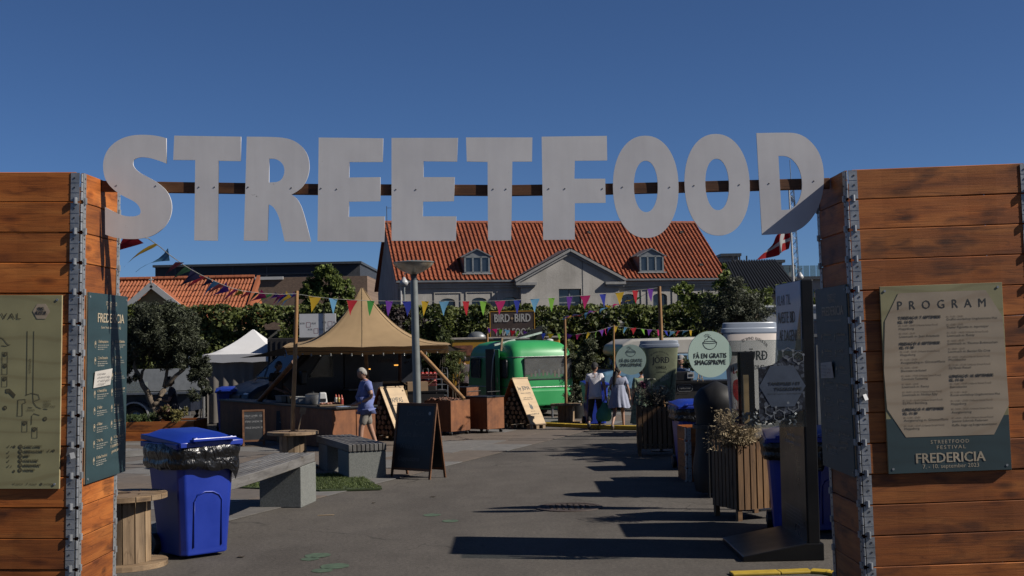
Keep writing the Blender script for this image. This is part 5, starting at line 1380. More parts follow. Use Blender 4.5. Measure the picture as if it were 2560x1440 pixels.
for s in (-1, 1):
    mb = MB().box((-1.05, s * 1.13, 1.32), (.16, .22, .34)).build('mirror', BLACKP, dv, bevel=.04)
    MB().bar((-1.0, s * .95, 1.25), (-1.05, s * 1.08, 1.25), .05, .05).build('mirror_arm', BLACKP, mb)
ORG = M('orange_print', (.62, .22, .02), .5)
e = MB().xf(Matrix.Identity(4)); 
em = plate_mesh('emblem', [[(-.2, 0), (.2, .0), (.2, .045), (-.12, .05)], [(-.12, .07), (.15, .07), (.1, .12), (-.02, .14)], [(-.02, .16), (.1, .15), (.06, .2)]], .01)
em.transform(Matrix.Translation((-1.85, .25, 1.24)) @ Matrix.Rotation(R(-90), 4, 'Z') @ Matrix.Rotation(R(-63), 4, 'X')); link('emblem', em, ORG, dv)
MB().box((.9, -.97, 1.45), (1.5, .03, .95)).build('serving_hatch', BLACKM, dv)
MB().box((.9, -1.15, .98), (1.6, .35, .04)).build('hatch_shelf', STEEL, dv)
text('PAMPAS', 1.1, 1.62, .12, M('sign_brown', (.10, .055, .03), .7), dv, width=.5, y=-.99); 
for x, z, w_ in ((.78, 1.48, .16), (1.6, 1.56, .12)):
    MB().box((x, -1.0, z), (w_, .02, .03)).build('menu_light', M('warm_lamp', (1.0, .45, .08), .5, emit=1.2), dv)

# dark closed trailer behind the van, and its service body
DARKBOX = M('dark_trailer', (.03, .026, .024), .6, 0, .25, 2)
a, b_ = at(668, 846, 35.0), at(965, 842, 35.0)
t = thing('storage_container', 'dark closed storage container behind the food van and tent', 'container', ((a.x + b_.x) / 2, 35.0, 0))
w_ = b_.x - a.x; h_ = a.z
MB().box((0, 1.2, h_ / 2), (w_, 2.4, h_)).build('body', DARKBOX, t, bevel=.02)
for k in range(22): MB().box((-w_/2 + .1 + k * (w_ - .2) / 21, -.012, h_ / 2), (.05, .03, h_ - .15)).build('corrugation', DARKBOX, t)

# ---------------------------------------------------------------- rusty steel bar counter
cn = gnd(832, 1126); cd = Vector((at(550, 1000, 31.2).x - cn.x, 31.2 - cn.y, 0)); Lc = cd.length; cd.normalize(); cr_ = Vector((-cd.y, cd.x, 0)) * -1
zc = at(832, 1021, cn.y).z
ct = thing('bar_counter', 'L-shaped rusty steel bar counter under the beige tent', 'counter', (cn.x, cn.y, 0))
rw = Vector((math.cos(R(48)), math.sin(R(48)), 0))
def prism4(pts, z0, z1, nm, mat, parent, bevel=.006): 
    return MB().poly([Vector((p.x, p.y, z0)) for p in pts], z1 - z0, (0, 0, 1)).build(nm, mat, parent, bevel=bevel, world=True)
c0 = Vector((cn.x, cn.y, 0)); prism4([c0, c0 + cd * Lc, c0 + cd * Lc + rw * .62, c0 + rw * .62], .03, zc - .03, 'long_body', CORTEN, ct)
prism4([c0 + rw * .64, c0 + rw * .64 - cd * .0, c0 + rw * 1.15, c0 + rw * 1.15 + cd * .6, c0 + rw * .64 + cd * .6][1:], .03, zc - .03, 'short_body', CORTEN, ct)
prism4([c0 - rw * .04 - cd * .04, c0 + cd * Lc - rw * .04, c0 + cd * Lc + rw * .68, c0 + rw * .66 + cd * .66, c0 + rw * 1.2 + cd * .66, c0 + rw * 1.2 - cd * .04], zc - .028, zc + .012, 'worktop', BLACKM, ct)
def on_counter(f, g): p = c0 + cd * f + rw * g; return Vector((p.x, p.y, zc + .014))
# food and kit on the counter
SAUCE = [('red squeeze bottle on the bar counter, left of its pair', (.35, .05, .03)), ('mustard yellow squeeze bottle on the bar counter', (.5, .33, .05)), ('pale squeeze bottle on the bar counter beside the mustard', (.5, .45, .38))]
for k, (lb_, c) in enumerate(SAUCE):
    p = on_counter(.45 + .14 * k, .5); t = thing('squeeze_bottle', lb_, 'bottle', p, group='squeeze bottles')
    MB().lathe([(.001, 0), (.035, 0), (.037, .02), (.037, .13), (.03, .16), (.02, .17)], 14).build('body', M('sauce_%d' % k, c, .4), t, smooth=True)
    MB().lathe([(.02, .17), (.02, .185), (.006, .23), (.001, .23)], 10).build('nozzle', M('nozzle', (.55, .1, .05), .5), t, smooth=True)
p = on_counter(.65, .3); t = thing('cutting_board', 'wooden cutting board with sliced meat on the bar counter', 'cutting board', p, R(20))
MB().box((0, 0, .015), (.5, .3, .03)).build('board', SPOOL, t, bevel=.006)
for k in range(7): MB().sphere((-.18 + .06*k, .03*math.sin(k*2), .05), .045, 8, 6, (1, .8, .6)).build('meat_slice', M('roast_meat', (.32, .13, .08), .6), t, smooth=True)
p = on_counter(.12, .35); t = thing('paper_sheet', 'blue-white paper lying on the near end of the bar counter', 'paper', p, R(30)); MB().box((0, 0, .004), (.22, .3, .003)).build('sheet', M('blue_paper', (.3, .4, .6), .8), t)
p = on_counter(1.3, .45); t = thing('napkin_holder', 'white napkin dispenser standing on the bar counter', 'dispenser', p, R(15))
MB().box((0, 0, .13), (.2, .16, .26), None, (.7, .7)).build('body', WHITEPAINT, t, bevel=.03, seg=3); MB().box((0, -.07, .1), (.12, .03, .06)).build('slot', BLACKP, t)
p = on_counter(1.7, .4); t = thing('steel_pot', 'steel cooking pot with lid on the bar counter', 'pot', p)
MB().lathe([(.001, 0), (.16, 0), (.17, .02), (.17, .2), (.175, .205)], 20).build('pot', STEEL, t, auto=R(40)); MB().lathe([(.175, .206), (.1, .235), (.001, .245)], 20).build('lid', STEEL, t, smooth=True); MB().cyl((0, 0, .245), (0, 0, .275), .02).build('knob', BLACKP, t)
for k in range(5):
    p = on_counter(2.1 + .3 * k, .35); t = thing('food_tub', ('clear plastic food tub next to the pot', 'low white food tub on the bar counter', 'brown paper tub on the bar counter', 'black plastic tub on the bar counter', 'grey tub at the far end of the bar counter')[k], 'tub', p, .2 * k)
    cc = ((.35, .37, .38), (.6, .6, .58), (.3, .2, .1), (.03, .03, .03), (.25, .25, .25))[k]
    m = M('tub_%d' % k, cc, .5); MB().box((0, 0, .07), (.18, .24, .14), None, (1.12, 1.1)).build('tub', m, t, bevel=.01); MB().box((0, 0, .145), (.22, .28, .012)).build('lid', m, t, bevel=.004)

# ---------------------------------------------------------------- firewood stands with slanting sign boards
LOGEND = M('log_end', (.42, .29, .165), .85, 0, .35, 14); BARK = M('bark', (.11, .075, .05), .95, 0, .4, 20, bmp=.5)
PINEPLY = ply_mat('pine_ply', (.60, .40, .185), (.50, .31, .13))
def wood_stand(label, base, phi, wid, h, half, lines, slabs):
    """local X = width of the board, -Y = its facing; triangular log store"""
    t = thing('firewood_stand', label, 'firewood stand', base, phi, 'firewood stands with sign boards')
    lean = math.atan2(half * .95, h); hyp = math.hypot(h, half * .95)
    fr = Matrix.Translation((0, -half, .13)) @ Matrix.Rotation(-lean, 4, 'X')
    MB().box((0, .012, hyp / 2), (wid, .024, hyp)).xf(fr).build('sign_board', PINEPLY, t)
    MB().box((0, 0, hyp + .01), (wid + .01, .03, .02)).xf(fr).build('top_rail', PINEPLY, t)
    fb = Matrix.Translation((0, half, .13)) @ Matrix.Rotation(lean, 4, 'X')
    MB().box((0, -.012, hyp / 2), (wid, .024, hyp)).xf(fb).build('back_board', PLANK, t)
    for s, x, z, cap, w_, bd in lines: text(s, x, z, cap, INK, t, width=w_, frame=fr, y=-.002, bold=bd, align='C')
    for lp, mm in slabs: print_shape(lp, mm, t, -.002, 'printed_motif', frame=fr)
    for k in range(4): MB().box((0, -half + .05 + k * (2*half - .1) / 3, .115), (wid + .04, .1, .022)).build('pallet_board', SPOOL, t)
    for k in (-1, 0, 1): 
        for j in (-1, 0, 1): MB().box((k * wid * .42, j * half * .88, .052), (.09, .12, .1)).build('pallet_block', SPOOL, t)
    rr = random.Random(int(base[0] * 100)); z = .19; r0 = .062
    while z < h - .05:
        hw = half * .95 * (1 - (z - .1) / h) - .07; nn = max(1, int(2 * hw / (2 * r0 * .98)))
        for k in range(nn):
            y = (-hw + (k + .5) * 2 * hw / nn) if nn > 1 else 0; ns = rr.choice((5, 6, 7)); r = r0 * rr.uniform(.82, 1.06); x0 = -wid / 2 + rr.uniform(-.03, .05)
            a0 = rr.uniform(0, 6); ring = [(y + r * rr.uniform(.85, 1.1) * math.cos(a0 + 2*math.pi*j/ns), z + r * rr.uniform(.85, 1.1) * math.sin(a0 + 2*math.pi*j/ns)) for j in range(ns)]
            lg = MB().poly([(x0, yy, zz) for yy, zz in ring], wid - .03, (1, 0, 0)).build('log', BARK, t)
            MB().poly([(x0 - .003, y + (yy - y) * .9, z + (zz - z) * .9) for yy, zz in ring], .002, (1, 0, 0)).build('cut_end', LOGEND, lg)
        z += r0 * 1.72
    return t
flame = [(-.03, 0), (-.05, .05), (-.035, .1), (-.045, .17), (-.01, .12), (0, .09), (.02, .12), (.045, .06), (.035, .0), (.015, -.02), (.01, .03), (-.005, -.01)]
fl = [[(x * 1.1, z * 1.1 + .40) for x, z in flame]]
jm = gnd(1300, 1073)
wood_stand('firewood stand with slanting byJEMA board beside the green caravan', (jm.x, jm.y + .25, 0), R(45), .52, 1.08, .62,
    [('by JEMA', 0, .92, .10, .40, .03), ('BÅLMAD & UDEKØKKEN', 0, .82, .022, .34, 0), ('gode stunder', 0, .70, .03, .28, 0), ('omkring ilden i haven', 0, .655, .03, .32, 0), ('ild til alle', 0, .335, .018, .16, 0), ('www.byJEMA.dk', 0, .25, .04, .34, 0)], [(fl, INK)])
feather = [[(-.005, .34), (.012, .50), (.0, .66), (-.03, .58), (-.03, .45)]]
pm_ = gnd(978, 1102)
wood_stand('firewood stand with slanting PAMPAS board behind the older man', (pm_.x - .02, pm_.y + .3, 0), R(45), .66, 1.02, .6,
    [('PAMPAS', 0, .80, .12, .36, .005), ('TRADITIONEL ARGENTINSK MAD', 0, .72, .018, .42, 0), ('ASADO', .05, .25, .03, .2, 0)], [(feather, M('grey_ink', (.16, .14, .11), .7))])

# ---------------------------------------------------------------- rusty steel boxes on castors
def castor_box(label, px, py, yaw, w, d, h, top):
    g = gnd(px, py); g.z = 0; u = Vector((math.cos(yaw), math.sin(yaw), 0)); v_ = Vector((-u.y, u.x, 0))
    t = thing('steel_fire_box', label, 'steel box', g, yaw, 'rusty steel boxes on castors')
    MB().box((w / 2, d / 2, h / 2 + .05), (w, d, h - .1)).build('body', CORTEN, t, bevel=.006)
    for x in (.06, w - .06):
        for y in (.06, d - .06):
            c = MB().cyl((x - .015, y, .045), (x + .015, y, .045), .045, n=14).build('castor', BLACKP, t); MB().box((x, y, .08), (.05, .05, .03)).build('fork', STEEL, c)
    if top == 'chips':
        random.seed(5)
        for k in range(60): MB().box((random.uniform(.03, w-.03), random.uniform(.03, d-.03), h + .012 + random.uniform(-.005, .02)), (.1, .05, .03), (random.uniform(-.4, .4), random.uniform(-.4, .4), random.uniform(0, 3))).build('wood_chip', M('bark_chip', (.17, .08, .05), .9, rnd=.4), t)
        MB().box((w/2, d/2, h), (w - .02, d - .02, .01)).build('fire_bed', BLACKM, t)
    elif top == 'rail':
        MB().box((w/2, d/2, h + .012), (w + .03, d + .03, .025)).build('lid', BLACKM, t, bevel=.004)
        MB().path([(.08, .06, h + .02), (.08, .06, h + .13), (w - .08, .06, h + .13), (w - .08, .06, h + .02)], .012).build('rail', BLACKM, t)
        MB().path([(.08, d-.06, h + .02), (.08, d-.06, h + .13), (w - .08, d-.06, h + .13), (w - .08, d-.06, h + .02)], .012).build('rail', BLACKM, t)
    else: MB().box((w/2, d/2, h + .006), (w - .02, d - .02, .012)).build('lid', BLACKM, t)
    return t
castor_box('rusty steel fire box with bark chips on top, on castors', 1128, 1091, R(52), .68, .8, .80, 'chips')
castor_box('rusty steel box with black rail on top, behind the bark-chip box', 1219, 1085, R(50), .60, .72, .83, 'rail')
castor_box('third rusty steel box standing farther back beside the green caravan', 1168, 1062, R(50), .5, .7, .95, 'lid')

# table, crates and tray rack under the right of the tent
tb = at(1010, 1000, 31.5)
t = thing('work_table', 'dark work table stacked with boxes under the right side of the tent', 'table', (tb.x, 31.5, 0))
MB().box((0, 0, .93), (2.1, .7, .04)).build('table_top', BLACKM, t)
for x in (-.95, .95):
    for y in (-.28, .28): MB().box((x, y, .455), (.05, .05, .91)).build('leg', BLACKM, t)
MB().box((0, -.33, .5), (2.0, .02, .78)).build('front_panel', DARKBOX, t)
CARD = M('cardboard', (.36, .24, .14), .85)
t = thing('cardboard_box', 'open cardboard box on the work table right of the older man', 'box', (tb.x + .33, 31.4, .952), R(12))
MB().box((0, 0, .11), (.5, .35, .22)).build('box', CARD, t); MB().box((-.33, 0, .2), (.2, .35, .008), (0, R(30), 0)).build('flap', CARD, t); MB().box((.33, 0, .2), (.2, .35, .008), (0, R(-40), 0)).build('flap', CARD, t)
t = thing('tray_stack', 'black trays under foil on the work table', 'tray', (tb.x - .35, 31.45, .952)); MB().box((0, 0, .1), (.75, .45, .2), None, (1.06, 1.06)).build('tray', BLACKP, t, bevel=.02); MB().box((.05, 0, .22), (.6, .3, .05), None, (.7, .7)).build('foil', STEEL, t, bevel=.015)
t = thing('white_bucket', 'white plastic bucket behind the older man', 'bucket', (at(942, 950, 30.6).x, 30.6, .9)); MB().lathe([(.001, 0), (.11, 0), (.14, .28), (.15, .285), (.15, .3), (.001, .31)], 18).build('bucket', WHITEPAINT, t, auto=R(40)); MB().box((0, 0, -.45), (.4, .4, .9)).build('stand', BLACKM, t)
w2 = at(1003, 986, 30.0); t = thing('wooden_sign', 'small pale wooden sign between man and lamp post', 'sign board', (w2.x, 30.0, 0), R(8)); MB().box((0, 0, w2.z), (.29, .02, .17), (0, R(-4), 0)).build('panel', PINEPLY, t); MB().box((0, .02, w2.z / 2), (.04, .03, w2.z)).build('post', SPOOL, t); MB().box((.02, -.012, w2.z), (.015, .006, .08), (0, R(15), 0)).build('mark', INK, t)
r0_ = at(1088, 960, 32.6)
t = thing('tray_rack', 'steel tray rack on wheels beside the leaning tent pole', 'rack', (r0_.x, 32.6, 0), R(20))
for x in (-.25, .25):
    for y in (-.25, .25): MB().cyl((x, y, .08), (x, y, 1.42), .014).build('upright', STEEL, t)
    MB().path([(x, -.25, 1.42), (x, -.2, 1.47), (x, .2, 1.47), (x, .25, 1.42)], .014).build('hoop', STEEL, t)
for k in range(9): MB().box((0, 0, .25 + k * .135), (.48, .5, .012)).build('tray', STEEL, t)
for x in (-.25, .25):
    for y in (-.25, .25): MB().cyl((x - .012, y, .04), (x + .012, y, .04), .04).build('castor', BLACKP, t)
for lb_, px, py, Y, z in (('upper red crate of tomatoes beside the tray rack', 1066, 930, 32.0, 1.23), ('lower red crate of tomatoes beside the tray rack', 1066, 945, 32.0, 1.05)):
    p = at(px, py, Y); t = thing('tomato_crate', lb_, 'crate', (p.x, Y, z), 0, 'stacked tomato crates'); RC = M('red_crate', (.20, .035, .03), .6)
    MB().box((0, 0, .01), (.5, .36, .02)).build('base', RC, t)
    for a_ in ((0, -.17, .5, .02), (0, .17, .5, .02), (-.24, 0, .02, .32), (.24, 0, .02, .32)): 
        for zz in (.05, .11): MB().box((a_[0], a_[1], zz), (a_[2], a_[3], .035)).build('slat', RC, t)
    for k in range(15): MB().sphere((-.2 + .1*(k % 5), -.1 + .1*(k//5), .12), .045, 8, 6).build('tomato', M('tomato', (.45, .03, .025), .3), t, smooth=True)
t = thing('crate_stand', 'dark stand carrying the tomato crates', 'stand', (at(1066, 960, 32).x, 32.0, 0)); 
MB().box((0, 0, .52), (.5, .36, 1.04)).build('box', DARKBOX, t, bevel=.01)

# ---------------------------------------------------------------- green caravan
GREEN = M('green_gloss', (.055, .46, .14), .38, 0, .08, 1.5, spec=.45); ALU = M('aluminium_trim', (.5, .52, .5), .35, .7)
cg = gnd(1279, 1047); CY = R(24)
cv = thing('caravan', 'bright green rounded vintage caravan', 'caravan', (cg.x, cg.y, 0), CY)
Wc, Lc_, z0, z1 = 2.0, 3.3, .22, at(1300, 851, cg.y + .6).z
b = MB(); lv = []
secs = [(z0, .02, .02), (z0 + .12, 0, 0), (z0 + .75, -.02, -.03), (z0 + 1.25, .0, .0), (z1 - .36, .04, .05), (z1 - .2, .10, .13), (z1 - .08, .24, .3), (z1 - .02, .45, .55), (z1, .75, .95)]
vs = []; K_ = 40
for z, ix, iy in secs:
    ax, ay = Wc / 2 - ix, Lc_ / 2 - iy; e = 9.0
    for k in range(K_):
        a = 2 * math.pi * k / K_; c, s = math.cos(a), math.sin(a)
        vs.append((Wc / 2 + ax * math.copysign(abs(c) ** (2/e), c), Lc_ / 2 + ay * math.copysign(abs(s) ** (2/e), s), z))
fs = [(i*K_ + k, i*K_ + (k+1) % K_, (i+1)*K_ + (k+1) % K_, (i+1)*K_ + k) for i in range(len(secs)-1) for k in range(K_)] + [tuple(range(K_-1, -1, -1)), tuple(range((len(secs)-1)*K_, len(secs)*K_))]
b.add(vs, fs).build('shell', GREEN, cv, auto=R(60))
def trim(z, off, r, nm):
    pts = []
    for k in range(81):
        a = 2*math.pi*k/80; c, s = math.cos(a), math.sin(a); e = 9.0
        pts.append((Wc/2 + (Wc/2 + off) * math.copysign(abs(c)**(2/e), c), Lc_/2 + (Lc_/2 + off) * math.copysign(abs(s)**(2/e), s), z))
    MB().path(pts, r, 6).build(nm, ALU, cv)
trim(z1 - .46, -.03, .016, 'upper_trim'); trim(z0 + .62, .024, .014, 'lower_trim')
CGLASS = glass_mat('caravan_glass', (.85, .87, .87), .05, .62, (.16, .16, .16))
def win(nm, c, w, h, axis):
    r = .07; pts = []
    for cx, cy, a0 in ((w/2 - r, h/2 - r, 0), (-w/2 + r, h/2 - r, 90), (-w/2 + r, -h/2 + r, 180), (w/2 - r, -h/2 + r, 270)):
        for k in range(5): a = R(a0 + 22.5 * k); pts.append((cx + r*math.cos(a), cy + r*math.sin(a)))
    fr = Matrix.Translation(c) @ (Matrix.Identity(4) if axis == 'rear' else Matrix.Rotation(R(-90), 4, 'Z'))
    bk = plate_mesh('interior', [[(x*.97, y*.97) for x, y in pts]], .01); bk.transform(fr @ Matrix.Translation((0, .012, 0)))
    me = plate_mesh(nm, [pts], .012); me.transform(fr); o = link(nm, me, CGLASS, cv); link('interior', bk, M('caravan_inside', (.55, .52, .48), .8, 0, .6, 3), o)
    me = plate_mesh('rubber_seal', stroke_loop([(x, y) for x, y in pts], .03, True), .03); me.transform(fr); link('rubber_seal', me, BLACKP, o)
    return o, fr
zw = (at(1360, 893, cg.y + .2).z + at(1360, 948, cg.y + .2).z) / 2
ow, fr = win('rear_window', (Wc/2 + .12, -.02, zw), 1.42, .62, 'rear')
for k in range(9): MB().box((-.5 + .12*k, .004, -.18 + .03*(k % 3)), (.06, .006, .1 + .05*(k % 4))).xf(fr).build('shelf_item', M('shelf_item_%d' % (k % 3), ((.4, .3, .2), (.5, .45, .4), (.25, .3, .32))[k % 3], .6), ow)
win('side_window', (-.022, .42, zw), .42, .5, 'side'); win('side_window', (-.022, 2.45, zw), .7, .55, 'side')
MB().box((-.03, 1.35, 1.1), (.03, .62, 1.62)).build('doorway', M('door_dark', (.02, .022, .022), .7), cv)
dr = MB().box((-.085, .72, 1.1), (.5, .03, 1.6), (0, 0, R(78))).build('door', GREEN, cv, bevel=.02); MB().box((-.13, .6, 1.05), (.04, .04, .14), (0, 0, R(10))).build('handle', ALU, dr)
MB().path([(-.14, .98, .3), (-.16, .98, 1.0), (-.1, .98, 1.6), (-.02, .98, 1.9)], .022).build('door_edge', ALU, cv)
lk = MB().box((Wc/2 + .1, -.06, z0 + .33), (1.3, .22, .48)).build('front_locker', GREEN, cv, bevel=.06, seg=3)
for x in (.15, Wc - .15): MB().cyl((x, -.02, z0 + .25), (x, -.07, z0 + .25), .05).build('tail_lamp', M('red_lens', (.35, .02, .02), .3), cv)
for x in (.2, Wc - .2): wheel(cv, x, Lc_/2 + .1, .26, .27, 1, STEEL) if False else MB().cyl((x - .1, Lc_/2 + .2, .27), (x + .1, Lc_/2 + .2, .27), .27, n=24).build('wheel', TYRE, cv, bevel=.03)
MB().bar((Wc/2, 0, .3), (Wc/2, -.55, .32), .1, .08).build('drawbar', BLACKM, cv); MB().cyl((Wc/2, -.5, 0.0), (Wc/2, -.5, .4), .03).build('jockey_wheel', STEEL, cv)
for x in (.2, 1.75): MB().cyl((x, .12, 0), (x, .12, .26), .03).build('corner_steady', STEEL, cv)
MB().sphere((Wc*.78, .75, z1 - .015), .11, 14, 8, (1, 1, .45)).build('roof_vent', WHITEPAINT, cv, smooth=True)
MB().box((.75, 1.6, z1 + .04), (.9, .6, .07)).build('roof_hatch', BLACKP, cv, bevel=.02)
MB().poly([(.95, 2.0, z1 + .02), (1.9, 2.0, z1 + .02), (1.9, 1.95, z1 + .42)], .06, (0, 1, 0)).build('raised_flap', BLACKM, cv)
MB().bar((-.1, .9, z1 - .12), (1.85, 1.9, z1 + .22), .05, .05).build('awning_bar', M('pale_green_bar', (.38, .47, .42), .5), cv)
MB().bar((-.06, .5, z1 - .28), (-.02, .5, z1 + .08), .05, .05).build('awning_peg', SPOOL, cv)

# ---------------------------------------------------------------- light blue camper with white roof
SKYB = M('light_blue_paint', (.17, .33, .50), .35, 0, .08, 1, coat=.3); CREAMR = M('cream_roof', (.56, .54, .50), .4, 0, .08, 2)
cb = at(1500, 900, 38.5)
CP = [(-2.2, .3), (-2.25, .9), (-2.12, 1.12), (-1.75, 1.2), (-1.32, 1.72), (2.1, 1.72), (2.2, .9), (2.2, .3)]
CR = [(-1.5, 1.62), (-1.62, 1.72), (-1.55, 1.95), (-1.2, 2.12), (1.9, 2.16), (2.2, 2.0), (2.22, 1.62)]
van('camper_van', 'light blue camper van with cream high roof behind the walking couple', (cb.x + 1.95, 39.6, 0), R(14), CP, 1.75, SKYB, CR, CREAMR, ws=((-1.75, 1.2), (-1.33, 1.68)), sidewin=([(-1.25, 1.15), (-.55, 1.15), (-.55, 1.58), (-1.05, 1.58)], [(-.4, 1.15), (.5, 1.15), (.5, 1.58), (-.4, 1.58)]), wheels=(-1.4, 1.4), wr=.3, lamp_z=.8)

# ---------------------------------------------------------------- yellow thai food truck and its roof sign
YELP = M('yellow_truck', (.62, .33, .03), .45, 0, .15, 2)
a, b_ = at(1127, 850, 43), at(1400, 846, 43); t = thing('thai_food_truck', 'yellow food truck with striped flag band behind the green caravan', 'food truck', ((a.x + b_.x)/2, 43, 0)); w_ = b_.x - a.x; h_ = a.z
MB().box((0, 1, h_/2 + .15), (w_, 2, h_ - .3)).build('body', YELP, t, bevel=.05)
MB().box((0, 1, h_ + .03), (w_ + .06, 2.06, .08)).build('roof_edge', M('cream_edge', (.5, .45, .38), .6), t, bevel=.02)
for x in (-w_*.3, w_*.3): 
    for y in (.15, 1.85): MB().cyl((x, y - .09, .3), (x, y + .09, .3), .3, n=20).build('wheel', TYRE, t)
MB().box((-w_/2 + .42, -.01, h_ - .36), (.62, .02, .34)).build('photo_panel', M('food_photo', (.28, .10, .05), .6, 0, .7, 5), t)
for k, c in enumerate(((.5, .07, .06), (.6, .58, .57), (.07, .09, .3), (.6, .58, .57), (.5, .07, .06))): MB().box((.45, -.012, h_ - .2 - k * .075), (w_ - 1.8, .02, .074)).build('flag_stripe', M('stripe_%d' % k, c, .6), t)
text('BIRD', -w_/2 + .42, h_ - .72, .13, INK, t, width=.4, y=-.004, bold=.04); text('MENU', -w_/2 + .2, h_ - .5, .05, M('cream_text', (.6, .55, .5), .6), t, y=-.025)
MB().box((.3, -.02, 1.05), (1.5, .03, .7)).build('serving_window', M('hatch_dark', (.03, .02, .015), .7), t)
p = at(1281, 812, 43.6); t = thing('bird_sign', 'brown BIRD BIRD THAI FOOD roof sign above the green caravan', 'sign', (p.x, 43.6, 0)); sw, shh = at(1337, 812, 43.6).x - at(1226, 812, 43.6).x, .9
sz = p.z
MB().box((0, .05, sz), (sw, .08, shh)).build('panel', M('sign_panel_brown', (.075, .045, .035), .6), t); MB().box((0, .05, sz + shh/2 + .01), (sw + .03, .1, .03)).build('top_edge', YELP, t)
for x in (-sw/2, sw/2): MB().box((x, .05, sz), (.03, .1, shh)).build('side_edge', YELP, t)
WL = M('white_letter', (.62, .60, .57), .6)
text('BIRD', -sw*.4, sz + .1, .27, WL, t, width=sw*.34, bold=.05, y=-.002); text('BIRD', sw*.06, sz + .1, .27, WL, t, width=sw*.35, bold=.05, y=-.002)
print_shape([circle(-.01, sz + .22, .045, 16)], M('badge_tan', (.5, .35, .2), .6), t, -.002, 'badge')
text('THAI FOOD', -sw*.4, sz - .36, .24, WL, t, width=sw*.82, bold=.03, y=-.002)
for x in (-sw*.3, sw*.3): MB().box((x, .1, (sz - shh/2) / 2), (.06, .06, sz - shh/2)).build('post', BLACKM, t)
# small roof things on the food truck
t = thing('roof_fan', 'round grey extractor hood on the yellow truck roof', 'extractor', (at(1193, 842, 43.8).x, 43.8, h_ + .07)); MB().lathe([(.34, 0), (.34, .05), (.2, .18), (.001, .22)], 20).build('hood', ZINC, t, smooth=True); MB().cyl((0, 0, -.0), (0, 0, .03), .2).build('collar', ZINC, t)
# white printed insulation boards
a, b_ = at(748, 785, 44), at(840, 842, 44); t = thing('white_hoarding', 'white building board with red outline marks beside the tipi peak', 'board', ((a.x + b_.x)/2, 44, 0)); w_ = b_.x - a.x; hh = a.z - b_.z
MB().box((0, .03, (a.z + b_.z)/2), (w_, .05, hh)).build('board', M('board_white', (.9, .9, .9), .6, 0, .04), t)
MB().box((0, .12, b_.z / 2 + .2), (w_ * .9, .08, b_.z + .4)).build('support', DARKBOX, t)
REDL = M('red_line', (.35, .05, .05), .6); DKL = M('dark_print', (.12, .1, .1), .6)
for cx, cz in ((-.28, .5), (.38, .55), (-.05, .0 + .02), (.52, .1)):
    zc_ = b_.z + hh * .28 + cz * hh * .55; 
    print_shape(stroke_loop([(cx*w_*.9 - .07, zc_ - .1), (cx*w_*.9 + .07, zc_ - .1), (cx*w_*.9 + .07, zc_ + .06), (cx*w_*.9 - .07, zc_ + .06)], .015, True), REDL, t, .003, 'red_mark')
    text('RTR', cx*w_*.9 - .12, zc_ - .0, .06, DKL, t, y=.002, align='R'); text('RLR', cx*w_*.9 + .12, zc_ - .0, .06, DKL, t, y=.002)
MB().box((w_*.18, -.02, (a.z + b_.z)/2 + .05), (.03, .03, hh + .3)).build('strut', BLACKM, t)

# ---------------------------------------------------------------- navy food trailer behind the olive tree
nv = at(400, 1000, 34); t = thing('navy_trailer', 'navy food trailer with white wave band behind the olive tree', 'food trailer', (nv.x, 34, 0))
xl, xr = at(180, 1000, 34).x - nv.x, at(478, 1000, 34).x - nv.x
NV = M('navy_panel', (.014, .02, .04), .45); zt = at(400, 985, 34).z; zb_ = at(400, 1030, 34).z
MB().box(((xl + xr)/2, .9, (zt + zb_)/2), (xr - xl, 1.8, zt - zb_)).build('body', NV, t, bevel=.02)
MB().box(((xl + xr)/2, -.15, zt + .03), (xr - xl + .1, .5, .05)).build('counter', STEEL, t)
MB().box(((xl + xr)/2 + .3, 1.0, zt + .35), (xr - xl - .6, .05, .6)).build('back_wall', M('trailer_white', (.48, .50, .50), .6), t)
wv = [(xl + .1 + (xr - xl - .2) * k / 80, zb_ + .1 + .045 * math.sin(k * .8)) for k in range(81)]
print_shape(stroke_loop(wv, .035), WHITEPAINT, t, -.012, 'wave_band')
wx = at(337, 1018, 33.8).x - nv.x; wheel(t, wx, -.12, .30, .30, -1, STEEL)
MB().lathe([(.36, -.16), (.40, -.16), (.40, .16), (.36, .16)], 16, arc=math.pi).xf(Matrix.Translation((wx, -.12, .32)) @ Matrix.Rotation(R(90), 4, 'X')).build('mudguard', WHITEPAINT, t)
MB().box((xl + 1.2, -.1, zt + .18), (1.6, .3, .3)).build('glass_case', glass_mat('case_glass', (.8, .85, .85), .05, .6, (.3, .33, .33)), t)
# far mesh fence and white tarp by the white tent
fa = at(520, 950, 40); t = thing('mesh_fence', 'grey wire mesh fence panel left of the white gazebo', 'fence', (fa.x, 40, 0))
for k in range(13): MB().cyl((-.55 + k * .09, 0, .1), (-.55 + k * .09, 0, 1.75), .006, n=5).build('wire', STEEL, t)
for k in range(8): MB().cyl((-.55, 0, .15 + k*.22), (.55, 0, .15 + k*.22), .006, n=5).build('wire', STEEL, t)
for x in (-.58, .58): MB().cyl((x, 0, 0), (x, 0, 1.85), .025).build('post', STEEL, t)
t = thing('white_tarp', 'white tarpaulin hung behind the mesh fence', 'tarp', (fa.x, 40.4, 0)); m = MB(); vs = []
for j in range(13): vs += [(-.6 + .1*j, .04*math.sin(j*1.7), .3), (-.6 + .1*j, .02*math.sin(j*1.3), 1.55)]
m.add(vs, [(2*j, 2*j+2, 2*j+3, 2*j+1) for j in range(12)]).build('sheet', WHITEC, t, smooth=True)
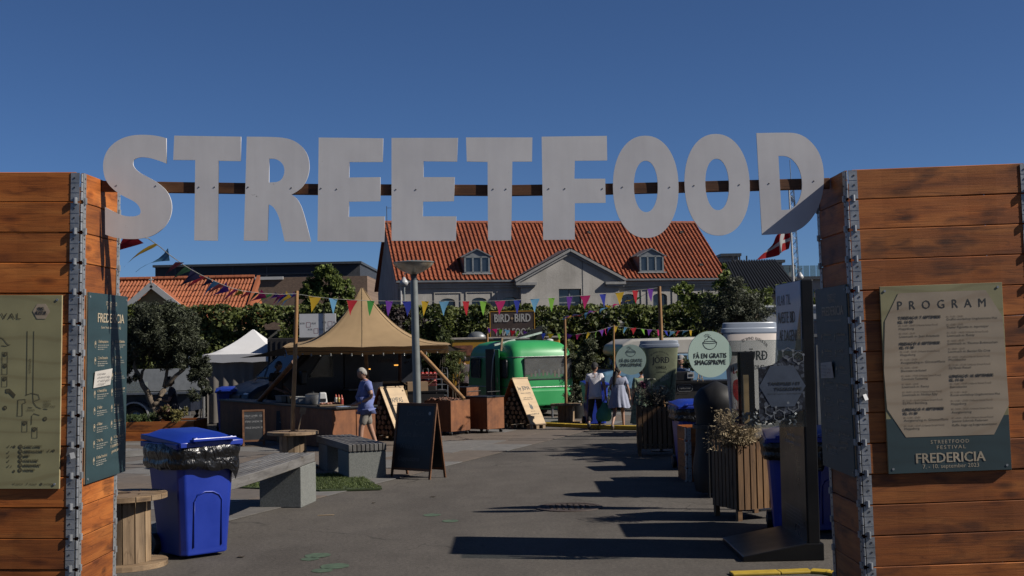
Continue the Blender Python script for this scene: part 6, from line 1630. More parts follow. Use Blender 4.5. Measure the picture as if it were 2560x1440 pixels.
# ================================================================ right-hand displays: cups, planters, totem, bins
PSLAT = wood_mat('planter_slat', (.22, .12, .055), (.13, .07, .033), (.30, .17, .08), rnd=.18)
def planter(label, loc, yaw, w, d, h, n):
    t = thing('slatted_planter', label, 'planter', loc, yaw, 'slatted wooden planters'); z0 = .13
    for (ax, L, off, rz) in (('f', w, -d/2, 0), ('b', w, d/2, 0), ('l', d, -w/2, 90), ('r', d, w/2, 90)):
        k = n if rz == 0 else max(5, int(n * d / w)); sw = L / k
        me = MB().box((0, 0, 0), (h - z0, .022, sw - .018)).mesh('slat'); me.materials.append(PSLAT)
        for i in range(k):
            c = -L/2 + (i + .5) * sw; p = (c, off, (h + z0)/2) if rz == 0 else (off, c, (h + z0)/2)
            o = link('slat', me, PSLAT, t, (p[0], p[1], p[2] + random.uniform(-.004, .004)))
            o.rotation_euler = (Matrix.Rotation(R(rz), 3, 'Z') @ Matrix.Rotation(R(90), 3, 'Y')).to_euler()
    for x in (-1, 1):
        for y in (-1, 1): MB().box((x * (w/2 - .03), y * (d/2 - .03), h/2 - .02), (.055, .055, h - .04)).build('leg', PSLAT, t)
    MB().box((0, 0, h - .1), (w - .06, d - .06, .04)).build('soil', M('soil', (.03, .022, .016), .95), t)
    MB().box((0, 0, z0 + .03), (w - .05, d - .05, .05)).build('floor_board', BLACKM, t)
    return t
def dry_grass(label, loc, n, spread, hmin, hmax, col, name='dried_grass', seed=1, lean=(0, 0)):
    rr = random.Random(seed); t = thing(name, label, 'dried grass', loc); st = MB(); P = []
    for k in range(n):
        a = rr.uniform(0, 2*math.pi); s = rr.uniform(.15, 1) * spread; h = rr.uniform(hmin, hmax)
        b0_ = Vector((rr.uniform(-.08, .08), rr.uniform(-.08, .08), 0)); tip = b0_ + Vector((math.cos(a) * s + lean[0], math.sin(a) * s + lean[1], h))
        mid = b0_.lerp(tip, .5) + Vector((0, 0, h * .12)); pts = [b0_, b0_.lerp(mid, .5) + Vector((0, 0, .02)), mid, mid.lerp(tip, .6) + Vector((0, 0, .02)), tip - Vector((0, 0, h * .08))]
        st.path(pts, .0022, 3, .001)
        for j in range(16): f = rr.uniform(.0, 1); q_ = mid.lerp(tip, f); P.append((q_.x + rr.gauss(0, .02), q_.y + rr.gauss(0, .02), q_.z + rr.gauss(0, .018) - .02 * f))
    m = leaf_mat('straw_%s' % col, *dict(pale=((.40, .30, .17), (.62, .50, .33)), dark=((.10, .085, .065), (.22, .18, .135)))[col], .3)
    tag(st.build('stems', m, t), kind='stuff')
    tag(link('seed_heads', leaves_mesh('seed_heads', P, .04, .3, up=-.2), m, t), kind='stuff')
    return t
MINT = M('mint_sign', (.52, .68, .59), .5, 0, .04, 2); LIDB = M('cup_lid', (.40, .46, .56), .4, 0, .05, 2); CUPINK = M('cup_ink', (.02, .025, .02), .5)
def bend_text(s, xc, z, cap, mat, parent, Rf, width, bold=0.0, name='cup_lettering', yaw=0.0, arc=None):
    o = text(s, xc, z, cap, mat, parent, width=width, align='C', bold=bold, y=0, name=name); me = o.data
    for v in me.vertices:
        x, zz = v.co.x, v.co.z
        if arc: # curve the line upwards around (0, arc centre)
            rad = arc; a = x / rad; zz = zz + rad * math.cos(a) - rad; x = (rad + (v.co.z - z)) * math.sin(a)
        r = Rf(zz) + .005; a = x / r + yaw; v.co = (r * math.sin(a), -r * math.cos(a), zz)
    return o
def bend_shape(loops, mat, parent, Rf, yaw=0.0, e=.004, name='cup_print'):
    """printed patch wrapped on the cup: fans of small quads"""
    b = MB()
    for lp in loops:
        cx = sum(p[0] for p in lp) / len(lp); cz = sum(p[1] for p in lp) / len(lp); n = len(lp); vs = [(cx, cz)]
        for f in (.5, 1): vs += [(cx + (x - cx) * f, cz + (z - cz) * f) for x, z in lp]
        co = [((Rf(z) + e) * math.sin(x / Rf(z) + yaw), -(Rf(z) + e) * math.cos(x / Rf(z) + yaw), z) for x, z in vs]
        b.add(co, [(0, 1 + k, 1 + (k+1) % n) for k in range(n)] + [(1 + k, 1 + n + k, 1 + n + (k+1) % n, 1 + (k+1) % n) for k in range(n)])
    return b.build(name, mat, parent)
def blob(cx, cz, rx, rz, n=16, rot=0, w=.12, seed=0):
    o = []
    for k in range(n):
        a = 2*math.pi*k/n; r = 1 + w * mnoise.noise(Vector((math.cos(a)*1.5, math.sin(a)*1.5, seed))); x, z = rx*r*math.cos(a), rz*r*math.sin(a)
        o.append((cx + x*math.cos(rot) - z*math.sin(rot), cz + x*math.sin(rot) + z*math.cos(rot)))
    return o
def cup_display(label, loc, zb, zt, rt, rb, body, disc, yaw=0, kind='vanilla'):
    t = thing('cup_display', label, 'giant cup', loc, yaw, 'giant dessert cup displays'); H = zt - zb
    Rf = lambda z: rb + (rt - rb) * (z - zb) / H
    MB().lathe([(.001, zb), (rb, zb), (rt, zt - .12)], 48).build('cup', body, t, auto=R(40))
    MB().lathe([(rt + .0, zt - .14), (rt + .025, zt - .12), (rt + .025, zt - .075), (rt + .008, zt - .065), (rt + .004, zt - .01), (rt - .012, zt), (.001, zt + .002)], 48).build('lid', LIDB, t, auto=R(30))
    MB().cyl((0, 0, .02), (0, 0, zb + .02), .035).build('post', BLACKM, t); MB().lathe([(.001, 0), (.2, 0), (.2, .02), (.001, .021)], 20).build('foot', BLACKM, t)
    dx, dy, dz, r = disc; fixed = set(o.name for o in t.children if o.name.split('.')[0] in ('post', 'foot'))
    d = MB().cyl((dx, dy - .008, dz), (dx, dy + .008, dz), r, n=56).build('round_sign', MINT, t)
    MB().box(((dx + 0) / 2, dy + .02, dz), (abs(dx), .02, .05)).build('bracket', BLACKM, t)
    k = r / .28
    text('FÅ EN GRATIS', dx, dz - .045 * k, .058 * k, CUPINK, d, width=.42 * k, align='C', bold=.03, y=dy - .011)
    text('SMAGSPRØVE', dx, dz - .125 * k, .058 * k, CUPINK, d, width=.40 * k, align='C', bold=.045, y=dy - .011)
    def L(pts, closed=False): print_shape(stroke_loop([(dx + x*k, dz + z*k) for x, z in pts], .006*k, closed), CUPINK, d, dy - .0105, 'bowl_drawing')
    L(circle(.0, .145, .09, 18, .085, math.pi, 2*math.pi)); L(circle(0, .145, .09, 20, .013), True)
    L([(-.075, .15), (-.06, .18), (-.035, .178), (-.02, .205), (.02, .20), (.035, .178), (.06, .175), (.075, .152)]); L(circle(-.03, .195, .03, 10, None, .5, 2.8))
    for a in range(5): an = R(40 + 25*a); L([(-.03 + .042*math.cos(an), .195 + .042*math.sin(an)), (-.03 + .055*math.cos(an), .195 + .055*math.sin(an))])
    if kind == 'vanilla':
        LG = M('leaf_print', (.16, .22, .10), .6, 0, .5, 5); CR_ = M('flower_print', (.50, .50, .36), .6, 0, .2, 6); DG = M('leaf_print_dark', (.045, .07, .03), .6, 0, .4, 5)
        for s_, (cx, cz, a, b, ro, m) in enumerate(((-.16, zb+.55*H, .05, .3, .5, DG), (.2, zb+.6*H, .06, .3, -.6, LG), (.16, zb+.25*H, .07, .28, .9, LG), (-.02, zb+.16*H, .18, .1, .1, CR_), (-.2, zb+.2*H, .09, .14, .4, CR_), (.1, zb+.38*H, .14, .05, .5, CR_), (.25, zb+.4*H, .03, .25, -.2, DG))):
            bend_shape([blob(cx, cz, a, b, 18, ro, .25, s_)], m, t, Rf)
        bend_text('JÖRÐ', .02, zb + .62*H, .115, CUPINK, t, lambda z: Rf(z) + .004, .33, .06); bend_text('VANILLA', .02, zb + .525*H, .05, CUPINK, t, lambda z: Rf(z) + .004, .2, .02)
        bend_text('PLANTEBASERET', .02, zb + .455*H, .026, CUPINK, t, lambda z: Rf(z) + .004, .19); bend_text('BY WIND. RAIN & SUN', .0, zb + .8*H, .026, CUPINK, t, lambda z: Rf(z) + .004, .36, 0, arc=.22)
        bend_text('500 GRAM', .1, zb + .08*H, .03, CUPINK, t, lambda z: Rf(z) + .004, .15)
        bend_shape([[(-.09, zb+.505*H), (.13, zb+.505*H), (.13, zb+.51*H), (-.09, zb+.51*H)]], CUPINK, t, Rf, e=.008)
    else:
        OR = M('orange_band', (.75, .34, .06), .6, 0, .3, 4); ST = M('strawberry_print', (.62, .035, .025), .5, 0, .5, 14); SD = M('berry_cut', (.28, .02, .03), .5, 0, .3, 8); PK = M('pink_print', (.55, .33, .28), .6, 0, .2, 4); GR = M('stalk_print', (.16, .24, .06), .6)
        up = [(-.55 + 1.1*k/22, zt - .15) for k in range(23)]; lo = [(x, zt - .26 - .05 * mnoise.noise(Vector((x*9, 2, 0))) - (.1 if abs(x + .3) < .08 else 0)) for x, _ in up]
        b = MB(); vs = []
        for (x, z) in up + lo: r = Rf(z) + .003; vs.append((r*math.sin(x/r), -r*math.cos(x/r), z))
        b.add(vs, [(k, k+1, 24+k, 23+k) for k in range(22)]).build('cup_print', OR, t)
        bend_shape([blob(-.20, zb+.34*H, .095, .14, 18, .25, .15, 1)], ST, t, Rf); bend_shape([blob(-.28, zb+.60*H, .075, .13, 18, .3, .1, 2)], SD, t, Rf); bend_shape([blob(-.1, zb+.05*H, .1, .06, 16, 0, .3, 6)], ST, t, Rf, e=.005)
        bend_shape([blob(-.2, zb+.1*H, .16, .2, 18, 0, .3, 3)], PK, t, Rf, e=.002); bend_shape([blob(-.19, zb+.49*H, .03, .045, 10, .4, .4, 5)], GR, t, Rf, e=.006); bend_shape([blob(-.24, zb+.74*H, .018, .022, 10, 0, .2, 8)], M('nut_print', (.2, .12, .06), .6), t, Rf)
        bend_text('BY WIND. RAIN & SUN', .05, zb + .83*H, .035, CUPINK, t, lambda z: Rf(z) + .004, .36, .02, arc=.25); bend_text('JÖRÐ', .05, zb + .63*H, .115, CUPINK, t, lambda z: Rf(z) + .004, .33, .06)
        bend_text('JORDBÆR', .05, zb + .54*H, .05, CUPINK, t, lambda z: Rf(z) + .004, .24, .02)
    for o in t.children:                      # the cup is a shallow cut-out body, not a full drum
        if o.name.split('.')[0] in ('cup', 'lid', 'cup_print', 'cup_lettering'): o.data.transform(Matrix.Scale(.2, 4, (0, 1, 0)))
    return t
# vanilla cup with its planter
g1 = gnd(1651, 1141); D1 = g1.y + .32
planter('slatted wooden planter below the vanilla cup', (g1.x - .02, D1, 0), R(-4), .70, .55, .89, 8)
cA = at(1649, 915, D1 + .75); zA0, zA1 = at(1650, 1000, D1 + .75).z, at(1650, 851, D1 + .75).z
dc = at(1577, 899, D1 + .72)
CUPG = M('vanilla_cup', (.20, .225, .13), .55, 0, .35, 3)
cup_display('giant vanilla cup on a post with small round mint sign, behind its planter', (cA.x, D1 + .75, 0), zA0, zA1, .355, .275, CUPG, (dc.x - cA.x, -.05, dc.z, .285))
dry_grass('dark dried grass bunch in the vanilla cup planter', (g1.x - .05, D1, .8), 190, .42, .12, .5, 'dark', seed=4)
# flowers beside the vanilla cup
t = thing('lily_flower', 'large white artificial lily in the vanilla cup planter', 'flower', (at(1628, 960, D1 - .1).x, D1 - .1, .8)); zf = at(1628, 950, D1 - .1).z - .8
MB().path([(0, 0, 0), (.01, 0, zf * .6), (0, -.02, zf)], .008).build('stem', M('stem_green', (.08, .14, .04), .6), t)
for k in range(6):
    a = 2*math.pi*k/6; m = MB(); vs = []
    for j in range(6):
        f = j/5; w = .035 * math.sin(math.pi * min(1, f + .12)); r = .02 + .13*f; z = zf + .1*f - .1*f*f; vs += [(r*math.cos(a) - w*math.sin(a), r*math.sin(a)*.6 + w*math.cos(a)*.6, z), (r*math.cos(a) + w*math.sin(a), r*math.sin(a)*.6 - w*math.cos(a)*.6, z)]
    m.add(vs, [(2*j, 2*j+2, 2*j+3, 2*j+1) for j in range(5)]).build('petal', M('petal_white', (.55, .55, .42), .6), t, smooth=True)
t = thing('pink_flower', 'dusky pink flower head in the vanilla cup planter', 'flower', (at(1607, 965, D1 - .05).x, D1 - .05, .8)); zf = at(1607, 962, D1).z - .8
MB().path([(0, 0, 0), (0, 0, zf)], .007).build('stem', M('stem_green', (.08, .14, .04), .6), t); PP = [(RNG.normal()*.035, RNG.normal()*.035, zf + RNG.normal()*.03) for k in range(160)]
link('petals', leaves_mesh('petals', PP, .05, .5), leaf_mat('pink_petal', (.18, .03, .09), (.32, .07, .17)), t)
# strawberry cup with its planter
g2 = gnd(1846, 1304); w2_, ph2 = .58, R(20)
ctr = Matrix.Rotation(ph2, 3, 'Z') @ Vector((w2_/2, w2_/2, 0))
planter('slatted wooden planter below the strawberry cup', (g2.x + ctr.x, g2.y + ctr.y, 0), ph2, w2_, w2_, .89, 7)
D2 = g2.y + 1.0
cB = at(1876, 900, D2); zB0, zB1 = at(1870, 1062, D2).z, at(1870, 806, D2).z
dc = at(1766, 886, D2 - .35)
cup_display('giant strawberry cup on a post with large round mint sign, behind the acrylic box', (cB.x, D2, 0), zB0, zB1, .35, .275, M('strawberry_cup', (.97, .86, .78), .5, 0, .05, 2), (dc.x - cB.x, -.16, dc.z, .278), kind='berry', yaw=R(13))
dry_grass('pale dried grass bunch spraying out of the strawberry cup planter', (g2.x + ctr.x * .45, g2.y + ctr.y * .4, .80), 210, .30, .12, .52, 'pale', seed=9, lean=(-.06, -.1))
dry_grass('single drooping pale oat stalks at the planter rim', (g2.x - .02, g2.y + .15, .84), 14, .26, -.06, .22, 'pale', name='oat_stalks', seed=21, lean=(-.16, -.05))

# ---------------------------------------------------------------- totem display facing the path
YN, YF, XT = 12.1, 13.25, at(2007, 850, 12.1).x
zT = at(2007, 699, YN).z
GLOSSB = M('gloss_black', (.008, .008, .009), .35, 0, .2, 2, spec=.35)
tot_ = thing('totem_display', 'tall black totem display KLAR TIL NÆSTE BID AF DAGEN beside the right tower', 'display stand', (XT, (YN + YF)/2, 0))
Wt = YF - YN
MB().box((.055, 0, zT/2 + .02), (.11, Wt, zT - .04)).build('column', GLOSSB, tot_, bevel=.008)
fr = Matrix.Translation((-.003, Wt/2, 0)) @ Matrix.Rotation(R(-90), 4, 'Z')     # local X runs towards the camera
def sky_print():
    m, nt, b = new_mat('sky_print'); tc = node(nt, 'ShaderNodeTexCoord'); sp = node(nt, 'ShaderNodeSeparateXYZ'); nt.links.new(tc.outputs['Generated'], sp.inputs[0])
    n = noise_tex(nt, tc.outputs['Object'], 1.6, 4); ad = node(nt, 'ShaderNodeMath', operation='MULTIPLY_ADD'); nt.links.new(n, ad.inputs[0]); ad.inputs[1].default_value = .4; nt.links.new(sp.outputs['Z'], ad.inputs[2])
    c = ramp(nt, ad.outputs[0], [(.2, (.34, .42, .55)), (.5, (.75, .75, .76)), (.9, (.80, .77, .74)), (1.2, (.5, .6, .75))]); nt.links.new(c, b.inputs['Base Color']); b.inputs['Roughness'].default_value = .42; return m
MB().box((Wt/2, -.004, (zT + 1.95)/2), (Wt - .03, .008, zT - 1.95 - .02)).xf(fr).build('upper_print', sky_print(), tot_)
MB().poly([(Wt - .016, -.0095, 1.97), (Wt - .016, -.0095, zT - .25), (Wt - .3, -.0095, 1.97)], .001, (0, 1, 0)).xf(fr).build('corner_print', M('totem_brown', (.10, .075, .05), .3), tot_)
MB().box((Wt/2, -.004, 1.02), (Wt - .03, .008, 1.78)).xf(fr).build('lower_screen', M('totem_glass', (.03, .028, .026), .3, 0, .3, 1.5, spec=.4), tot_)
GT = M('grey_letter', (.08, .08, .09), .5); GD = M('gold_letter', (.16, .10, .045), .5); LT = M('light_letter', (.55, .55, .55), .6)
for s_, x, z, cap, w_, m, bd in (('KLAR TIL', .1, zT - .22, .10, .62, GT, 0), ('NÆSTE BID', .12, zT - .40, .11, .78, GD, .03), ('AF DAGEN?', .16, zT - .58, .11, .80, GD, .03), ('Tag et stykke gratis', .38, 1.12, .035, .6, LT, 0), ('tandpleje med på farten', .25, 1.05, .035, .75, LT, 0)):
    text(s_, x, z, cap, m, tot_, width=w_, bold=bd, y=-.0105, frame=fr)
for k in range(5): text('— Klinisk dokumenteret effekt mod huller og plak', .18 + .02*k, .42 - .035*k, .016, LT, tot_, width=.75, y=-.0105, frame=fr)
MB().poly([(-.62, -Wt/2 - .02, .0), (.14, -Wt/2 - .02, .0), (.14, -Wt/2 - .02, .16), (-.02, -Wt/2 - .02, .16), (-.62, -Wt/2 - .02, .05)], Wt + .04, (0, 1, 0)).build('base', GLOSSB, tot_, bevel=.008)
# acrylic box of chewing gum fixed to the totem
ACR = glass_mat('acrylic', (.92, .95, .96), .02, .88, (.10, .11, .12))
xl_, xr_ = at(1852, 900, 12.0).x, XT - .006; zb_, zt_ = at(1930, 1069, 12.0).z, at(1930, 850, 12.0).z
ab = thing('acrylic_box', 'clear acrylic box TANDPLEJE I ET TYGGEGUMMI fixed to the totem', 'display box', (xl_, 12.02, zb_)); w_, h_, d_ = xr_ - xl_, zt_ - zb_, .62
for nm, c, s in (('front_pane', (w_/2, 0, h_/2), (w_, .006, h_)), ('back_pane', (w_/2, d_, h_/2), (w_, .006, h_)), ('side_pane', (.003, d_/2, h_/2), (.006, d_ - .02, h_)), ('base_pane', (w_/2, d_/2, .003), (w_ - .01, d_ - .02, .006)), ('top_pane', (w_/2, d_/2, h_ - .003), (w_ - .01, d_ - .02, .006))):
    MB().box(c, s).build(nm, ACR, ab)
def gum_print():
    m, nt, b = new_mat('gum_print'); vec = coords(nt, (1, 1, 1), False); vo = node(nt, 'ShaderNodeTexVoronoi'); vo.inputs['Scale'].default_value = 30; nt.links.new(vec, vo.inputs['Vector'])
    vd = node(nt, 'ShaderNodeTexVoronoi', feature='DISTANCE_TO_EDGE'); vd.inputs['Scale'].default_value = 30; nt.links.new(vec, vd.inputs['Vector'])
    c = mixc(nt, 1, ramp(nt, vo.outputs['Color'], [(.15, (.012, .014, .022)), (.55, (.04, .048, .07)), (.9, (.12, .14, .18))]), ramp(nt, vd.outputs['Distance'], [(0, (.15,) * 3), (.12, (1,) * 3)]), 'MULTIPLY')
    nt.links.new(c, b.inputs['Base Color']); b.inputs['Roughness'].default_value = .4; return m
xp = w_ * .27
MB().poly([(xp, -.006, .05), (w_ - .01, -.006, .16), (w_ - .01, -.006, h_ - .2), (w_*.72, -.006, h_ - .14), (w_*.5, -.006, h_ - .23), (xp, -.006, h_ - .26)], .002, (0, 1, 0)).build('gum_picture', gum_print(), ab)
HX = M('hex_label', (.09, .12, .18), .5)
hc, hr = (w_*.64, h_*.47), w_*.36
print_shape([[(hc[0] + hr*math.cos(R(60*k)), hc[1] + hr*1.02*math.sin(R(60*k))) for k in range(6)]], HX, ab, -.0085, 'hexagon_label')
text('TANDPLEJE I ET', hc[0] + .02, hc[1] + .012, .026, CUPINK, ab, width=.30, align='C', bold=.03, y=-.0105); text('TYGGEGUMMI', hc[0] + .05, hc[1] - .04, .028, CUPINK, ab, width=.25, align='C', bold=.03, y=-.0105)
text('PRØV DET GRATIS HER PÅ PLADSEN', hc[0] + .02, hc[1] - .075, .011, M('hex_small', (.06, .08, .1), .6), ab, width=.32, align='C', y=-.0105)
for (cx, cz) in ((w_*.45, .16), (w_*.58, .11), (w_*.80, .2), (w_*.74, h_ - .13), (w_*.9, h_ - .17)):
    r_ = .055; pts = [(cx + r_*math.cos(R(60*k + 30)), cz + r_*math.sin(R(60*k + 30))) for k in range(6)]
    print_shape(stroke_loop(pts, .006, True), M('molecule_line', (.28, .31, .35), .5), ab, -.0082, 'molecule')
    for p in pts[::2]: print_shape([circle(p[0], p[1], .012, 10)], M('molecule_line', (.28, .31, .35), .5), ab, -.0088, 'molecule_dot')
MB().box((.07, .14, h_*.32), (.05, .03, h_*.56)).build('wooden_strip', PINEPLY, ab); MB().box((w_*.17, .3, h_*.44), (w_*.26, .02, h_*.84)).build('inner_card', GLOSSB, ab)
rr = random.Random(2); gm = MB()
for k in range(260): gm.box((rr.uniform(.04, w_ - .04), rr.uniform(.05, d_ - .05), .02 + rr.uniform(0, .12)), (.035, .022, .012), (rr.uniform(-1, 1), rr.uniform(-1, 1), rr.uniform(0, 3)))
tag(gm.build('gum_pieces', M('gum_piece', (.12, .14, .17), .5), ab), kind='stuff')

# ---------------------------------------------------------------- bins and boxes in the shade on the right
gb = gnd(1935, 1316)
wheelie_bin('wheelie_bin', 'shaded blue wheelie bin between planter and totem display', (gb.x + .16, 13.95, 0), R(-8))
text('Hold byen ren', -.16, .78, .03, M('bin_print', (.3, .33, .38), .6), bpy.data.objects['wheelie_bin.001'], width=.2, y=-.345); text('7210 0000', -.12, .73, .03, M('bin_print', (.3, .33, .38), .6), bpy.data.objects['wheelie_bin.001'], width=.16, y=-.335)
wheelie_bin('wheelie_bin', 'blue wheelie bin whose lid shows behind the totem display', (at(2060, 1050, 14.0).x, 14.0, 0), R(5))
wheelie_bin('wheelie_bin', 'shaded blue bin between the vanilla cup and the black sack', (at(1735, 1060, 20.6).x, 20.8, 0), R(5))
gd = gnd(1545, 1118)
wheelie_bin('wheelie_bin', 'blue wheelie bin behind the man with the green bag', (at(1489, 1000, 32).x, 32.2, 0), R(8), bag=False)
wheelie_bin('wheelie_bin', 'blue wheelie bin left of the rusty bar counter', (at(566, 1020, 32.2).x, 32.4, 0), R(12), bag=False)
# bulging black sack in a tall bin
sk = at(1792, 1050, 17.2); t = thing('sack_holder', 'tall black waste sack bulging in its holder between the cups', 'waste sack', (sk.x, 17.2, 0)); zk = at(1792, 952, 17.2).z
m = MB(); vs = []; N = 28
for i in range(15):
    f = i/14; r = .30 * (1 + .08*math.sin(f*9)) * (1 if f < .75 else math.sqrt(max(.001, 1 - ((f - .75)/.25)**2)))
    for k in range(N):
        a = 2*math.pi*k/N; rr_ = r * (1 + .10 * mnoise.noise(Vector((math.cos(a)*2, math.sin(a)*2, f*5)))); vs.append((rr_*math.cos(a), rr_*math.sin(a)*.9, .06 + f*(zk - .06)))
m.add(vs, [(i*N + k, i*N + (k+1) % N, (i+1)*N + (k+1) % N, (i+1)*N + k) for i in range(14) for k in range(N)] + [tuple(range(14*N, 15*N))]).build('sack', M('sack_black', (.012, .012, .013), .55, 0, .3, 3, spec=.3), t, smooth=True)
MB().lathe([(.31, .9), (.33, .9), (.33, .95), (.31, .95)], 24).build('ring', BLACKM, t)
for k in range(3): a = 2*math.pi*k/3; MB().cyl((.33*math.cos(a), .33*math.sin(a), 0), (.33*math.cos(a), .33*math.sin(a), .95), .012).build('leg', BLACKM, t)
# low stack of pallet collars in the shade
lc = at(1742, 1100, 19.2); t = thing('collar_box', 'low shaded stack of pallet collars beside the vanilla planter', 'wooden box', (lc.x, 19.2, 0), R(6))
PL5 = plank_mesh(.40)
for k in range(4):
    for (px, py, me, rz) in ((0, -.3, PL5, 0), (0, .3, PL5, math.pi)): link('plank', me, PLANK, t, (px, py, .1 + k*.2), (0, 0, rz))
    for s_ in (-1, 1): MB().box((s_*.22, 0, .1 + k*.2), (.02, .56, .194)).build('end_plank', PLANK, t)
    for (px, py, rz) in ((-.23, -.31, 0), (.23, -.31, 90)): link('hinge', HG, GALV, t, (px, py, .1 + k*.2), (0, 0, R(rz)))

# ---------------------------------------------------------------- drinks stall
st_ = at(1765, 970, 28); t = thing('drinks_stall', 'dark drinks bar with TØRSTIG? sign between the two cups', 'bar', (st_.x, 28, 0))
zc2 = at(1765, 955, 28).z; wst = at(1850, 960, 28).x - at(1680, 960, 28).x
MB().box((0, .4, zc2/2), (wst, .8, zc2 - .04)).build('counter', DARKBOX, t, bevel=.01); MB().box((0, .4, zc2), (wst + .1, .9, .05)).build('worktop', BLACKM, t)
sx = at(1712, 966, 28).x - st_.x; oc = stroke_loop([(sx - .16, zc2 - .16), (sx - .16, zc2 - .08), (sx - .13, zc2 - .05), (sx + .13, zc2 - .05), (sx + .16, zc2 - .08), (sx + .16, zc2 - .16), (sx + .13, zc2 - .19), (sx - .13, zc2 - .19)], .008, True)
print_shape(oc, CHALK, t, -.022, 'sign_outline'); text('TØRSTIG?', sx, zc2 - .145, .055, CHALK, t, width=.25, align='C', y=-.024)
bx_ = at(1708, 945, 27.9); t = thing('bottle_crate', 'black crate with white label on the drinks bar', 'crate', (bx_.x, 28.3, zc2 + .03)); MB().box((0, 0, .1), (.42, .3, .2)).build('crate', BLACKP, t, bevel=.01); MB().box((.2, -.16, .12), (.15, .012, .13)).build('label_plate', WHITEPAINT, t); MB().box((.2, -.168, .12), (.09, .006, .05)).build('label_mark', INK, t)
ez_ = at(1749, 965, 27.8); t = thing('mini_easel', 'tiny wooden easel on the drinks bar', 'easel', (ez_.x, 27.7, zc2 - .17 + .2))
for s_ in (-1, 1): MB().bar((s_*.06, 0, 0), (s_*.015, .02, .2), .014, .014).build('leg', PINEPLY, t)
MB().bar((0, .08, 0), (0, .02, .19), .014, .014).build('leg', PINEPLY, t); MB().box((0, -.005, .06), (.11, .014, .014)).build('ledge', PINEPLY, t)
t = thing('bar_plant', 'green potted plant on the drinks bar', 'plant', (at(1725, 930, 28.4).x, 28.5, zc2 + .03)); MB().lathe([(.001, 0), (.08, 0), (.1, .16), (.001, .15)], 14).build('pot', BLACKP, t)
link('leaves', leaves_mesh('leaves', clump_points([(0, 0, .3, .22, .18, .2)], 500, .3, 20), .07, .4), leaf_mat('bar_leaf', (.03, .06, .02), (.10, .15, .05)), t)
# unseen cabinets added behind the right tower as shadow casters, plus a hidden tree
for lb_, x_, y0_, y1_, hh_ in (('tall grey cabinet added unseen as shadow caster behind the right wooden tower, nearest the totem', 3.75, 13.2, 14.15, 1.95), ('tall grey cabinet added unseen as shadow caster behind the right wooden tower, middle one', 3.95, 16.75, 18.6, 2.1), ('tall grey cabinet added unseen as shadow caster behind the right wooden tower, farthest one', 4.95, 20.0, 22.0, 2.35)):
    t = thing('shadow_caster_cabinet', lb_, 'cabinet', (x_ + .35, (y0_ + y1_)/2, 0)); CG = M('cabinet_grey', (.2, .21, .22), .6)
    MB().box((0, 0, hh_/2 + .02), (.7, y1_ - y0_, hh_ - .04)).build('body', CG, t, bevel=.01); MB().box((0, 0, hh_ + .01), (.76, y1_ - y0_ + .06, .04)).build('top', CG, t)
    for s_ in (-1, 1): d_ = MB().box((-.356, s_*(y1_ - y0_)/4, hh_/2), (.012, (y1_ - y0_)/2 - .04, hh_ - .2)).build('door', CG, t); MB().box((-.37, s_*.06, hh_/2), (.03, .02, .16)).build('handle', STEEL, d_)
# white van and lorry roofs far right
a, b_ = at(1898, 764, 42), at(2060, 760, 42); t = thing('white_lorry', 'white box lorry half hidden behind the totem display', 'lorry', ((a.x + b_.x)/2, 42, 0)); w_ = b_.x - a.x
MB().box((0, 2, a.z/2 + .25), (w_, 4, a.z - .5)).build('box_body', M('lorry_white', (.52, .55, .58), .45, 0, .06, 1), t, bevel=.08, seg=3)
MB().box((0, -.02, a.z - .1), (w_ - .1, .05, .08)).build('top_rail', STEEL, t)
for x in (-w_*.35, w_*.3): MB().cyl((x, .1, .42), (x, .4, .42), .42, n=20).build('wheel', TYRE, t)
# ================================================================ plants
GL = leaf_mat('hedge_leaf', (.035, .060, .013), (.24, .28, .07), .32); TREEL = leaf_mat('tree_leaf', (.045, .085, .016), (.30, .37, .08), .36); OLIVEL = leaf_mat('olive_leaf', (.035, .045, .026), (.17, .19, .125), .2)
DARKL = leaf_mat('copper_leaf', (.020, .014, .014), (.07, .045, .045), .15); FEATH = leaf_mat('conifer_leaf', (.05, .08, .012), (.20, .24, .06), .25); MIXL = leaf_mat('shrub_leaf', (.05, .065, .03), (.22, .24, .13), .25)
TRUNK = M('olive_bark', (.20, .155, .11), .95, 0, .45, 9, bmp=.8, stretch=(2, 2, .5)); BRANCH = M('branch_bark', (.075, .058, .042), .95, 0, .3, 10, bmp=.5)
def limb(b, a, c, r0, r1, wob=.08, n=6, seed=0):
    a, c = Vector(a), Vector(c); rr = random.Random(seed); pts = [a.lerp(c, k/n) + (Vector((rr.gauss(0, wob), rr.gauss(0, wob), rr.gauss(0, wob*.4))) if 0 < k < n else Vector()) for k in range(n+1)]
    b.path(pts, [r0 + (r1 - r0)*k/n for k in range(n+1)], 8)
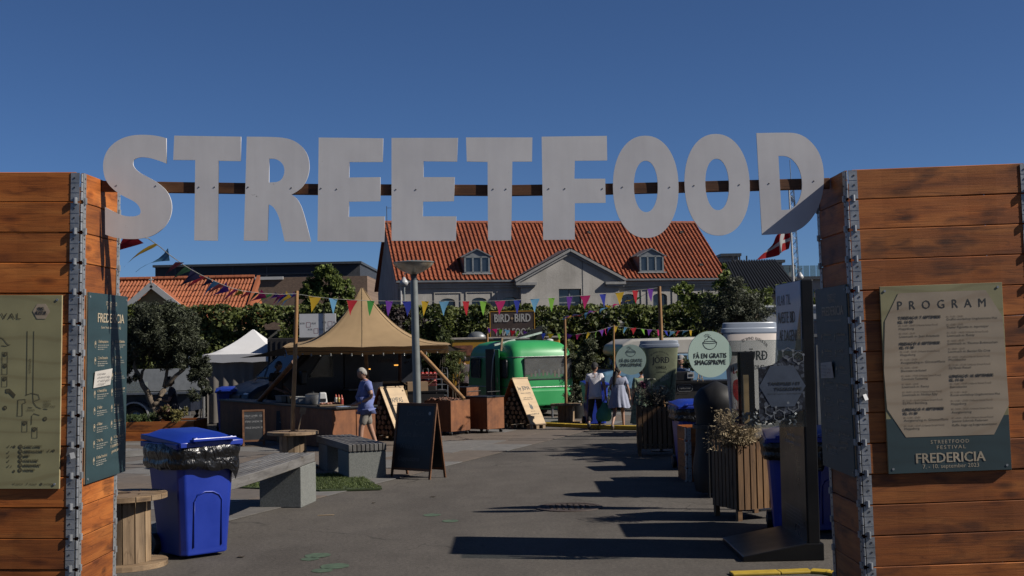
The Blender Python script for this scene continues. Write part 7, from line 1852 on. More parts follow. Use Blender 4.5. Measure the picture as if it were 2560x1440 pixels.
# ivy hedge across the back of the square
YH = 45.0
hx0, hx1 = at(250, 800, YH).x, at(2110, 800, YH).x
hd_ = thing('hedge', 'long tall leafy hedge running across the back of the food court', 'hedge', ((hx0 + hx1)/2, YH, 0))
hc_ = (hx0 + hx1)/2; nL = 62000; P = np.empty((nL, 3)); k = 0
xs = RNG.uniform(hx0, hx1, nL*2); zs = RNG.uniform(.1, 1, nL*2) ** .8
for x, f in zip(xs, zs):
    top = at(1280, 764, YH).z - x * .019 + .13*mnoise.noise(Vector((x*1.3, 0, 0))) + .06*mnoise.noise(Vector((x*4, 3, 0)))
    z = f * top; n1 = mnoise.noise(Vector((x*.9, 7, z*1.1))) + .5*mnoise.noise(Vector((x*2.3, 1, z*2.6)))
    if n1 < -.42 and f < .93: continue
    P[k] = (x - hc_, -.45 + .42*n1 + RNG.uniform(-.16, .3) + (.25 if f > .95 else 0), z); k += 1
    if k >= nL: break
P = P[:k]
tag(link('foliage', leaves_mesh('foliage', P, .15, .75, up=-.1), GL, hd_), kind='stuff')
b = MB(); rr = random.Random(3)
for j in range(26):
    x = hx0 - hc_ + (hx1 - hx0)*(j + .5)/26; limb(b, (x, .05, 0), (x + rr.uniform(-.3, .3), .0, 2.6), .07, .04, .06, 5, j)
    limb(b, (x, .0, 1.6 + rr.uniform(-.3, .4)), (x + rr.choice((-1, 1))*.9, -.1, 2.4 + rr.uniform(-.4, .5)), .03, .012, .06, 4, j+50)
tag(b.build('trunks', BRANCH, hd_), kind='stuff')
MB().box((0, .35, 1.35), (hx1 - hx0, .1, 2.7)).build('back_wall', M('hedge_wall', (.20, .20, .19), .9, 0, .3, 1), hd_)
def tree(name, label, loc, blobs, n, size, mat, trunk_h, r, seed, clumps=70, aspect=.55, limbs=5, bark=BRANCH, csig=.3, group=None):
    t = thing(name, label, 'tree', loc, group=group); b = MB(); rr = random.Random(seed)
    limb(b, (0, 0, 0), (rr.uniform(-.1, .1), 0, trunk_h), r, r*.7, .04, 6, seed)
    for k in range(limbs):
        bl = blobs[k % len(blobs)]; limb(b, (0, 0, trunk_h*.92), (bl[0] + rr.uniform(-.3, .3)*bl[3], bl[1] + rr.uniform(-.3, .3)*bl[4], bl[2] + .25*bl[5]), r*.5, r*.12, .07, 6, seed + k + 1)
    b.build('trunk', bark, t, smooth=True)
    link('crown', leaves_mesh('crown', clump_points(blobs, n, .35, clumps, csig), size, aspect), mat, t)
    return t
def blobs_px(lst, Y, x0):
    o = []
    for px, py, rx, rz in lst: p = at(px, py, Y); o.append((p.x - x0, 0, p.z, rx*Y/FPX, max(rx, rz)*Y/FPX*.8, rz*Y/FPX))
    return o
Y = 54; x0 = at(815, 850, Y).x
tree('maple_tree', 'bushy green tree behind the hedge left of the grey house', (x0, Y, 0), blobs_px([(815, 690, 48, 34), (775, 730, 42, 36), (855, 730, 42, 36), (815, 760, 70, 34), (812, 672, 22, 16)], Y, x0), 9000, .17, TREEL, 2.6, .12, 5, 90)
Y = 41; x0 = at(1800, 850, Y).x
tree('birch_tree', 'light green tree rising right of the red tiled roof', (x0, Y, 0), blobs_px([(1815, 710, 38, 40), (1785, 760, 60, 40), (1850, 740, 45, 45), (1720, 740, 40, 40), (1905, 745, 35, 35), (1818, 668, 14, 18)], Y, x0), 9500, .12, TREEL, 2.2, .1, 8, 110, csig=.34)
Y = 37; x0 = at(1835, 850, Y).x
tree('olive_tree', 'large grey-green olive tree behind the giant cups', (x0, Y, 0), blobs_px([(1840, 760, 75, 55), (1790, 790, 50, 45), (1900, 790, 55, 40), (1835, 715, 45, 28)], Y, x0), 12000, .10, OLIVEL, 1.6, .1, 12, 130, aspect=.28, csig=.36)
Y = 23.2; x0 = 7.1
tree('plane_tree', 'leafy tree hidden behind the right wooden tower', (x0, Y, 0), [(0, 0, 3.45, .9, 2.4, .85), (.3, .8, 2.9, .8, 1.8, .7), (.2, -1.0, 3.0, .8, 1.5, .7)], 14000, .2, TREEL, 2.3, .12, 44, 160, csig=.35)
Y = 60; x0 = at(2030, 850, Y).x
tree('maple_tree', 'small green tree beside the right wooden tower and the beige apartments', (x0, Y, 0), blobs_px([(2035, 745, 30, 35), (1960, 720, 22, 18), (2010, 770, 40, 30)], Y, x0), 2500, .16, TREEL, 2.0, .08, 15, 40)
# olive tree in a wooden planter, left
po = gnd(392, 1103); YO = po.y + .6; x0 = at(388, 1000, YO).x
t = thing('olive_tree', 'gnarled olive tree in a wooden planter behind the left tower', 'tree', (x0, YO, .42))
b = MB(); zf = at(383, 985, YO).z - .42
limb(b, (0, 0, -.04), (-.03, 0, zf*.55), .13, .105, .02, 5, 3)
F0 = Vector((-.03, 0, zf*.5)); 
def pp(px, py): p = at(px, py, YO); return Vector((p.x - x0, 0, p.z - .42))
limb(b, F0, pp(352, 950), .085, .055, .015, 5, 4); limb(b, pp(352, 950), pp(330, 860), .055, .03, .03, 5, 5); limb(b, F0, pp(415, 965), .085, .06, .015, 5, 6); limb(b, pp(415, 965), pp(480, 900), .055, .03, .03, 5, 7); limb(b, pp(410, 968), pp(420, 850), .045, .02, .03, 5, 8); limb(b, pp(352, 950), pp(385, 850), .04, .02, .03, 5, 9)
b.build('trunk', TRUNK, t, smooth=True)
bl = [(a[0], a[1], a[2] - .42, a[3], a[4], a[5]) for a in blobs_px([(400, 830, 105, 62), (345, 850, 55, 70), (470, 850, 62, 58), (410, 790, 90, 30), (500, 920, 45, 40), (330, 910, 32, 45), (500, 960, 30, 55), (430, 900, 60, 40)], YO, x0)]
link('crown', leaves_mesh('crown', clump_points(bl, 36000, .25, 230, .3), .085, .26, up=.1), leaf_mat('dark_olive_leaf', (.022, .030, .015), (.12, .14, .075), .2), t)
zp = .46
t = thing('tree_planter', 'low wooden planter box holding the left olive tree', 'planter', (at(378, 1080, YO).x, YO, 0)); wpl = 2.3
for k in range(2):
    for s_ in (-1, 1):
        MB().box((0, s_*.62, .12 + k*.22), (wpl, .04, .21)).build('plank', PLANK, t, bevel=.004); MB().box((s_*(wpl/2 - .02), 0, .12 + k*.22), (.04, 1.2, .21)).build('plank', PLANK, t, bevel=.004)
MB().box((0, 0, .2), (wpl - .1, 1.15, .4)).build('soil', M('soil', (.03, .022, .016), .95), t)
for lb_, px, n, sz, m, bb in (('low green ground cover in the olive tree planter', 352, 2200, .05, leaf_mat('cover_leaf', (.04, .08, .02), (.13, .18, .05), .3), (0, -.15, .1, .55, .4, .12)), ('yellow-green leafy plant in the olive tree planter', 445, 1300, .075, leaf_mat('yellow_leaf', (.12, .12, .03), (.34, .30, .10), .3), (0, -.2, .18, .35, .3, .22)), ('rusty red grassy plant at the olive trunk', 420, 500, .12, leaf_mat('rust_leaf', (.10, .05, .03), (.22, .12, .06), .2), (0, -.1, .2, .22, .2, .2))):
    p = thing('planter_plant', lb_, 'plant', (at(px, 1060, YO - .2).x, YO - .2, .41)); link('leaves', leaves_mesh('leaves', clump_points([bb], n, .2, 30, .3), sz, .35, up=.5), m, p); MB().cyl((0, 0, -.01), (0, 0, .12), .012).build('stem', BRANCH, p)
def shrub(name, label, px, py, Y, rx, rz, n, size, mat, aspect=.45, pot=None, up=.2):
    p = at(px, py, Y); t = thing(name, label, 'shrub', (p.x, Y, 0)); r1, r2 = rx*Y/FPX, rz*Y/FPX
    b = MB(); 
    for k in range(4): limb(b, (0, 0, 0), (random.uniform(-.5, .5)*r1, random.uniform(-.3, .3)*r1, p.z + r2*.4), .025, .008, .03, 5, k + int(px))
    b.build('stems', BRANCH, t)
    link('leaves', leaves_mesh('leaves', clump_points([(0, 0, p.z, r1, r1*.8, r2), (r1*.3, 0, p.z + r2*.4, r1*.5, r1*.5, r2*.5), (-r1*.3, 0, p.z - r2*.3, r1*.7, r1*.6, r2*.6)], n, .25, 60, .3), size, aspect, up=up), mat, t)
    if pot: MB().lathe([(.001, 0), (pot*.8, 0), (pot, .4), (pot*.9, .4), (pot*.85, .36), (.001, .36)], 18).build('pot', BLACKP, t, auto=R(40))
    return t
shrub('copper_shrub', 'dark copper-leaved shrub behind the tipi tent and lamp post', 985, 905, 33.6, 60, 55, 3800, .09, DARKL, .6)
shrub('copper_shrub', 'dark copper-leaved climber on the hedge right of the tipi peak', 985, 805, 44, 70, 40, 2500, .12, DARKL, .6)
shrub('feathery_conifer', 'bright feathery conifer between tray rack and green caravan', 1138, 915, 33.0, 32, 48, 4200, .10, FEATH, .14, .25, 1.0)
shrub('feathery_conifer', 'slim feathery conifer beside the lamp post below the hedge', 1108, 860, 37, 22, 42, 2500, .10, FEATH, .14, None, 1.0)
shrub('mixed_shrub', 'loose grey-green shrub right of the green caravan', 1462, 905, 36, 42, 80, 5200, .085, MIXL, .35, .3)
shrub('mixed_shrub', 'low leafy shrub at the right rear of the caravan', 1440, 990, 34.6, 30, 30, 1800, .07, MIXL, .4, .25)
shrub('mixed_shrub', 'small leafy shrub below the BIRD sign', 1345, 830, 42.6, 30, 22, 1000, .11, OLIVEL, .3)
shrub('mixed_shrub', 'thin potted shrub beside the camper windscreen', 1508, 985, 37.2, 20, 30, 1000, .07, MIXL, .35, .2)

# ================================================================ flag, flagpole and mast
YF_ = 86; f0 = at(1977, 500, YF_); fb = at(1990, 760, YF_)
t = thing('flagpole', 'white flagpole right of the black roof', 'flagpole', (fb.x, YF_, 0)); dx_ = (f0.x - fb.x) / (f0.z - fb.z)
MB().cyl((-dx_*0, 0, 0), (dx_*(f0.z + 1), 0, f0.z + 1), .09, .05).build('pole', WHITEPAINT, t); MB().sphere((dx_*(f0.z + 1), 0, f0.z + 1.05), .1).build('knob', YEL, t, smooth=True)
fl_ = thing('danish_flag', 'red flag with white cross blowing left from the flagpole', 'flag', at(1972, 590, YF_))
RED = cloth_two_sided('flag_field', (.42, .02, .025), .06, .35); FW = cloth_two_sided('flag_cross', (.66, .66, .66), .03, .35)
NX, NZ = 32, 12; vs = []; c_tl, c_bl = at(1972, 572, YF_), at(1971, 621, YF_); c_tr, c_br = at(1938, 598, YF_), at(1893, 650, YF_)
tl, bl_, trr, br = [c - fl_.location for c in (at(1973, 572, YF_), at(1972, 622, YF_), at(1930, 602, YF_), at(1893, 651, YF_))]
mid_b = at(1945, 638, YF_) - fl_.location
for i in range(NX + 1):
    f = i/NX; top = tl.lerp(trr, f); bot = (bl_.lerp(mid_b, f*2) if f < .5 else mid_b.lerp(br, f*2 - 1)); top.z += .25*math.sin(f*4)*f
    for j in range(NZ + 1):
        g = j/NZ; p = top.lerp(bot, g); p.y += .28*math.sin(f*9 + g*2.2)*(.3 + f); p.x += .12*math.sin(f*8 + g*3); vs.append(p)
fr_red, fr_w = [], []
for i in range(NX):
    for j in range(NZ):
        q_ = (i*(NZ+1) + j, (i+1)*(NZ+1) + j, (i+1)*(NZ+1) + j + 1, i*(NZ+1) + j + 1)
        (fr_w if (9 <= i < 14 or 5 <= j < 7) else fr_red).append(q_)
MB().add(vs, fr_red).build('red_field', RED, fl_, smooth=True); MB().add(vs, fr_w).build('white_cross', FW, fl_, smooth=True)
YM = 105; mt, mb_ = at(1981, 475, YM), at(1998, 760, YM); t = thing('lattice_mast', 'thin lattice radio mast behind the flagpole', 'mast', (mb_.x, YM, 0), (0, R(-1.5), 0)); hM = mt.z; wM = .22
for s_ in ((-1, -1), (1, -1), (1, 1), (-1, 1)): MB().cyl((s_[0]*wM*1.15, s_[1]*wM*1.15, 0), (s_[0]*wM*.8, s_[1]*wM*.8, hM), .025, n=5).build('leg', ZINC, t)
br_ = MB(); n = 34
for k in range(n):
    z0_, z1_ = hM*k/n, hM*(k+1)/n; a = wM*(1.15 - .35*k/n)
    for s_ in (-1, 1): br_.cyl((-a*(1 if k % 2 else -1), s_*a, z0_), (a*(1 if k % 2 else -1), s_*a, z1_), .014, n=4); br_.cyl((s_*a, -a*(1 if k % 2 else -1), z0_), (s_*a, a*(1 if k % 2 else -1), z1_), .014, n=4)
tag(br_.build('lattice', ZINC, t), kind='stuff')
ta = at(1980, 400, YM); MB().cyl((0, 0, hM), (0, 0, ta.z), .03, n=6).build('antenna', ZINC, t)
for k in range(3): MB().box((.2*(k-1), 0, hM - .3 - .4*k), (.12, .1, .5)).build('antenna_panel', ZINCD, t)

# ================================================================ people
TMPS = bpy.data.scenes.new('tmp')
def skin_geo(J, E, root, sub=1):
    names = list(J); me = bpy.data.meshes.new('sk'); me.from_pydata([Vector(J[n_][0]) for n_ in names], [(names.index(a), names.index(b_)) for a, b_ in E], [])
    o = bpy.data.objects.new('sk', me); TMPS.collection.objects.link(o); o.modifiers.new('s', 'SKIN')
    for k, n_ in enumerate(names):
        r = J[n_][1]; me.skin_vertices[0].data[k].radius = r if isinstance(r, tuple) else (r, r); me.skin_vertices[0].data[k].use_root = (n_ == root)
    s = o.modifiers.new('u', 'SUBSURF'); s.levels = sub; s.render_levels = sub
    TMPS.view_layers[0].update(); dg = TMPS.view_layers[0].depsgraph; ev = bpy.data.meshes.new_from_object(o.evaluated_get(dg))
    v = [tuple(x.co) for x in ev.vertices]; f = [tuple(p.vertices) for p in ev.polygons]; bpy.data.objects.remove(o); bpy.data.meshes.remove(ev)
    return v, f
SKIN = M('skin', (.52, .29, .195), .6, 0, .1, 20); HAIRW = M('white_hair', (.42, .395, .36), .8, 0, .25, 40); HAIRD = M('dark_hair', (.018, .013, .01), .6, 0, .3, 40); EYE = M('eye_dark', (.02, .015, .012), .3)
BASE = dict(pelvis=(0, 0, .95), spine=(0, .01, 1.12), chest=(0, 0, 1.31), neck0=(0, -.01, 1.45), neck=(0, .01, 1.53), head=(0, .02, 1.635),
    shL=(-.175, -.01, 1.41), shR=(.175, -.01, 1.41), elL=(-.22, -.03, 1.13), elR=(.22, -.03, 1.13), wrL=(-.23, .03, .89), wrR=(.23, .03, .89),
    hipL=(-.09, 0, .90), hipR=(.09, 0, .90), knL=(-.1, .01, .49), knR=(.1, .01, .49), anL=(-.1, -.03, .09), anR=(.1, -.03, .09), toL=(-.11, .13, .035), toR=(.11, .13, .035))
def person(label, loc, yaw, h, pose, top, bottom, shoes, hair, short=True, sleeve=.62, shorts=False, dress=None, belly=0, woman=False, cap=None, longhair=False, tilt=(0, 0), glasses=False, skin=SKIN, bulk=1.0):
    """faces local +Y"""
    t = thing('person', label, 'person', loc, yaw); k = h / 1.75
    J = dict(BASE); J.update(pose); J = {n_: Vector(p) * k for n_, p in J.items()}
    w = .92 if woman else 1.0
    R_ = dict(pelvis=(.155*w, .11 + belly*.4), spine=(.145*w, .10 + belly), chest=(.165*w, .115 + belly*.4), neck0=(.09, .075), neck=(.052, .055), shL=.062, shR=.062, elL=.042, elR=.042, wrL=.029, wrR=.029, hipL=.092, hipR=.092, knL=.06, knR=.06, anL=.04, anR=.04, toL=.035, toR=.035)
    R_ = {n_: (tuple(x*bulk for x in r) if isinstance(r, tuple) and not n_.startswith('neck') else r*(1 + (bulk - 1)*.7) if not isinstance(r, tuple) else r) for n_, r in R_.items()}
    R_ = {n_: (tuple(x*k for x in r) if isinstance(r, tuple) else r*k) for n_, r in R_.items()}
    def sub(names, grow=0.0, extra=None):
        d = {n_: (J[n_], tuple(x + grow for x in R_[n_]) if isinstance(R_[n_], tuple) else R_[n_] + grow) for n_ in names}
        if extra: d.update(extra)
        return d
    E = [('pelvis', 'spine'), ('spine', 'chest'), ('chest', 'neck0'), ('neck0', 'neck'), ('chest', 'shL'), ('shL', 'elL'), ('elL', 'wrL'), ('chest', 'shR'), ('shR', 'elR'), ('elR', 'wrR'), ('pelvis', 'hipL'), ('hipL', 'knL'), ('knL', 'anL'), ('anL', 'toL'), ('pelvis', 'hipR'), ('hipR', 'knR'), ('knR', 'anR'), ('anR', 'toR')]
    names = [n_ for n_ in R_]
    body = MB(); body.add(*skin_geo(sub(names, -.004), E, 'pelvis'))
    # head with brow, nose, chin, ears
    hm = Matrix.Translation(J['head']) @ Matrix.Rotation(tilt[1], 4, 'Z') @ Matrix.Rotation(tilt[0], 4, 'X') @ Matrix.Scale(k, 4)
    hb = MB().sphere((0, 0, 0), 1, 16, 14); hv = []
    for x, y, z in hb.v:
        X, Y_, Z = x*.076, y*.096, z*.118
        if z < 0: X *= 1 + .28*z; Y_ = Y_*(1 + .12*z) + .012*(-z)
        if y > .75 and -.45 < z < .15: Y_ += .016*max(0, 1 - abs(x)*4)*(1 - abs(z + .15)*1.6)
        if y > .6 and .05 < z < .3: Y_ += .004
        hv.append(hm @ Vector((X, Y_, Z)))
    body.add(hv, hb.f)
    for s_ in (-1, 1):
        eb = MB().sphere((s_*.076, -.01, -.005), .02, 8, 6, (.4, .8, 1.4)); body.add([hm @ Vector(v) for v in eb.v], eb.f)
    mb_ = MB().sphere((0, .088, -.062), .02, 8, 5, (1.2, .5, .35)); body.add([hm @ Vector(v) for v in mb_.v], mb_.f)
    # hands: palm, four fingers, thumb
    for s_, wr, el in ((-1, 'wrL', 'elL'), (1, 'wrR', 'elR')):
        d = (J[wr] - J[el]).normalized(); side = d.cross(Vector((0, 1, 0))); side = side.normalized() if side.length > .2 else Vector((0, 0, 1)).cross(d).normalized(); nn = d.cross(side).normalized()
        p0 = J[wr]; body.path([p0 - d*.01*k, p0 + d*.045*k, p0 + d*.085*k], [.026*k, .036*k, .03*k], 8)
        for q in range(4):
            o = p0 + d*.08*k + nn*(q - 1.5)*.017*k; L = (.062, .074, .07, .055)[q]*k; cu = side * (-s_) * .35
            body.path([o, o + (d + cu*.4).normalized()*L*.5, o + (d + cu*.4).normalized()*L*.5 + (d + cu*1.6).normalized()*L*.5], [.0095*k, .009*k, .007*k], 6)
        o = p0 + d*.025*k + nn*.03*k; body.path([o, o + (nn*.7 + d*.6).normalized()*.035*k, o + (nn*.35 + d).normalized()*.065*k], [.011*k, .0105*k, .008*k], 6)
    body.build('body', skin, t, smooth=True)
    ey = MB()
    for s_ in (-1, 1): eb = MB().sphere((s_*.03, .091, .008), .009, 6, 5, (1.3, .5, .8)); ey.add([hm @ Vector(v) for v in eb.v], eb.f)
    ey.build('eyes', EYE, t)
    # hair
    hr = MB(); hs = MB().sphere((0, 0, 0), 1, 18, 14); keep = []
    for i, f in enumerate(hs.f):
        c = sum((Vector(hs.v[j]) for j in f), Vector()) / len(f)
        if c.z > .45 or (c.y < .25 and c.z > -.1 + c.y*.6) or (c.y < -.35 and c.z > -.45): keep.append(f)
    hv = [hm @ Vector((x*.084*(1 + .05*mnoise.noise(Vector((x*4, y*4, z*4)))), y*.105 - .004, z*.128*(1 + .05*mnoise.noise(Vector((x*5, y*5, z*5 + 9)))) + .004)) for x, y, z in hs.v]
    hr.add(hv, keep)
    if longhair:
        hr.path([hm @ Vector(p) for p in ((0, -.08, .04), (0, -.12, -.06), (-.02, -.13, -.2), (-.03, -.12, -.36), (-.04, -.1, -.5))], [.06*k, .075*k, .065*k, .045*k, .015*k], 10)
    ho = hr.build('hair', hair, t, smooth=True); sm = ho.modifiers.new('s', 'SOLIDIFY'); sm.thickness = .006
    if cap:
        cb_ = MB(); cs = MB().sphere((0, 0, 0), 1, 18, 14); kf = [f for f in cs.f if sum(cs.v[j][2] for j in f)/len(f) > .12]
        cb_.add([hm @ Vector((x*.092, y*.112, z*.13 + .01)) for x, y, z in cs.v], kf); cb_.add([hm @ Vector(p) for p in ((-.07, .08, .03), (.07, .08, .03), (.055, .18, .015), (-.055, .18, .015), (-.07, .08, .036), (.07, .08, .036), (.055, .18, .021), (-.055, .18, .021))], [(0, 1, 2, 3), (4, 7, 6, 5), (0, 4, 5, 1), (2, 6, 7, 3), (1, 5, 6, 2), (0, 3, 7, 4)])
        cb_.build('cap', cap, t, smooth=True)
    if glasses:
        g = MB(); g.path([hm @ Vector(p) for p in ((-.08, -.01, .012), (-.078, .08, .012), (0, .108, .012), (.078, .08, .012), (.08, -.01, .012))], .004, 5)
        for s_ in (-1, 1): g.add([hm @ Vector(p) for p in ((s_*.012, .104, -.008), (s_*.055, .092, -.008), (s_*.055, .092, .02), (s_*.012, .104, .022))], [(0, 1, 2, 3)])
        g.build('glasses', BLACKP, t)
    # top
    if dress is None:
        tn = {n_: (J[n_], tuple(x + .016 for x in R_[n_])) for n_ in ('pelvis', 'spine', 'chest')}; tn['pelvis'] = (J['pelvis'] + Vector((0, 0, .01)), tuple(x + .022 for x in R_['pelvis'])); tn['hem'] = (J['pelvis'] - (J['spine'] - J['pelvis'])*.35, tuple(x + .024 for x in R_['pelvis'])); tn['neck0'] = (J['neck0'] - Vector((0, 0, .01)), (.10*k, .085*k)); ee = [('hem', 'pelvis'), ('pelvis', 'spine'), ('spine', 'chest'), ('chest', 'neck0')]
        for s_ in 'LR':
            tn['sh' + s_] = (J['sh' + s_], R_['sh' + s_] + .02); e2 = J['sh' + s_].lerp(J['el' + s_], sleeve); tn['sl' + s_] = (e2, .062*k + .004); ee += [('chest', 'sh' + s_), ('sh' + s_, 'sl' + s_)]
            if not short: tn['wr' + s_] = (J['wr' + s_], .036*k); tn['el' + s_] = (J['el' + s_], .052*k); ee += [('sl' + s_, 'el' + s_), ('el' + s_, 'wr' + s_)]
        MB().add(*skin_geo(tn, ee, 'pelvis')).build('shirt', top, t, smooth=True)
        cl_ = MB().path([J['neck0'] + Vector((.055*k*math.cos(a), .055*k*math.sin(a), .03 + .012*math.sin(a))) for a in [2*math.pi*j/16 for j in range(17)]], .013*k, 6); cl_.build('collar', top, t, smooth=True)
        bn = dict(pelvis=(J['pelvis'] - Vector((0, 0, .03)), tuple(x + .004 for x in R_['pelvis'])), waist=(J['pelvis'] + (J['spine'] - J['pelvis'])*.3, tuple(x + .002 for x in R_['pelvis']))); ee = [('waist', 'pelvis')]
        for s_ in 'LR':
            bn['hip' + s_] = (J['hip' + s_], R_['hip' + s_] + .022); ee += [('pelvis', 'hip' + s_)]
            if shorts:
                e2 = J['hip' + s_].lerp(J['kn' + s_], .97); bn['mid' + s_] = (J['hip' + s_].lerp(J['kn' + s_], .55), .098*k); bn['hem' + s_] = (e2, .088*k); ee += [('hip' + s_, 'mid' + s_), ('mid' + s_, 'hem' + s_)]
            else: bn['kn' + s_] = (J['kn' + s_], .074*k); bn['an' + s_] = (J['an' + s_].lerp(J['kn' + s_], .08), .062*k); ee += [('hip' + s_, 'kn' + s_), ('kn' + s_, 'an' + s_)]
        MB().add(*skin_geo(bn, ee, 'waist')).build('shorts' if shorts else 'trousers', bottom, t, smooth=True)
    else:
        tn = {n_: (J[n_], tuple(x + .014 for x in R_[n_])) for n_ in ('spine', 'chest')}; tn['neck0'] = (J['neck0'] - Vector((0, 0, .02)), (.10*k, .085*k)); ee = [('spine', 'chest'), ('chest', 'neck0')]
        for s_ in 'LR': tn['sh' + s_] = (J['sh' + s_], R_['sh' + s_] + .02); tn['sl' + s_] = (J['sh' + s_].lerp(J['el' + s_], sleeve), .07*k); ee += [('chest', 'sh' + s_), ('sh' + s_, 'sl' + s_)]
        d_ = MB().add(*skin_geo(tn, ee, 'spine')); vs = []; N = 48; z1, z0 = J['chest'].z - .06*k, dress*k
        for i in range(12):
            f = i/11; z = z1 + (z0 - z1)*f; ra_, rb_ = (.172 + .12*f)*k, (.135 + .14*f)*k
            for j in range(N): a = 2*math.pi*j/N; fo = 1 + (.02 + .09*f)*math.sin(j*2*math.pi*11/N + 1.3*math.sin(f*3)); vs.append((J['pelvis'].x*f + ra_*fo*math.cos(a), J['pelvis'].y*f + rb_*fo*math.sin(a), z + .015*math.sin(a*3)*f))
        d_.add(vs, [(i*N + j, i*N + (j+1) % N, (i+1)*N + (j+1) % N, (i+1)*N + j) for i in range(11) for j in range(N)]).build('dress', top, t, smooth=True)
    sh = MB()
    for s_ in 'LR':
        a, o = J['an' + s_], J['to' + s_]; d = (o - a); dh = Vector((d.x, d.y, d.z)).normalized(); heel = a + Vector((0, 0, -.045*k)) - dh*.05*k
        sh.path([heel, a + Vector((0, 0, -.035*k)), a.lerp(o, .55) + Vector((0, 0, -.01)), o + dh*.05*k], [.038*k, .047*k, .046*k, .025*k], 10)
    sh.build('shoes', shoes, t, smooth=True)
    return t
SHIRTB = M('blue_shirt', (.19, .24, .55), .8, 0, .15, 7, bmp=.9); KHAKI = M('grey_shorts', (.29, .265, .23), .9, 0, .2, 9, bmp=.9); BROWNSH = M('brown_shoe', (.09, .06, .04), .6); WTEE = M('white_tshirt', (.95, .93, .97), .85, 0, .05, 6, bmp=.9); BLK = M('black_cloth', (.012, .012, .013), .85); DRESSB = M('blue_grey_dress', (.40, .43, .56), .85, 0, .12, 8, bmp=.8); SHW = M('trainer_shoe', (.10, .10, .10), .6, 0, .9, 22); SANDAL = M('sandal', (.26, .20, .15), .7); GREEND = M('green_dress', (.20, .28, .19), .85, 0, .6, 22); DENIM = M('denim_shirt', (.12, .19, .32), .85, 0, .2, 12); OLIVT = M('olive_trousers', (.10, .10, .07), .9); TAN = M('tanned_skin', (.34, .18, .115), .6, 0, .1, 20)
pm1 = gnd(916, 1128)
hA = 1.66
person('older white-haired man in blue short-sleeved shirt and grey shorts', (pm1.x, pm1.y, 0), R(112), hA,
    dict(elL=(-.27, -.06, 1.13), elR=(.27, -.06, 1.13), wrL=(-.09, .2, 1.0), wrR=(.1, .2, 1.0), head=(0, .07, 1.615), neck=(0, .035, 1.53), knR=(.12, -.12, .5), anR=(.13, -.26, .10), toR=(.14, -.11, .04), knL=(-.1, .13, .5), anL=(-.11, .16, .09), toL=(-.12, .32, .035)), SHIRTB, KHAKI, BROWNSH, HAIRW, shorts=True, belly=.025, tilt=(-.32, .1), bulk=1.16)
pm2 = gnd(1490, 1074); hB = 1.57
mB = person('man in white T-shirt, black cap and black trousers walking away with green bag', (pm2.x, pm2.y, 0), R(-6), hB,
    dict(knL=(-.13, .02, .50), anL=(-.17, -.30, .19), toL=(-.17, -.20, .06), knR=(.1, .17, .5), anR=(.09, .20, .09), toR=(.1, .36, .04), elR=(.25, -.02, 1.13), wrR=(.27, .05, .87), wrL=(-.25, .06, .88)), WTEE, BLK, SHW, HAIRD, cap=BLK, glasses=True, tilt=(-.05, -.6))
pm3 = gnd(1549, 1074)
person('woman with long dark ponytail in blue-grey dress walking away', (pm3.x, pm3.y, 0), R(-4), 1.47,
    dict(knL=(-.12, -.02, .5), anL=(-.2, -.30, .15), toL=(-.2, -.21, .03), knR=(.1, .1, .5), anR=(.12, .08, .09), toR=(.13, .24, .04), elR=(.27, -.02, 1.12), wrR=(.30, .08, .90), elL=(-.24, .08, 1.15), wrL=(-.17, .22, 1.05)), DRESSB, None, SANDAL, HAIRD, dress=.62, woman=True, longhair=True, tilt=(-.1, -.7))
# green carrier bag
hand = mw(mB) @ (Vector((.275, .06, .79)) * (hB/1.75)); t = thing('carrier_bag', 'green plastic carrier bag hanging from the man\'s right hand', 'bag', (hand.x - .05, hand.y + .01, hand.z - .52))
m = MB(); vs = []; N = 16
for i in range(9):
    f = i/8; rx = (.10 + .09*math.sin(math.pi*min(1, f*1.1 + .15)))*(1 if f < .8 else 1 - (f - .8)*2.2); ry = rx*.55
    for j in range(N): a = 2*math.pi*j/N; q_ = 1 + .12*mnoise.noise(Vector((math.cos(a)*2, math.sin(a)*2, f*4))); vs.append((rx*q_*math.cos(a) + .03*(f - .5), ry*q_*math.sin(a), .44*f))
BAGG = cloth_two_sided('green_bag', (.13, .45, .33), .2, .3)
m.add(vs, [(i*N + j, i*N + (j+1) % N, (i+1)*N + (j+1) % N, (i+1)*N + j) for i in range(8) for j in range(N)] + [tuple(range(N))]).build('bag', BAGG, t, smooth=True)
for s_ in (-1, 1): MB().path([(s_*.07 + .02, 0, .42), (s_*.03 + .04, 0, .50), (.05, 0, .54)], [.02, .012, .012], 6).build('handle', BAGG, t, smooth=True)
person('person in pale green patterned dress half hidden behind the vanilla planter', (at(1604, 950, 28.0).x, 28.0, 0), R(10), 1.52, {}, GREEND, None, SANDAL, HAIRD, dress=.32, woman=True, sleeve=.95)
person('drinks vendor in denim shirt and grey cap behind the drinks bar', (at(1703, 900, 29.2).x, 29.2, 0), R(150), 1.72, dict(wrR=(.1, .25, 1.05), wrL=(-.1, .25, 1.0)), DENIM, BLK, BLK, HAIRD, cap=M('grey_cap', (.3, .3, .3), .9))
person('cook in black clothes standing in the shade behind the bar counter', (at(703, 950, 32.0).x, 31.4, 0), R(-120), 1.75, dict(wrL=(-.12, .3, 1.0), wrR=(.12, .3, 1.0), head=(0, .06, 1.62)), BLK, BLK, BLK, HAIRD, tilt=(-.3, 0), skin=TAN)
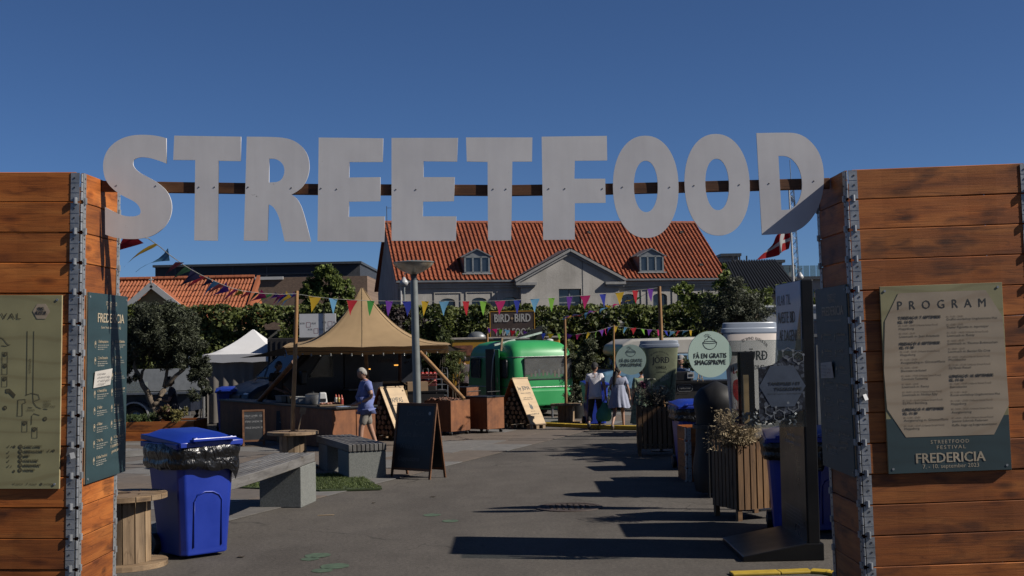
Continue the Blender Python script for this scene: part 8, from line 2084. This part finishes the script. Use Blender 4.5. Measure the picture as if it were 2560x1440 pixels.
SEAT = dict(pelvis=(0, 0, .50), spine=(0, .02, .68), chest=(0, .05, .88), neck0=(0, .06, 1.02), neck=(0, .08, 1.09), head=(0, .1, 1.2), shL=(-.175, .05, .98), shR=(.175, .05, .98), elL=(-.24, .1, .74), elR=(.24, .1, .74), wrL=(-.1, .34, .80), wrR=(.1, .34, .82), hipL=(-.09, .04, .48), hipR=(.09, .04, .48), knL=(-.13, .42, .50), knR=(.13, .42, .50), anL=(-.13, .42, .09), anR=(.13, .42, .09), toL=(-.14, .58, .035), toR=(.14, .58, .035))
person('seated person in dark shirt and grey trousers beside the olive tree', (at(436, 1000, 30.2).x, 30.2, .12), R(100), 1.75, SEAT, M('navy_shirt', (.02, .022, .035), .85), M('grey_trousers', (.17, .16, .145), .9), BROWNSH, HAIRD, tilt=(-.2, 0), skin=TAN)
person('seated person in black beside the wire mesh fence', (at(515, 980, 37).x, 37, .12), R(175), 1.75, SEAT, BLK, BLK, BLK, HAIRD, skin=TAN)
for lb_, px, Y, z in (('black metal stool under the seated person by the olive tree', 436, 30.2, .5), ('black metal stool under the person by the mesh fence', 515, 37, .5)):
    t = thing('stool', lb_, 'stool', (at(px, 1000, Y).x, Y, 0)); MB().cyl((0, 0, z), (0, 0, z + .03), .2, n=20).build('seat', BLACKM, t)
    for k in range(4): a = R(45 + 90*k); MB().cyl((.2*math.cos(a), .2*math.sin(a), 0), (.14*math.cos(a), .14*math.sin(a), z), .014).build('leg', BLACKM, t)
person('dark-haired customer standing by the yellow food truck', (at(1160, 900, 40.5).x, 40.5, 0), R(40), 1.7, {}, M('dark_top', (.06, .04, .05), .85), BLK, BLK, HAIRD, woman=True)
bpy.data.scenes.remove(TMPS)

# overall tone: the photograph is exposed for the bright sky, so every surface sits a little lower
K_TONE = .66
for m in bpy.data.materials:
    if not m.use_nodes: continue
    nt = m.node_tree
    for n in list(nt.nodes):
        if n.type not in ('BSDF_PRINCIPLED', 'BSDF_TRANSLUCENT'): continue
        s_ = n.inputs['Base Color'] if n.type == 'BSDF_PRINCIPLED' else n.inputs['Color']
        if s_.is_linked:
            src = s_.links[0].from_socket; mx = node(nt, 'ShaderNodeMix', data_type='RGBA', blend_type='MULTIPLY'); mx.inputs[0].default_value = 1
            nt.links.new(src, mx.inputs[6]); mx.inputs[7].default_value = (K_TONE, K_TONE, K_TONE, 1); nt.links.new(mx.outputs[2], s_)
        else:
            c = s_.default_value; s_.default_value = (c[0] * K_TONE, c[1] * K_TONE, c[2] * K_TONE, 1)
